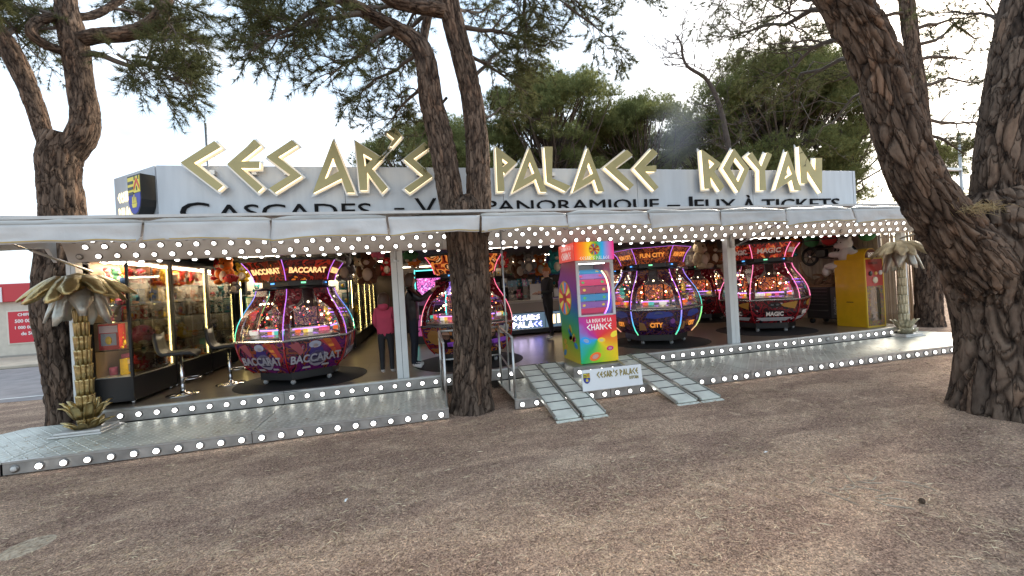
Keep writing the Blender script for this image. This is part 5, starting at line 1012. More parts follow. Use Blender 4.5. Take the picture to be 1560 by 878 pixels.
# ---------------------------------------------------------------- wheel of fortune machine on the landing
s = empty('wheel_machine', (2.46, 6.05, FLOOR_Z+.002), 0, 'rainbow prize wheel cabinet lettered LA ROUE DE LA CHANCE standing between the ramps', 'arcade machine')
W_, D_, H_ = .635, .82, 1.93
rb_stops = [(0, (.80, .05, .02)), (.2, (.85, .25, .01)), (.38, (.85, .62, .02)), (.55, (.06, .42, .05)), (.72, (.02, .35, .75)), (1, (.75, .04, .25))]
head = grad_mat('header_rainbow', rb_stops, (1/.64, 0, 0), 0, .35)
def swirl_mat(name, flip):
    m = bpy.data.materials.new(name); m.use_nodes = True; nt = m.node_tree; b = nt.nodes['Principled BSDF']; b.inputs['Roughness'].default_value = .25
    tc = nt.nodes.new('ShaderNodeTexCoord'); mp = nt.nodes.new('ShaderNodeMapping'); mp.inputs['Location'].default_value = (-.30, -.4, -.38); nt.links.new(tc.outputs['Object'], mp.inputs[0])
    sp_ = nt.nodes.new('ShaderNodeSeparateXYZ'); nt.links.new(mp.outputs[0], sp_.inputs[0]); at = nt.nodes.new('ShaderNodeMath'); at.operation = 'ARCTAN2'; nt.links.new(sp_.outputs[2], at.inputs[0]); nt.links.new(sp_.outputs[1 if flip else 0], at.inputs[1])
    n = nt.nodes.new('ShaderNodeTexNoise'); n.inputs['Scale'].default_value = 3; nt.links.new(mp.outputs[0], n.inputs['Vector'])
    k = nt.nodes.new('ShaderNodeMath'); k.operation = 'MULTIPLY_ADD'; k.inputs[1].default_value = 1/(2*math.pi); nt.links.new(at.outputs[0], k.inputs[0]); k2 = nt.nodes.new('ShaderNodeMath'); k2.operation = 'MULTIPLY_ADD'; k2.inputs[1].default_value = .18; k2.inputs[2].default_value = .41; nt.links.new(n.outputs[0], k2.inputs[0]); nt.links.new(k2.outputs[0], k.inputs[2])
    r = ramp_nodes(nt, k.outputs[0], [(0, (.02, .35, .75)), (.14, (.03, .45, .12)), (.26, (.30, .62, .03)), (.36, (.85, .60, .02)), (.48, (.88, .28, .02)), (.60, (.80, .04, .04)), (.78, (.72, .03, .14)), (.88, (.45, .04, .35)), (1, (.02, .35, .75))])
    nt.links.new(r.outputs[0], b.inputs['Base Color']); nt.links.new(r.outputs[0], b.inputs['Emission Color']); b.inputs['Emission Strength'].default_value = .10; return m
swf = swirl_mat('cabinet_swirl_front', False); sws = grad_mat('cabinet_side_print', [(0, (.50, .42, .02)), (.2, (.12, .38, .03)), (.42, (.02, .30, .22)), (.58, (.03, .10, .42)), (.75, (.22, .03, .25)), (1, (.30, .015, .03))], (0, -.12, .64), 0, .06)
wfr = mat('cabinet_frame_white', (.72, .73, .74), .35); maroon = mat('cabinet_edge', (.16, .01, .02), .35)
MB().box((0, 0, .01), (W_, .022, .745), swf, .003).build('front_panel', s)
side = [(0.023, .0), (D_-.06, .0), (D_, .15), (D_, .5), (D_-.02, .62), (D_+.06, .85), (D_+.07, 1.1), (D_+.02, 1.33), (D_-.08, 1.46), (D_-.15, 1.63), (.023, 1.63)]
MB().prism(side, 0, .03, sws, axis='x').build('side_panel', s); MB().prism(side, W_-.03, W_, sws, axis='x').build('side_panel', s)
MB().box((.03, D_-.16, 0), (W_-.03, D_-.13, 1.63), blackp).build('back_panel', s); MB().box((.031, .03, .0), (W_-.031, D_-.165, .03), blackp).build('bottom_panel', s)
hd = MB().box((-.022, -.012, 1.63), (W_+.022, .68, H_-.004), mat('header_core', (.45, .04, .03), .4), .004).build('header', s)
MB().box((-.02, -.016, 1.634), (W_+.02, -.0125, H_-.008), head).build('header_print', hd); MB().box((-.0262, -.01, 1.634), (-.0225, .676, H_-.008), mat('header_side_red', (.72, .05, .03), .3, emit=(.7, .05, .03), estr=.25)).build('header_print', hd)
wt = mat('print_white', (.85, .85, .82), .4, emit=(1, 1, 1), estr=.12)
add('lettering', rune_mesh("CESAR'S PALACE", .055, wt, .22, ext=.001, width=.5), hd, (W_/2, -.018, 1.665))
for i, (tx, hh, zz) in enumerate((('LA ROUE DE LA', .06, 1.85), ('CHANCE', .11, 1.73))): add('lettering', rune_mesh(tx, hh, wt, .22, ext=.001, width=.42), hd, (-.0275, .33, zz), (0, 0, -math.pi/2))
SEC = [(.80, .62, .05), (.70, .05, .04), (.08, .35, .10), (.85, .35, .02), (.05, .25, .65), (.70, .05, .04), (.75, .68, .1), (.55, .03, .05)]
def disc(r, axis, n=16):
    b = MB(); ym = mat('wheel_gold', (.75, .55, .08), .35, .3); 
    for i in range(n):
        a0, a1_ = 2*math.pi*i/n, 2*math.pi*(i+1)/n; m = mat('sector_%d' % (i % len(SEC)), SEC[i % len(SEC)], .35, emit=SEC[i % len(SEC)], estr=.15)
        pts = [(.3*r*math.cos(a0), .3*r*math.sin(a0)), (r*math.cos(a0), r*math.sin(a0)), (r*math.cos((a0+a1_)/2), r*math.sin((a0+a1_)/2)), (r*math.cos(a1_), r*math.sin(a1_)), (.3*r*math.cos(a1_), .3*r*math.sin(a1_))]
        b.prism(pts, -.004, 0, m, axis=axis)
    cm = mat('wheel_hub_red', (.65, .06, .03), .35); hubp = [(.3*r*math.cos(2*math.pi*i/20), .3*r*math.sin(2*math.pi*i/20)) for i in range(20)]; b.prism(hubp, -.008, 0, cm, axis=axis)
    for i in range(32):
        a0, a1_ = 2*math.pi*i/32, 2*math.pi*(i+1)/32; b.prism([(r*math.cos(a0), r*math.sin(a0)), (1.08*r*math.cos(a0), 1.08*r*math.sin(a0)), (1.08*r*math.cos(a1_), 1.08*r*math.sin(a1_)), (r*math.cos(a1_), r*math.sin(a1_))], -.007, 0, ym, axis=axis)
    return b
ob = disc(.085, 'y')
q = ob.build('wheel_emblem', hd); q.location = (W_/2, -.0175, 1.80)
ob = disc(.27, 'x')
q = ob.build('side_wheel', s); q.location = (-.001, .56, 1.04)
# window with the prize drum
b = MB(); b.box((0, -.002, 1.585), (W_, .03, 1.63), wfr, .004).box((0, -.002, .752), (.045, .03, 1.583), wfr, .004).box((W_-.045, -.002, .752), (W_, .03, 1.583), wfr, .004).box((.046, -.002, .747), (W_-.046, .03, .772), wfr, .004).build('window_frame', s)
MB().box((.045, .010, .772), (W_-.045, .014, 1.585), GLASS).build('window_glass', s)
MB().box((.10, .10, 1.575), (W_-.10, .13, 1.590), glow('cabinet_tube', (1, .97, .9), 4)).build('tube_light', s)
BAND = [(.30, .04, .12), (.62, .05, .16), (.25, .12, .42), (.03, .26, .52), (.03, .24, .45), (.03, .25, .25), (.12, .30, .22), (.2, .3, .2)]
dr = None; nseg = 20; rd = .40; cy_, cz_ = .47, 1.10
for i in range(nseg):
    a0, a1_ = 2*math.pi*i/nseg+.02, 2*math.pi*(i+1)/nseg-.02; m = mat('drum_%d' % (i % 8), BAND[i % 8], .35, emit=BAND[i % 8], estr=.25); b = MB()
    p = [(cy_-rd*math.cos(a), cz_+rd*math.sin(a)) for a in (a0, a1_)]; pi_ = [(cy_-(rd-.012)*math.cos(a), cz_+(rd-.012)*math.sin(a)) for a in (a1_, a0)]
    b.prism(p+pi_, .07, W_-.07, m, axis='x'); o_ = b.build('drum_panel', s); am = (a0+a1_)/2
    if math.cos(am) > .25:
        for u in (.15, W_-.15):
            e = MB().prism([(.026*math.cos(t*math.pi/6), .022*math.sin(t*math.pi/6)) for t in range(12)], -.002, .0, mat('drum_dot_%d' % (i % 3), ((.85, .65, .1), (.1, .55, .15), (.75, .06, .15))[i % 3], .4, emit=((.85, .65, .1), (.1, .55, .15), (.75, .06, .15))[i % 3], estr=.2)).build('print_dot', o_)
            e.location = (u, cy_-(rd+.002)*math.cos(am), cz_+(rd+.002)*math.sin(am)); e.rotation_euler = (-am, 0, 0)
        e = add('lettering', text_mesh('LOGIQUE', .035, .001, wt), o_, (W_/2, cy_-(rd+.002)*math.cos(am), cz_+(rd+.002)*math.sin(am)), (-am, 0, 0)) if False else None
for xx in (.062, W_-.062):
    MB().tube([(xx, cy_-(rd+.0)*math.cos(a*math.pi/14), cz_+(rd+.0)*math.sin(a*math.pi/14)) for a in range(-5, 6)], .011, grad_mat('drum_led', [(0, (.35, .1, 1)), (.45, (.8, .4, 1)), (.7, (1, .8, .3)), (1, (.8, 1, .3))], (0, 0, 1.3), -.95, 2.2), 6).build('led_strip', s)
MB().box((.05, D_-.18, .77), (W_-.05, D_-.17, 1.58), mat('drum_backing', (.5, .5, .52), .4)).build('backing', s)
add('lettering', rune_mesh('LA ROUE DE LA', .055, wt, .24, ext=.0015, width=.42), s, (W_/2+.02, -.003, .675)); add('lettering', rune_mesh('CHANCE', .09, wt, .24, ext=.0015, width=.42), s, (W_/2+.02, -.003, .575))
for x, z, r_, c3, an in ((.10, .37, .085, (.03, .32, .75), -.4), (.36, .36, .065, (.85, .62, .04), -.05), (.50, .22, .06, (.55, .02, .16), .1), (.24, .11, .10, (.85, .16, .03), .35), (.585, .44, .07, (.85, .68, .05), .5)):
    m = mat('token_%d' % int(x*100), c3, .25, emit=c3, estr=.15); m2 = mat('token_light_%d' % int(x*100), tuple(min(.95, c*.6+.35) for c in c3), .25)
    def EL(rx, rz): return [(min(W_-.004, x+rx*math.cos(t)*math.cos(an)-rz*math.sin(t)*math.sin(an)), z+rx*math.cos(t)*math.sin(an)+rz*math.sin(t)*math.cos(an)) for t in [2*math.pi*i/24 for i in range(24)]]
    q = MB().prism(EL(r_, r_*.62), -.004, -.0005, m).build('token_print', s); MB().prism(EL(r_*.55, r_*.34), -.006, -.0045, m2).build('token_print', q) if x < .55 else None
rs_ = random.Random(3)
for i in range(10):
    y_, z_ = rs_.uniform(.1, .72), rs_.uniform(.08, .62); c3 = rs_.choice([(.03, .3, .7), (.8, .55, .05), (.55, .02, .2), (.8, .2, .03)]); a_ = rs_.uniform(0, 3)
    MB().prism([(y_+.075*math.cos(t)*math.cos(a_)-.045*math.sin(t)*math.sin(a_), z_+.075*math.cos(t)*math.sin(a_)+.045*math.sin(t)*math.cos(a_)) for t in [2*math.pi*k/18 for k in range(18)]], -.003, -.0004, mat('side_token_%d' % int(c3[0]*100), c3, .3), axis='x').build('token_print', s)

# ---------------------------------------------------------------- yellow ticket machine
s = empty('ticket_machine', (9.06, 6.64, FLOOR_Z+.002), R(2), 'tall yellow ticket shredding machine with a red arched front next to the right palm', 'arcade machine')
yel = mat('machine_yellow', (.74, .42, .012), .35, var=.12, coat=.4); yedge = mat('machine_gold_edge', (.75, .50, .05), .3)
TW, TD, TH_ = .52, .62, 1.44
MB().box((0, .022, .0), (.10, TD, TH_), yel, .004).box((TW-.10, .022, .0), (TW, TD, TH_), yel, .004).box((.10, .16, .0), (TW-.10, TD, TH_-.001), yel).box((.10, .022, .85), (TW-.10, .16, TH_-.001), yel).box((.10, .022, .001), (TW-.10, .16, .12), yel).build('body', s)
arch = [(TW/2+.20*math.cos(t), TH_+.0+.21*math.sin(t)) for t in [math.pi*i/14 for i in range(15)]]
MB().prism(arch, .05, .40, yel).build('arch_top', s); MB().prism([(TW/2+.175*math.cos(t), TH_+.012+.18*math.sin(t)) for t in [math.pi*i/14 for i in range(15)]], .04, .0495, mat('arch_maroon', (.10, .015, .015), .3)).build('arch_sign', s)
for tx, z in (('TICKET', TH_+.095), ('EATER', TH_+.045)): add('lettering', text_mesh(tx, .065, .001, mat('sign_pale', (.75, .65, .6), .4, emit=(.8, .7, .6), estr=.2), .001), s, (TW/2, .038, z))
MB().box((0, 0, 0), (.022, .0215, TH_), yedge).box((TW-.022, 0, 0), (TW, .0215, TH_), yedge).box((.0225, 0, TH_-.022), (TW-.0225, .0215, TH_), yedge).box((.0225, 0, 0), (TW-.0225, .0215, .03), yedge).build('edge_trim', s)
redp = mat('machine_red', (.42, .02, .015), .3); MB().box((.0225, .004, .86), (TW-.0225, .0215, TH_-.0225), redp).build('red_panel', s)
floral = art_mat('floral_border', [(.02, .03, .05), (.10, .25, .05), (.6, .35, .03), (.02, .12, .2), (.45, .05, .04), (.55, .5, .1), (.05, .2, .08)], 22, .05, seed=6)
win = [(.12, .14), (TW-.12, .14), (TW-.12, .70), (TW/2+.1, .82), (TW/2-.1, .82), (.12, .70)]
MB().prism([(.0225, .0305), (TW-.0225, .0305), (TW-.0225, .8595), (.0225, .8595)], .004, .0215, floral, hole=win).build('front_panel', s)
MB().prism(win, .008, .012, GLASS).build('window_glass', s); MB().box((.101, .15, .121), (TW-.101, .159, .849), mat('window_grey', (.42, .42, .46), .5)).build('window_backing', s)
pb = MB(); rp2 = random.Random(1)
pm_ = mat('shredded_paper', (.80, .80, .82), .7, var=.15, vscale=40)
for i in range(420):
    h = rp2.random()**1.5; x = min(max(TW/2+rp2.gauss(0, .075*(1-.7*h)), .115), TW-.115); z = .125+.46*h*rp2.uniform(.9, 1); y = rp2.uniform(.035, .14); d = Vector((rp2.gauss(0, 1), rp2.gauss(0, 1), rp2.gauss(0, 1))).normalized()*.016; e = d.cross(Vector((rp2.random(), rp2.random(), .3))).normalized()*.010; p = Vector((x, y, z)); pb.add([p-d-e, p+d-e, p+d+e, p-d+e], [(0, 1, 2, 3)], pm_)
pb.build('paper', s, kind='stuff'); MB().prism([(TW/2-.02, .45), (TW/2+.01, .42), (TW/2+.02, .80), (TW/2-.01, .81)], .026, .03, mat('ticket_strip', (.45, .30, .15), .6)).build('ticket_strip', s)
for x, z, r_, c3 in ((.15, 1.12, .05, (.02, .02, .02)), (.30, 1.12, .038, (.75, .45, .12)), (.43, 1.13, .048, (.75, .75, .78)), (.27, .98, .07, (.70, .62, .45))):
    MB().lathe([(r_, -.004), (r_, .008), (r_*.7, .014), (0, .014)], mat('knob_%d' % int(x*100), c3, .3), (x, .0, z), 14, axis='y').build('button', s)
MB().box((.10, -.003, 1.31), (.36, .004, 1.36), mat('slot_dark', (.2, .01, .01), .3)).build('slot', s); MB().box((-.004, .26, .52), (.0, .40, .535), black).build('coin_slot', s)

# ---------------------------------------------------------------- upright cabinets deeper inside
def cabinet(loc, rz, label, c3, led):
    s = empty('arcade_cabinet', loc, rz, label, 'arcade machine', 'upright cabinets at the back'); w_ = .36
    MB().prism([(0, 0), (.75, 0), (.75, 1.85), (.15, 1.85), (.05, 1.65), (.25, 1.15), (-.08, .95), (-.05, .8), (0, .75)], -w_, w_, blackp, axis='x').build('body', s)
    MB().prism([(.062, 1.62), (.245, 1.16), (.238, 1.155), (.053, 1.615)], -w_+.04, w_-.04, art_mat('screen_'+led.name, [(.05, .02, .1), c3, (.1, .05, .2), tuple(min(1, v*1.5+.1) for v in c3), (.9, .8, .9)], 9, 1.3, seed=w_+loc[0]), axis='x').build('screen', s)
    MB().box((-w_+.02, -.012, .2), (w_-.02, -.002, .72), art_mat('kick_'+led.name, [(.02, .02, .04), c3, (.03, .03, .08)], 7, .2, seed=loc[0])).build('front_art', s)
    MB().box((-w_+.02, .13, 1.70), (w_-.02, .145, 1.83), led).build('marquee', s)
    for x in (-w_-.006, w_+.006): MB().tube([(x, .0, .1), (x, -.06, .95), (x, .22, 1.15), (x, .05, 1.65), (x, .15, 1.84)], .011, led, 6).build('led_strip', s)
    for z in (.35, .55): MB().box((-.25, -.02, z), (.25, -.0125, z+.02), led).build('led_bar', s)
cabinet((.35, 10.4, F0), R(-8), 'upright cabinet with a glowing pink screen behind the woman in black', (.9, .15, .5), glow('led_cab_cyan', (.1, .8, .75), 1.8))
cabinet((1.15, 11.6, F0), 0, 'upright cabinet with violet light strips in front of the back wall', (.35, .2, .9), glow('led_cab_violet', (.5, .2, 1), 1.6))
cabinet((6.6, 13.2, F0), R(5), 'upright cabinet with red lights at the back of the right aisle', (.8, .12, .1), glow('led_cab_red', (1, .2, .1), 1.8))
cabinet((7.5, 13.3, F0), R(2), 'upright cabinet with white lights at the back of the right aisle', (.6, .5, .5), glow('led_cab_white', (1, .9, .75), 1.6))

# ---------------------------------------------------------------- golden palm lamps
goldp = mat('palm_gold', (.56, .43, .20), .30, .9, var=.35, vscale=9, bump=.7, bscale=16); silverp = mat('palm_silver', (.52, .49, .42), .36, .5, var=.35, vscale=9, bump=.3, bscale=20); palebase = mat('palm_base', (.66, .64, .60), .4, .3, var=.15)
palegold = mat('palm_pale_gold', (.68, .61, .42), .45, .25, var=.35, vscale=9, bump=.4, bscale=25)
def leaf_strip(path, widths, m, thick=.006, fold=.25, lobes=0, seed=0.0):
    """a curved, folded leaf with a midrib; path rows x,y,z"""
    P = [Vector(p) for p in path]; n = len(P); rows = []
    for i, p in enumerate(P):
        t = (P[min(i+1, n-1)]-P[max(i-1, 0)]).normalized(); sd = t.cross(Vector((0, 0, 1))); sd = sd.normalized() if sd.length > .05 else Vector((1, 0, 0)); up = sd.cross(t).normalized(); w_ = widths[i]*(1+(.22*math.sin(i*2.6+seed) if lobes else 0))
        rows.append([p-sd*w_-up*w_*fold, p-sd*w_*.5-up*w_*fold*.15, p+up*.004, p+sd*w_*.5-up*w_*fold*.15, p+sd*w_-up*w_*fold, p+sd*w_*.5-up*(w_*fold*.15+thick), p-up*thick, p-sd*w_*.5-up*(w_*fold*.15+thick)])
    return MB().loft([[tuple(v) for v in r] for r in rows], m, True)
def palm(loc, label, main, alt, seed):
    s = empty('palm_lamp', loc, 0, label, 'palm lamp', 'gilded metal palms'); r = random.Random(seed)
    b = MB().box((-.26, -.20, 0), (.26, .20, .022), palebase, .006); b.box((-.23, -.17, .0225), (.23, .17, .05), palebase, .008); b.build('base', s)
    nr = 10; z = .05
    for i in range(nr):
        h = .20-.006*i; R0 = .080-.003*i; ring = MB(); m = 9
        for k in range(m):
            a0 = 2*math.pi*(k+(.5 if i % 2 else 0))/m; da = math.pi/m*.98; st = []
            for zz, rr_ in ((0, R0*.90), (h*.55, R0*.97), (h*.92, R0*1.03), (h*1.06, R0*1.07)):
                st.append([((rr_+.012*math.cos(q/da*1.57)-(.0 if q else 0))*math.cos(a0+q), (rr_+.012*math.cos(q/da*1.57))*math.sin(a0+q), z+zz-(abs(q)/da*.02 if zz > h else 0)) for q in (-da, -da/2, 0, da/2, da)] + [((rr_-.02)*math.cos(a0+q), (rr_-.02)*math.sin(a0+q), z+zz) for q in (da, 0, -da)])
            ring.loft(st, main, True)
        ring.build('trunk_ring', s); z += h
    top = z
    for k in range(20):
        a = 2*math.pi*k/20+r.uniform(-.08, .08); L = r.uniform(.20, .30); up = r.uniform(.14, .22) if k % 2 else r.uniform(.06, .12); z0 = .055 if k % 2 == 0 else .17
        path = [(.09*math.cos(a)+u*L*.45*math.cos(a)*(1 if u < .7 else .95+u*.35), .09*math.sin(a)+u*L*.45*math.sin(a), z0+up*1.0*math.sin(u*1.75)) for u in (0, .25, .5, .75, 1)]
        leaf_strip(path, [.030, .046, .046, .032, .006], main, .006, .5).build('base_leaf', s)
    for k in range(21):
        a = 2*math.pi*k/21+r.uniform(-.12, .12); L = r.uniform(.43, .51); dr = r.uniform(.27, .36) if k % 3 else r.uniform(.52, .66); m = main if k % 3 else alt
        if k % 3 == 0: L *= .62
        path = [((.02+L*u)*math.cos(a), (.02+L*u)*math.sin(a), top+.02+.13*math.sin(min(1, u*2.6)*1.57) - dr*u**2.0) for u in (0, .15, .35, .55, .75, .9, 1)]
        leaf_strip(path, [.04, .075, .105, .112, .10, .075, .03], m, .010, .55, 1, k*1.3).build('frond', s)
    MB().lathe([(.05, top-.02), (.10, top+.06), (.06, top+.13), (0, top+.15)], main, n=12).build('crown_hub', s)
    for k, on in ((1, True), (4, True), (7, False)):
        a = -1.9+k*.5; p = (.13*math.cos(a), .13*math.sin(a), top-.03); MB().lathe([(.012, .03), (.014, .0), (.02, -.02), (.016, -.04), (0, -.048)], glow('palm_bulb', (1, .72, .38), 7) if on else BULB_OFF, p, 10).build('lamp', s)
palm((-3.96, 6.06, .141), 'gilded metal palm lamp at the left end of the platform', goldp, silverp, 3)
palm((9.50, 6.28, .141), 'pale gilded palm lamp at the right end of the platform', palegold, silverp, 5)

# ---------------------------------------------------------------- display cases and toys
STRIP = glow('led_strip_yellow', (1, .74, .26), 9.0); shelfm = mat('shelf_white', (.66, .62, .55), .4); caseback = mat('case_back', (.42, .30, .21), .6, var=.1)
shelfg = glass_mat('shelf_glass', (.86, .90, .88), 1.0)
def showcase(label, x0, x1, y0, y1, face, zb=.68, zt=2.26, levels=(1.05, 1.43, 1.66, 1.95), leds=(0, 1), endglass=False, backm=None):
    """glass-fronted case: face is the open side ('+x' or '-y')"""
    s = empty('display_case', ((x0+x1)/2, (y0+y1)/2, FLOOR_Z), 0, label, 'display case', 'glass display cases'); cx, cy = s.location.x, s.location.y; B = FLOOR_Z
    def bx(a, b_, m, nm, bev=0): return MB().box((a[0]-cx, a[1]-cy, a[2]-B), (b_[0]-cx, b_[1]-cy, b_[2]-B), m, bev).build(nm, s)
    bx((x0+.004, y0+.004, B+.05), (x1-.004, y1-.004, zb-.002), blackp, 'base', .004)
    for px in (x0+.06, x1-.06):
        for py in (y0+.08, y1-.08): MB().lathe([(.022, 0), (.022, .05)], SILV, (px-cx, py-cy, 0), 8).build('foot', s)
    t = .03
    for px in (x0, x1-t):
        for py in (y0, y1-t): bx((px, py, zb), (px+t, py+t, zt), black, 'frame_post')
    bx((x0, y0, zt), (x1, y1, zt+.05), black, 'top_panel')
    if face == '+x': bx((x0+.001, y0+t, zb), (x0+.012, y1-t, zt-.001), backm or caseback, 'back_panel')
    else: bx((x0+t, y1-.012, zb), (x1-t, y1-.001, zt-.001), backm or caseback, 'back_panel')
    bx((x0+.014, y0+.014, zb-.001), (x1-.014, y1-.014, zb+.008), shelfm, 'shelf')
    for z in levels: bx((x0+.02, y0+.034, z-.010), (x1-.034, y1-.034, z), shelfg, 'shelf')
    if face == '+x':
        ym = (y0+y1)/2
        bx((x1-.012, y0+t, zb+.002), (x1-.007, ym-.003, zt-.002), GLASS, 'glass_panel'); bx((x1-.012, ym+.003, zb+.002), (x1-.007, y1-t, zt-.002), GLASS, 'glass_panel')
        if endglass: bx((x0+t, y0+.006, zb+.002), (x1-t, y0+.011, zt-.002), GLASS, 'glass_panel')
        for l in leds: yy = y0+t+.012 if l == 0 else y1-t-.012; bx((x1-.042, yy-.008, zb+.02), (x1-.032, yy+.008, zt-.03), STRIP, 'led_strip')
    else:
        xm = (x0+x1)/2
        bx((x0+t, y0+.007, zb+.002), (xm-.003, y0+.012, zt-.002), GLASS, 'glass_panel'); bx((xm+.003, y0+.007, zb+.002), (x1-t, y0+.012, zt-.002), GLASS, 'glass_panel')
        for l in leds: xx = x0+t+.012 if l == 0 else x1-t-.012; bx((xx-.008, y0+.03, zb+.02), (xx+.008, y0+.04, zt-.03), STRIP, 'led_strip')
    bx((x0+.10, y0+.10, zt-.012), (x1-.10, y1-.10, zt-.004), glow('case_top_light', (1, .80, .55), 16.0), 'top_light')
    return s
PAL = {'brown': (.16, .07, .03), 'orange': (.75, .20, .02), 'yellow': (.75, .48, .03), 'pink': (.75, .16, .28), 'red': (.55, .03, .03), 'white': (.66, .63, .58), 'blue': (.05, .13, .42), 'green': (.06, .25, .10), 'grey': (.22, .21, .21), 'teal': (.02, .28, .30), 'cream': (.55, .44, .30), 'black': (.02, .02, .022)}
TOY = {}
def toy_mesh(kind, col, v=0):
    key = (kind, col, v)
    if key in TOY: return TOY[key]
    c3 = PAL[col]; m = mat('toy_'+col, c3, .8, var=.25, vscale=18); eye = mat('toy_eye', (.01, .01, .01), .2); light = mat('toy_light', (.6, .52, .42), .8); b = MB()
    if kind == 'plush':
        ear = (.05, .05, .05) if v == 0 else ((.025, .02, .10) if v == 1 else (.04, .03, .06))
        b.ball((0, 0, .15), (.13, .11, .15), m, 10, 6); b.ball((0, -.01, .36), (.12, .11, .11), m, 10, 6); b.ball((0, -.10, .33), (.05, .04, .04), light, 6, 4)
        for q in (-1, 1): b.ball((q*.09, 0, .45+(.05 if v == 1 else 0)), ear, m, 6, 4); b.ball((q*.14, -.04, .20), (.045, .05, .09), m, 6, 5); b.ball((q*.09, -.10, .05), (.055, .09, .05), m, 6, 5); b.ball((q*.045, -.105, .385), .014, eye, 5, 4)
        b.ball((0, -.09, .15), (.08, .04, .10), light, 6, 5)
    elif kind == 'round plush':
        b.ball((0, 0, .17), (.20, .18, .17), m, 12, 8)
        for q in (-1, 1): b.ball((q*.19, -.03, .20), (.05, .06, .05), m, 6, 5); b.ball((q*.10, -.10, .03), (.06, .08, .04), light, 6, 5); b.ball((q*.06, -.165, .22), (.018, .014, .03), eye, 5, 4)
    elif kind == 'toy box':
        b.box((-.10, -.06, 0), (.10, .06, .24+.06*v), m, .004); b.box((-.075, -.0635, .05), (.075, -.0605, .19), mat('box_window', (.30, .32, .35), .1)); b.box((-.09, -.0625, .20), (.09, -.0605, .23+.05*v), mat('box_print_%s' % col, tuple(min(.9, c*.4+.45) for c in c3), .4)); b.ball((0, -.064, .11), (.035, .012, .05), mat('toy_'+['red', 'yellow', 'blue'][v % 3], PAL[['red', 'yellow', 'blue'][v % 3]], .6), 6, 5)
    elif kind == 'figurine':
        b.lathe([(.05, 0), (.05, .015), (.0, .018)], mat('figure_stand', (.03, .03, .03), .3), n=10)
        for q in (-1, 1): b.tube([(q*.02, 0, .015), (q*.018, 0, .09)], [.014, .018], m, 6); b.tube([(q*.035, 0, .16), (q*.055, -.02, .12), (q*.04, -.04, .10)], .010, light, 5)
        b.tube([(0, 0, .08), (0, 0, .17)], [.028, .036], mat('figure_cloth_%s' % col, tuple(c*.55+.02 for c in c3), .6), 8); b.ball((0, 0, .21), (.036, .034, .04), light, 8, 6); b.ball((0, .008, .225), (.040, .038, .036), m, 8, 6)
    elif kind == 'ball toy':
        b.ball((0, 0, .09), .09, m, 12, 8); b.lathe([(.0905, -.008), (.0915, 0), (.0905, .008)], mat('toy_band', (.03, .03, .03), .4), (0, 0, .09), 16); b.lathe([(.02, -.004), (.02, .006), (0, .008)], light, (0, -.09, .09), 8, axis='y')
    elif kind == 'mug':
        b.lathe([(.0, 0), (.045, 0), (.05, .11), (.044, .11), (.04, .012), (0, .01)], m, n=12); b.tube([(.048, 0, .09), (.08, 0, .085), (.085, 0, .05), (.078, 0, .025), (.046, 0, .02)], .008, m, 5)
    TOY[key] = b.mesh(kind.replace(' ', '_')); return TOY[key]
def toy(kind, col, p, rz, sc, where, v=0, tilt=(0, 0)):
    nm = {'plush': 'plush_toy', 'round plush': 'round_plush', 'toy box': 'toy_box', 'figurine': 'figurine', 'ball toy': 'ball_toy', 'mug': 'mug'}[kind]
    return add(nm, toy_mesh(kind, col, v), None, p, (tilt[0], tilt[1], rz), sc, f'small {col} {kind} {where}' if sc < .75 else f'{col} {kind} {where}', kind if len(kind.split()) < 3 else 'toy', f'{col} {kind} {where}')
ORD = ['bottom', 'second', 'third', 'fourth', 'top']
def fill(x0, x1, y0, y1, face, where, levels, seed, dens=.16, cols=None, kinds=None, hmax=.30, zb=.688, back=0.0):
    r = random.Random(seed); L = (y1-y0) if face == '+x' else (x1-x0); zs = [zb]+[z+.001 for z in levels]
    for li, z in enumerate(zs):
        room = (zs[li+1]-z-.02) if li+1 < len(zs) else hmax-.02; u = .08
        while u < L-.08:
            k = r.choice(kinds or ['plush', 'figurine', 'toy box', 'toy box', 'figurine', 'mug', 'plush', 'ball toy']); c_ = r.choice(cols or list(PAL)); v = r.randint(0, 2)
            hh = {'plush': .50, 'round plush': .34, 'toy box': .24+.06*v, 'figurine': .26, 'ball toy': .18, 'mug': .11}[k]; ww = {'plush': .30, 'round plush': .46, 'toy box': .21, 'figurine': .11, 'ball toy': .19, 'mug': .16}[k]
            sc = round(min(room/hh, {'plush': .62, 'round plush': .6, 'toy box': .95, 'figurine': 1.15, 'ball toy': .7, 'mug': 1.0}[k])*r.uniform(.75, .98), 2)
            w_ = ww*sc
            if face == '+x': p = (x1-.05-.07-back-r.uniform(0, .10), y0+u+w_/2, z); rz = math.pi/2+r.uniform(-.3, .3)
            else: p = (x0+u+w_/2, y0+.05+.08+r.uniform(0, .12), z); rz = r.uniform(-.3, .3)
            toy(k, c_, p, rz, sc, f'on the {ORD[min(li, 4)]} shelf of {where}', v); u += w_+r.uniform(.01, dens*.45)
LV = (1.05, 1.43, 1.66, 1.95)
showcase('front glass display case beside the left palm with yellow light strip', -4.24, -3.78, 6.62, 7.66, '+x', leds=(0, 1), endglass=True)
fill(-4.24, -3.78, 6.70, 7.62, '+x', 'the case beside the left palm', LV[1:], 1, cols=['brown', 'yellow', 'orange', 'red', 'brown', 'green', 'blue', 'cream'], zb=.69)
fill(-4.24, -3.78, 6.72, 7.60, '+x', 'the left palm case, back row', LV[1:], 71, cols=['pink', 'orange', 'cream', 'red', 'yellow', 'brown', 'green', 'red'], zb=.69, back=.17, dens=.05)
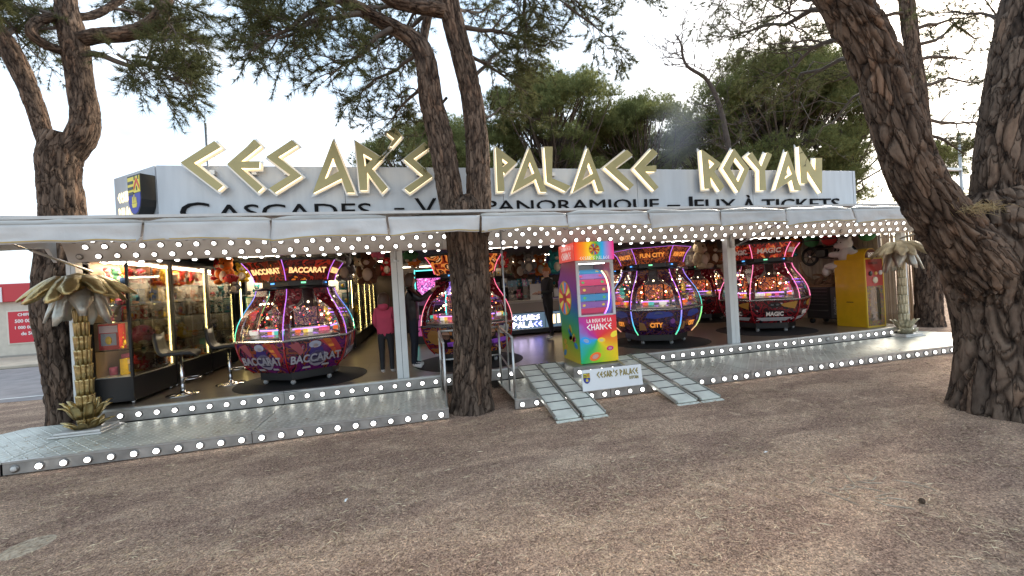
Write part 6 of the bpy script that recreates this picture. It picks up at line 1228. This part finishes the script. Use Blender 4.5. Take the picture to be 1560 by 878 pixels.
showcase('second glass display case along the left wall behind the first bar stool', -4.24, -3.78, 7.67, 8.83, '+x', leds=(0, 1), levels=LV)
fill(-4.24, -3.78, 7.72, 8.78, '+x', 'the second case on the left wall', LV, 2, cols=['brown', 'red', 'cream', 'orange', 'orange', 'yellow', 'brown'])
fill(-4.24, -3.78, 7.74, 8.76, '+x', 'the second left case, back row', LV, 72, cols=['cream', 'orange', 'brown', 'red', 'yellow'], back=.17, dens=.05)
showcase('third glass display case along the left wall behind the second bar stool', -4.24, -3.78, 8.84, 10.0, '+x', leds=(), levels=LV)
fill(-4.24, -3.78, 8.9, 9.95, '+x', 'the third case on the left wall', LV, 3, cols=['grey', 'white', 'cream', 'black', 'teal'])
showcase('white-shelved display case across the back left, behind the BACCARAT machine', -3.74, -1.50, 10.05, 10.50, '-y', leds=(0,), levels=(1.05, 1.4, 1.75), backm=mat('case_back_pale', (.55, .50, .44), .6))
fill(-3.74, -1.50, 10.1, 10.5, '-y', 'the back left case', (1.05, 1.4, 1.75), 4, cols=['white', 'grey', 'cream', 'brown', 'red', 'teal', 'black'], hmax=.4)
toy('round plush', 'pink', (-3.94, 7.15, 1.08), math.pi/2-.2, .80, 'in the case beside the left palm'); toy('plush', 'yellow', (-3.92, 7.45, 1.665), math.pi/2, .55, 'upper right in the case beside the left palm', 1); toy('plush', 'orange', (-3.93, 7.5, 1.955), math.pi/2, .5, 'top right in the case beside the left palm', 2)
toy('toy box', 'red', (-4.05, 6.72, 1.06), .0, 1.15, 'behind the end glass of the case beside the left palm', 1); toy('plush', 'yellow', (-3.98, 6.74, 1.06), .2, .42, 'behind the end glass of the case beside the left palm', 1)
# heap of small toys at the bottom of the first cases
rh = random.Random(8)
for i in range(46):
    y_ = rh.uniform(6.75, 8.7); c_ = rh.choice(['orange', 'brown', 'yellow', 'cream', 'red', 'brown', 'orange']); toy('plush', c_, (-3.86-rh.random()*.22, y_, .69+rh.random()*.13), math.pi/2+rh.uniform(-1, 1), rh.choice([.26, .30, .34]), 'in the heap at the bottom of the left cases', rh.randint(0, 2), (rh.uniform(-.5, .5), rh.uniform(-.5, .5)))
for i in range(4):
    y_ = 10.56+i*1.36; showcase('glass prize case with yellow light strips lining the aisle, %s from the front' % ['first', 'second', 'third', 'fourth'][i], -1.95, -1.46, y_, y_+1.34, '+x', leds=(0, 1), levels=(1.1, 1.5, 1.9), zb=.62, backm=mat('case_back_dark', (.05, .04, .035), .5))
    fill(-1.95, -1.46, y_+.06, y_+1.28, '+x', 'the %s aisle case' % ['first', 'second', 'third', 'fourth'][i], (1.1, 1.5, 1.9), 30+i, dens=.6, cols=['brown', 'red', 'yellow', 'grey'], zb=.63)
# bar stools
def stool(loc, rz, label):
    s = empty('bar_stool', loc, rz, label, 'stool', 'black bar stools'); leath = mat('black_leather', (.018, .018, .019), .42, bump=.15, bscale=60)
    MB().lathe([(.205, 0), (.205, .008), (.15, .018), (.035, .03), (.03, .06), (.0, .06)], chrome, n=28).build('base', s); MB().lathe([(.026, .03), (.026, .33), (.02, .34), (.02, .56)], chrome, n=14).build('column', s)
    MB().tube([(.0, -.02, .24), (.10, -.04, .23), (.15, -.13, .23), (.10, -.21, .23), (0, -.235, .23), (-.10, -.21, .23), (-.15, -.13, .23), (-.10, -.04, .23), (0, -.02, .24)], .009, chrome, 6).build('footrest', s)
    b = MB(); rows = []
    for i in range(9):
        t = i/8; prof = [(-.20, .57), (-.16, .60), (-.05, .605), (.08, .60), (.15, .60), (.19, .63), (.215, .70), (.23, .80), (.235, .90)][i]
        w_ = .19*(1-.25*max(0, abs(t-.45)-.35)); y_, z_ = prof
        rows.append([(-w_, y_, z_+.035), (-w_*.6, y_, z_+.01), (0, y_, z_), (w_*.6, y_, z_+.01), (w_, y_, z_+.035), (w_*.95, y_+.0+.035*t, z_-.01), (0, y_+.045*t, z_-.035*(1-.6*t)), (-w_*.95, y_+.035*t, z_-.01)])
    b.loft(rows, leath, True).build('seat', s)
stool((-3.38, 6.97, F0), R(100), 'black bar stool nearest the left palm, in front of the display case'); stool((-2.96, 7.48, F0), R(100), 'black bar stool between the display cases and the BACCARAT machine')
stool((-3.05, 8.9, F0), R(80), 'black bar stool at the back, mostly hidden by the BACCARAT machine')

# ---------------------------------------------------------------- prize counter with lit letters, shelves behind it
s = empty('prize_counter', (2.30, 10.40, FLOOR_Z), 0, 'dark prize counter with lit letters CESARS PALACE behind the man in black', 'counter')
MB().box((0, .03, .05), (2.6, .65, .84), blackp).box((-.02, 0, .84), (2.62, .68, .90), mat('counter_top', (.42, .38, .34), .4), .006).build('body', s)
MB().box((0.02, .012, .60), (2.58, .029, .835), mat('counter_band', (.30, .26, .23), .5)).build('upper_band', s)
for k, (xa, xb) in enumerate(((.04, .98), (1.0, 1.9), (1.92, 2.56))):
    w_ = MB().box((xa, .014, .17), (xb, .029, .575), mat('counter_window', (.06, .09, .12), .08, emit=(.10, .16, .22), estr=.5)).build('display_window', s)
    MB().box((xa-.015, .008, .155), (xb+.0, .0135, .17), chrome).build('window_trim', w_)
vio = glow('lit_white_violet', (.85, .75, 1.0), 2.6); blu = glow('lit_blue', (.25, .25, 1), 2.6)
add('lettering', rune_mesh('CESARS', .12, vio, .30, ext=.006, width=.72), s, (.47, .0, .46)); add('lettering', rune_mesh('PALA', .13, vio, .30, ext=.006, width=.52), s, (.37, .0, .28)); add('lettering', rune_mesh('CE', .13, blu, .30, ext=.006, width=.22), s, (.78, .0, .28))
b = MB(); 
for i in range(5): b.box((1.06+i*.13, .006, .26), (1.14+i*.13, .013, .50), glow('counter_warm', (1, .72, .35), 1.5))
b.build('lit_goods', s)
paper = mat('paper_notice', (.72, .72, .70), .6)
for x, z, w_, h in ((.62, 1.21, .30, .42), (1.02, 1.20, .22, .38), (1.28, 1.26, .20, .20)): MB().box((x, .02, z-.30), (x+w_, .026, z-.30+h), paper).build('notice', s)
MB().box((.05, .10, .905), (2.5, .11, 1.45), GLASS).build('glass_screen', s)
def shelf_wall(label, x0, x1, y, seed, where):
    s = empty('shelf_unit', (x0, y, FLOOR_Z), 0, label, 'shelf', 'shelves along the back wall'); L = x1-x0; bm_ = mat('shelf_dark', (.06, .05, .045), .6)
    MB().box((0, .30, 0), (L, .33, 2.12), bm_).build('back_panel', s)
    for z in (.5, .9, 1.28, 1.66): MB().box((0, 0, z-.02), (L, .295, z), bm_).build('shelf', s)
    for x in (0, L-.03): MB().box((x, -.002, 0), (x+.03, .298, 2.12), bm_).build('upright', s)
    MB().box((.05, .01, 2.08), (L-.05, .05, 2.11), glow('shelf_light', (1, .78, .55), 6)).build('light_bar', s)
    fill(x0+.03, x1-.03, y-.03, y+.3, '-y', where, (FLOOR_Z+.90, FLOOR_Z+1.28, FLOOR_Z+1.66), seed, zb=FLOOR_Z+.502, hmax=.40, dens=.25)
shelf_wall('dim shelves of toys on the back wall left of the counter', -.6, 2.0, 13.4, 61, 'the left back wall shelves'); shelf_wall('dim shelves of toys behind the prize counter', 2.2, 5.4, 12.9, 62, 'the shelves behind the counter'); shelf_wall('dim shelves of toys at the right of the back wall', 5.6, 9.8, 14.4, 63, 'the right back shelves')
# toys hanging under the ceiling
HANG = [((-3.36, 8.6, 2.25), 'orange', 'plush', 1.0), ((-3.22, 8.4, 2.03), 'red', 'round plush', .55), ((-3.59, 8.9, 2.32), 'red', 'plush', .8), ((-3.33, 9.2, 2.19), 'yellow', 'plush', .8), ((-3.28, 8.7, 1.91), 'grey', 'plush', .6), ((-0.84, 8.4, 2.32), 'brown', 'plush', 1.3), ((-0.64, 8.0, 2.37), 'pink', 'round plush', .6), ((-1.31, 8.6, 2.26), 'grey', 'plush', 1.1), ((-1.15, 9.5, 2.36), 'cream', 'plush', 1.0), ((-0.06, 8.4, 2.34), 'green', 'round plush', .7), ((-0.57, 9.6, 2.3), 'red', 'plush', .9), ((-0.0, 9.8, 2.28), 'orange', 'round plush', .7),
 ((2.71, 10.6, 2.36), 'brown', 'plush', 1.3), ((2.87, 10.2, 2.39), 'grey', 'plush', 1.1), ((2.53, 11.0, 2.35), 'cream', 'plush', 1.0), ((3.35, 10.8, 2.39), 'orange', 'plush', 1.2), ((3.69, 10.9, 2.31), 'blue', 'plush', 1.2), ((3.44, 9.8, 2.33), 'teal', 'plush', 1.2), ((2.06, 9.6, 2.37), 'red', 'plush', .8), ((6.67, 8.6, 2.25), 'cream', 'plush', 1.4), ((7.68, 9.4, 2.19), 'brown', 'plush', 1.2), ((7.0, 9.4, 2.37), 'white', 'plush', 1.2), ((9.7, 9.0, 2.36), 'teal', 'plush', 1.0)]
for i, (p, c_, k, sc) in enumerate(HANG):
    h = {'plush': .5, 'round plush': .34}[k]*sc; toy(k, c_, (p[0], p[1], min(p[2]-h/2, 2.44-h)), (i*1.3) % .8-.4, sc, 'hanging under the ceiling, %s' % ['above the display cases', 'near the aisle', 'behind the first post', 'over the counter', 'near the second post'][0 if p[0] < -2 else 1 if p[0] < -.6 else 2 if p[0] < 1.5 else 3 if p[0] < 5 else 4], i % 3)
# beach balls in a net above the hung bike
for i, (x, y, c_) in enumerate(((9.55, 9.3, 'teal'), (9.55, 8.95, 'yellow'), (9.5, 8.6, 'orange'), (9.55, 8.2, 'green'), (9.6, 7.8, 'red'), (9.6, 6.95, 'green'))): toy('ball toy', c_, (x, y, 2.12), i, 1.75, ['at the far end above the bicycle', 'second from the far end above the bicycle', 'third above the bicycle', 'beside the saddle above the bicycle', 'behind the white bear', 'above the yellow ticket machine'][i])

# ---------------------------------------------------------------- right end: bicycle, bear, tool chest, driftwood
tyre = mat('tyre', (.012, .012, .012), .7); s = empty('kids_bicycle', (9.80, 8.10, 1.48), 0, 'small black bicycle hung on the right inner wall', 'bicycle')
def whl(y, z, r_):
    w_ = empty('wheel', (0, 0, 0)); w_.parent = s; del_ = None
    ring = lambda R_, t_, m, nm: MB().tube([(0, y+R_*math.cos(a*math.pi/12), z+R_*math.sin(a*math.pi/12)) for a in range(25)], t_, m, 6, False).build(nm, w_)
    ring(r_, .028, tyre, 'tyre'); ring(r_-.035, .010, blackp, 'rim'); b = MB()
    for k in range(6): a = k*math.pi/3; b.tube([(0, y, z), (0, y+(r_-.03)*math.cos(a), z+(r_-.03)*math.sin(a))], .009, blackp, 5)
    b.lathe([(.05, -.025), (.05, .025)], SILV, (0, y, z), 10, axis='x').build('spokes', w_)
whl(.38, .42, .21); whl(-.55, .40, .21)
MB().tube([(0, .38, .42), (0, .16, .60), (0, -.10, .62), (0, -.30, .62)], .02, blackp, 6).tube([(0, .38, .42), (0, .0, .36), (0, -.22, .34), (0, -.30, .62)], .018, blackp, 6).tube([(0, -.30, .66), (0, -.36, .56), (0, -.55, .40)], .018, blackp, 6).build('frame', s)
MB().box((-.05, -.06, .38), (.05, .16, .58), blackp, .02).build('motor', s); MB().box((-.06, .05, .63), (.06, .38, .68), mat('saddle', (.02, .02, .02), .5), .02).build('saddle', s); MB().tube([(-.24, -.30, .78), (0, -.31, .74), (.16, -.30, .78)], .012, blackp, 6).tube([(0, -.30, .62), (0, -.31, .74)], .016, blackp, 6).build('handlebar', s)
b = MB(); fur = mat('white_fur', (.72, .67, .62), .95, bump=.6, bscale=90, var=.1)
for c_, r_ in (((0, 0, .22), (.15, .17, .22)), ((.0, .04, .50), (.14, .15, .14)), ((-.05, .17, .47), (.07, .06, .06)), ((0, -.08, .62), (.05, .03, .05)), ((0, .13, .63), (.05, .03, .05)), ((-.10, .20, .28), (.06, .14, .07)), ((-.06, -.18, .28), (.07, .12, .07)), ((-.16, .20, .02), (.09, .20, .08)), ((-.12, .38, -.08), (.09, .08, .11)), ((.0, -.12, .02), (.09, .16, .09))): b.ball(c_, r_, fur, 14, 10)
me = b.mesh('bear'); t_ = bpy.data.objects.new('t', me); COL.objects.link(t_); md = t_.modifiers.new('r', 'REMESH'); md.mode = 'VOXEL'; md.voxel_size = .02; md.use_smooth_shade = True; dg = bpy.context.evaluated_depsgraph_get(); me2 = bpy.data.meshes.new_from_object(t_.evaluated_get(dg)); bpy.data.objects.remove(t_)
bear = add('teddy_bear', me2, None, (9.26, 7.14, 1.60), None, None, 'large white plush bear slumped above the yellow ticket machine', 'plush toy')
if not me2.materials: me2.materials.append(fur)
b = MB()
for y in (.02, .10): b.ball((-.13, y, .53), .012, mat('toy_eye', (.01, .01, .01), .2), 6, 4)
b.ball((-.115, .19, .50), (.02, .02, .015), mat('bear_nose', (.12, .07, .06), .4), 6, 4); b.build('face', bear)
MB().box((-.02, -.25, -.01), (.72, .3, .0), blackp).build('wall_bracket', loc=(9.26, 7.14, 1.58), label='black shelf board under the white bear', cat='shelf')
s = empty('tool_chest', (9.10, 7.22, FLOOR_Z), 0, 'black rolling tool chest with seven drawers lettered KraftMuller beside the yellow machine', 'tool chest')
MB().box((0, 0, .13), (.52, .80, .86), blackp, .008).build('body', s); MB().box((-.01, .20, .862), (.53, .81, .885), mat('chest_wood', (.28, .16, .08), .5, var=.3, stretch=(1, 8, 1)), .004).build('wood_top', s)
zz = .85
for i, h in enumerate((.075, .075, .075, .075, .075, .14, .16)):
    d_ = MB().box((-.014, .24, zz-h+.008), (-.001, .78, zz-.006), mat('drawer_black', (.022, .022, .024), .3), .003).build('drawer', s); MB().box((-.026, .28, zz-.03), (-.0145, .74, zz-.016), mat('drawer_pull', (.10, .10, .105), .3, .6)).build('handle', d_); zz -= h
sp_ = MB().box((-.012, .03, .16), (-.001, .20, .84), mat('locker_grey', (.07, .07, .075), .35)).build('locker_panel', s); q = add('lettering', text_mesh('KraftMuller', .085, .001, mat('chest_print', (.45, .45, .46), .4)), sp_, (-.0135, .11, .44)); q.rotation_euler = (Matrix.Rotation(-math.pi/2, 3, 'Z') @ Matrix.Rotation(-math.pi/2, 3, 'Y')).to_euler()
for x, y in ((.06, .07), (.46, .07), (.06, .73), (.46, .73)): c_ = MB().box((x-.02, y-.02, .08), (x+.02, y+.02, .13), SILV).build('caster', s); MB().lathe([(0, -.02), (.058, -.02), (.058, .02), (0, .02)], tyre, (x, y, .06), 14, axis='x').build('wheel', c_)
b = MB(); dwm = mat('driftwood', (.26, .155, .085), .8, var=.4, vscale=14, bump=.5); rr = random.Random(6)
for i in range(15):
    p = [Vector((rr.uniform(.1, .4), rr.uniform(.1, .7), .02))]; d = Vector((rr.gauss(0, .3), rr.gauss(0, .6), rr.uniform(.5, 1.1)))
    for k in range(5): p.append(p[-1]+d*.09); d += Vector((rr.gauss(0, .35), rr.gauss(0, .4), rr.gauss(-.15, .3))); p[-1].z = max(.02, p[-1].z)
    b.tube(p, [.045, .05, .04, .035, .025, .01], dwm, 6)
b.box((.05, .05, 0), (.45, .78, .03), dwm, .01); b.build('driftwood', loc=(9.12, 7.40, FLOOR_Z+.888), label='tangled brown driftwood piece lying on the tool chest', cat='driftwood')

# ---------------------------------------------------------------- outside on the right: bamboo fence, lamp post
s = empty('bamboo_fence', (10.25, 8.3, 0), R(-3), 'brown bamboo cane fence beside the right end of the pavilion', 'fence'); rr = random.Random(3)
cane = [mat('cane_%d' % i, c3, .55, var=.35, vscale=5, stretch=(1, 1, .3)) for i, c3 in enumerate(((.36, .24, .14), (.28, .185, .11), (.42, .30, .18)))]
cms = []
for i in range(3):
    b = MB(); z = 0; prof = []
    while z < 2.0: prof += [(.019, z), (.018, z+.22), (.022, z+.232), (.019, z+.245)]; z += .25
    b.lathe(prof, cane[i], n=7); cms.append(b.mesh('cane'))
for i in range(64): add('cane', cms[rr.randint(0, 2)], s, (i*.041, rr.gauss(0, .006), .02), (rr.gauss(0, .008), rr.gauss(0, .01), rr.random()*6), (1, 1, rr.uniform(1.30, 1.42)))
for z in (.35, 2.3): MB().tube([(0, .03, z), (2.62, .03, z)], .02, cane[1], 6).build('rail', s)
s = empty('lamp_post', (16.2, 9.0, 0), 0, 'distant grey lamp post seen through the fork of the right pine', 'lamp post'); MB().lathe([(.09, 0), (.08, .3), (.05, .32), (.035, 5.4), (0, 5.42)], steel, n=10).build('pole', s); MB().box((-.75, -.04, 4.28), (0, .04, 4.36), steel).build('arm', s); MB().box((-1.05, -.10, 4.26), (-.55, .10, 4.33), steel, .02).build('lamp_head', s)

# ---------------------------------------------------------------- left: red-fronted shop across the road, overhead cables
s = empty('red_shop', (-13.6, 19.0, 0), 0, 'low cream shop with red fascia and red posters across the road at the left', 'building')
cr_ = mat('shop_render', (.62, .56, .47), .8, var=.12); rd_ = mat('shop_red', (.50, .035, .045), .45); pos = mat('poster_red', (.55, .02, .04), .35)
MB().box((-12, 0, 0), (6, 8, 2.12), cr_).build('wall', s); MB().box((-12.1, -.18, 2.12), (6.1, 8.1, 2.78), rd_, .02).build('fascia', s); MB().box((-12.05, -.06, 0), (6.05, -.002, .16), mat('shop_plinth', (.36, .32, .28), .9)).build('plinth', s)
MB().box((-1.5, -.21, 2.12), (-1.0, -.185, 2.66), mat('fascia_white', (.75, .75, .75), .5)).build('fascia_sign', s)
wp = mat('poster_white', (.8, .78, .76), .5)
for k, x in enumerate((-5.2, -3.0, -.98, 1.4, 3.6)):
    f = MB().box((x-.06, -.03, .55), (x+1.16, -.004, 1.80), mat('shop_window_frame', (.66, .61, .52), .6)).build('window', s); MB().box((x, -.045, .60), (x+1.1, -.031, 1.75), pos).build('poster', f)
    for tx, z, sz in (('CHIFFRE', 1.63, .14), ('500 000 €', 1.40, .17), ('1 000 000 €', 1.16, .15), ('de 50', .93, .17)): add('lettering', text_mesh(tx, sz, .003, wp, .004), f, (x+.55, -.05, z))
for z, x in ((0, 0),): pass
for i, (za, zb_) in enumerate(((3.25, 3.85), (2.95, 3.45))):
    b = MB(); b.tube([(-40+70*t, 22+i*.2, 6.0+i*.4+(t-.5)**2*3.2-.6) for t in [k/24 for k in range(25)]], .014, black, 4)
    b.build('overhead_cable', label='%s of two dark overhead cables above the red shop' % ['lower', 'upper'][i], cat='cable')

# thin drifting smoke above the roof, in front of the far pines
me = MB().ball((0, 0, 0), (1, 1, 1), mat('smoke_bound'), 20, 14).mesh('smoke'); m = bpy.data.materials.new('smoke_volume'); m.use_nodes = True; nt = m.node_tree; nt.nodes.clear()
o_ = nt.nodes.new('ShaderNodeOutputMaterial'); pv = nt.nodes.new('ShaderNodeVolumePrincipled'); pv.inputs['Color'].default_value = (.92, .92, .93, 1); tc = nt.nodes.new('ShaderNodeTexCoord')
ln = nt.nodes.new('ShaderNodeVectorMath'); ln.operation = 'LENGTH'; nt.links.new(tc.outputs['Object'], ln.inputs[0]); mr = nt.nodes.new('ShaderNodeMapRange'); mr.inputs[1].default_value = 1.0; mr.inputs[2].default_value = 0.0; mr.inputs[3].default_value = 0.0; mr.inputs[4].default_value = 1.0; mr.interpolation_type = 'SMOOTHSTEP'; nt.links.new(ln.outputs['Value'], mr.inputs[0])
n = nt.nodes.new('ShaderNodeTexNoise'); n.inputs['Scale'].default_value = 1.6; n.inputs['Detail'].default_value = 3; nt.links.new(tc.outputs['Object'], n.inputs['Vector']); mu = nt.nodes.new('ShaderNodeMath'); mu.operation = 'MULTIPLY'; nt.links.new(mr.outputs[0], mu.inputs[0]); nt.links.new(n.outputs[0], mu.inputs[1]); m2 = nt.nodes.new('ShaderNodeMath'); m2.operation = 'MULTIPLY'; m2.inputs[1].default_value = 0.42; nt.links.new(mu.outputs[0], m2.inputs[0])
nt.links.new(m2.outputs[0], pv.inputs['Density']); nt.links.new(pv.outputs[0], o_.inputs['Volume']); me.materials.clear(); me.materials.append(m)
add('smoke', me, None, (9.47, 13.0, 6.81), (0, .25, 0), (1.35, 1.0, 2.0), 'pale wisp of smoke drifting above the roof before the far pines', 'smoke', kind='stuff')

# ---------------------------------------------------------------- people
skin = mat('skin', (.55, .34, .25), .55); shoe = mat('white_shoe', (.72, .70, .68), .5)
def person(label, loc, rz, J, rad, top, bottom, hair, zw, ankles=.09, hands=()):
    """one continuous body grown over a skeleton; J joint positions, rad radii, zw waist height"""
    names = list(J); idx = {n: i for i, n in enumerate(names)}
    E = [('hip', 'waist'), ('waist', 'chest'), ('chest', 'neck'), ('neck', 'jaw'), ('jaw', 'head'), ('head', 'crown')]
    for q in 'LR': E += [('hip', 'thigh'+q), ('thigh'+q, 'knee'+q), ('knee'+q, 'ankle'+q), ('ankle'+q, 'toe'+q), ('chest', 'shoulder'+q), ('shoulder'+q, 'elbow'+q), ('elbow'+q, 'wrist'+q), ('wrist'+q, 'palm'+q)]
    me = bpy.data.meshes.new('body'); me.from_pydata([J[n] for n in names], [(idx[a], idx[b_]) for a, b_ in E], []); t_ = bpy.data.objects.new('t', me); COL.objects.link(t_)
    md = t_.modifiers.new('s', 'SKIN'); md.use_smooth_shade = True; sk = me.skin_vertices[0].data
    for n in names: r_ = rad[n.rstrip('LR') if n[-1] in 'LR' else n]; sk[idx[n]].radius = r_ if isinstance(r_, tuple) else (r_, r_); sk[idx[n]].use_root = (n == 'hip')
    t_.modifiers.new('u', 'SUBSURF').levels = 2; dg = bpy.context.evaluated_depsgraph_get(); body = bpy.data.meshes.new_from_object(t_.evaluated_get(dg)); bpy.data.objects.remove(t_)
    body.materials.clear(); 
    for m in (top, bottom, skin, shoe): body.materials.append(m)
    hd = Vector(J['neck'])
    for p in body.polygons:
        c_ = p.center; k = 0 if c_.z > zw else 1
        if c_.z < ankles: k = 3
        if c_.z > hd.z+.015 and (c_-Vector(J['head'])).length < .26: k = 2
        for q in 'LR':
            if (c_-Vector(J['palm'+q])).length < .085 and (c_-Vector(J['wrist'+q])).length > .015: k = 2
            if min((c_-Vector(J['knee'+q])).length, (c_-Vector(J['ankle'+q])).length) < .12 and c_.z >= ankles: k = 1
        p.material_index = k; p.use_smooth = True
    o_ = add('person', body, None, loc, (0, 0, rz), None, label, 'person')
    # fingers and thumb on each hand, face, hair
    b = MB()
    for q in 'LR':
        w0, p0 = Vector(J['wrist'+q]), Vector(J['palm'+q]); d = (p0-w0).normalized(); sd = d.cross(Vector((0, 0, 1))); sd = sd.normalized() if sd.length > .1 else Vector((1, 0, 0)); nn = sd.cross(d)
        for i, L in enumerate((.062, .07, .066, .052)):
            a = p0+sd*(.027-.018*i)+d*.015; b.tube([a, a+d*L*.5-nn*.006, a+d*L*.85-nn*.022, a+d*L-nn*.04], [.0095, .009, .008, .006], skin, 6)
        a = w0.lerp(p0, .45)+sd*.03; b.tube([a, a+d*.03+sd*.022, a+d*.055+sd*.026-nn*.012], [.011, .010, .007], skin, 6)
    b.build('hands', o_)
    h = Vector(J['head']); b = MB(); ey = mat('eye_dark', (.03, .02, .02), .2)
    for q in (-1, 1): b.ball((h.x+.032*q, h.y-.088, h.z+.005), (.013, .008, .008), ey, 6, 4); b.ball((h.x+.083*q, h.y+.01, h.z-.005), (.012, .022, .032), skin, 6, 5)
    b.ball((h.x, h.y-.102, h.z-.022), (.013, .02, .022), skin, 6, 5); b.ball((h.x, h.y-.088, h.z-.058), (.026, .008, .006), mat('lips', (.35, .13, .11), .5), 6, 4); b.build('face', o_)
    hair(h, o_); return o_
def limbs(H, arms):
    k = H/1.7; J = {'hip': (0, 0, .93*k), 'waist': (0, 0, 1.08*k), 'chest': (0, .0, 1.32*k), 'neck': (0, .01, 1.46*k), 'jaw': (0, -.015*k, 1.52*k), 'head': (0, 0, 1.595*k), 'crown': (0, .01, 1.66*k)}
    for q, s in (('L', 1), ('R', -1)):
        J['thigh'+q] = (s*.095*k, 0, .84*k); J['knee'+q] = (s*.10*k, -.01, .48*k); J['ankle'+q] = (s*.10*k, .02, .085); J['toe'+q] = (s*.115*k, -.14*k, .045); J['shoulder'+q] = (s*.17*k, .01, 1.39*k)
    for n, p in arms.items(): J[n] = tuple(v*k for v in p)
    return J
RAD = {'hip': (.155, .115), 'waist': (.135, .10), 'chest': (.155, .11), 'neck': .052, 'jaw': (.06, .07), 'head': (.078, .092), 'crown': (.062, .07), 'thigh': .085, 'knee': .058, 'ankle': .042, 'toe': (.042, .032), 'shoulder': .062, 'elbow': .048, 'wrist': .032, 'palm': (.042, .022)}
def rad(k, **o): d = {n: (tuple(v*k for v in r_) if isinstance(r_, tuple) else r_*k) for n, r_ in RAD.items()}; d.update(o); return d
def bob(col, long):
    def f(h, o_):
        m = mat('hair_'+o_.name, col, .5, var=.3, vscale=40, stretch=(1, 1, .1)); b = MB(); n = 26
        prof = [(.002, .125), (.045, .118), (.085, .085), (.103, .03), (.106, -.03), (.102, -.09), (.092, -.09-long)]; rows = []
        for r_, z in prof:
            row = []
            for i in range(n):
                a = 2*math.pi*i/n; front = max(0, -math.sin(a)); zz = z; rr_ = r_*(1+.04*math.sin(i*5.3))
                if front > .55 and z < .04: zz = .045+.003*i % .01; rr_ = min(r_, .098)
                row.append((h.x+rr_*math.cos(a)*.92, h.y+.008+rr_*math.sin(a)*1.05, h.z+zz))
            rows.append(row)
        b.loft(rows, m, True, False).build('hair', o_)
    return f
def short(col):
    def f(h, o_):
        m = mat('hair_'+o_.name, col, .6); b = MB(); b.ball((h.x, h.y+.012, h.z+.055), (.086, .10, .072), m, 14, 9); b.ball((h.x, h.y+.05, h.z+.01), (.078, .062, .07), m, 12, 8); b.build('hair', o_)
    return f
down = {}
for q, s in (('L', 1), ('R', -1)): down.update({'elbow'+q: (s*.215, .02, 1.12), 'wrist'+q: (s*.17, -.13, .98), 'palm'+q: (s*.13, -.19, .97)})
hood = mat('pink_hoodie', (.50, .055, .11), .85, bump=.3, bscale=30, var=.2); blk = mat('black_cloth', (.012, .012, .014), .8, bump=.3, bscale=25); jean = mat('dark_jeans', (.014, .018, .03), .8, bump=.2, bscale=60)
g = person('girl in a pink hoodie and black leggings seen from behind beside the first post', (-.50, 6.86, FLOOR_Z+.005), R(172), limbs(1.27, down), rad(.80, hip=(.125, .10), waist=(.135, .105), chest=(.135, .10), head=(.082, .095), neck=.045), hood, blk, bob((.075, .035, .018), .06), .66)
MB().ball((0, .085, 1.09), (.085, .05, .06), hood, 10, 7).build('hood', g)
up = {'elbowL': (.20, -.18, 1.22), 'wristL': (.10, -.36, 1.38), 'palmL': (.075, -.42, 1.43), 'elbowR': (-.20, -.18, 1.22), 'wristR': (-.10, -.36, 1.38), 'palmR': (-.075, -.42, 1.43)}
puff = mat('black_puffer', (.010, .010, .012), .35, bump=.5, bscale=12)
wm = person('woman in a black puffer jacket raising a phone, partly hidden by the first post', (-.07, 7.20, FLOOR_Z+.005), R(82), limbs(1.60, up), rad(.97, chest=(.175, .135), waist=(.16, .125), hip=(.155, .12), elbow=.062, shoulder=.078), puff, jean, bob((.10, .06, .04), .02), .84)
b = MB().box((-.04, -.006, -.075), (.04, .006, .075), blackp, .004).build('phone', loc=(.345, 7.27, FLOOR_Z+1.40), rot=(0, 0, R(85)), label='black phone held up by the woman in the black jacket', cat='phone')
mid = {'elbowL': (.21, .0, 1.12), 'wristL': (.10, -.22, 1.12), 'palmL': (.06, -.29, 1.13), 'elbowR': (-.21, .0, 1.12), 'wristR': (-.10, -.22, 1.10), 'palmR': (-.06, -.29, 1.11)}
J = limbs(1.68, mid); J['toeL'] = (.12, -.15, .045); J['ankleR'] = (-.10, .14, .085); J['toeR'] = (-.12, -.02, .045); J['kneeR'] = (-.10, .05, .48)
man = person('man in black clothes and white trainers standing by the prize counter', (3.0, 9.22, FLOOR_Z+.005), R(-80), J, rad(1.0), blk, mat('black_trousers', (.010, .010, .011), .85), short((.45, .17, .06)), .98)
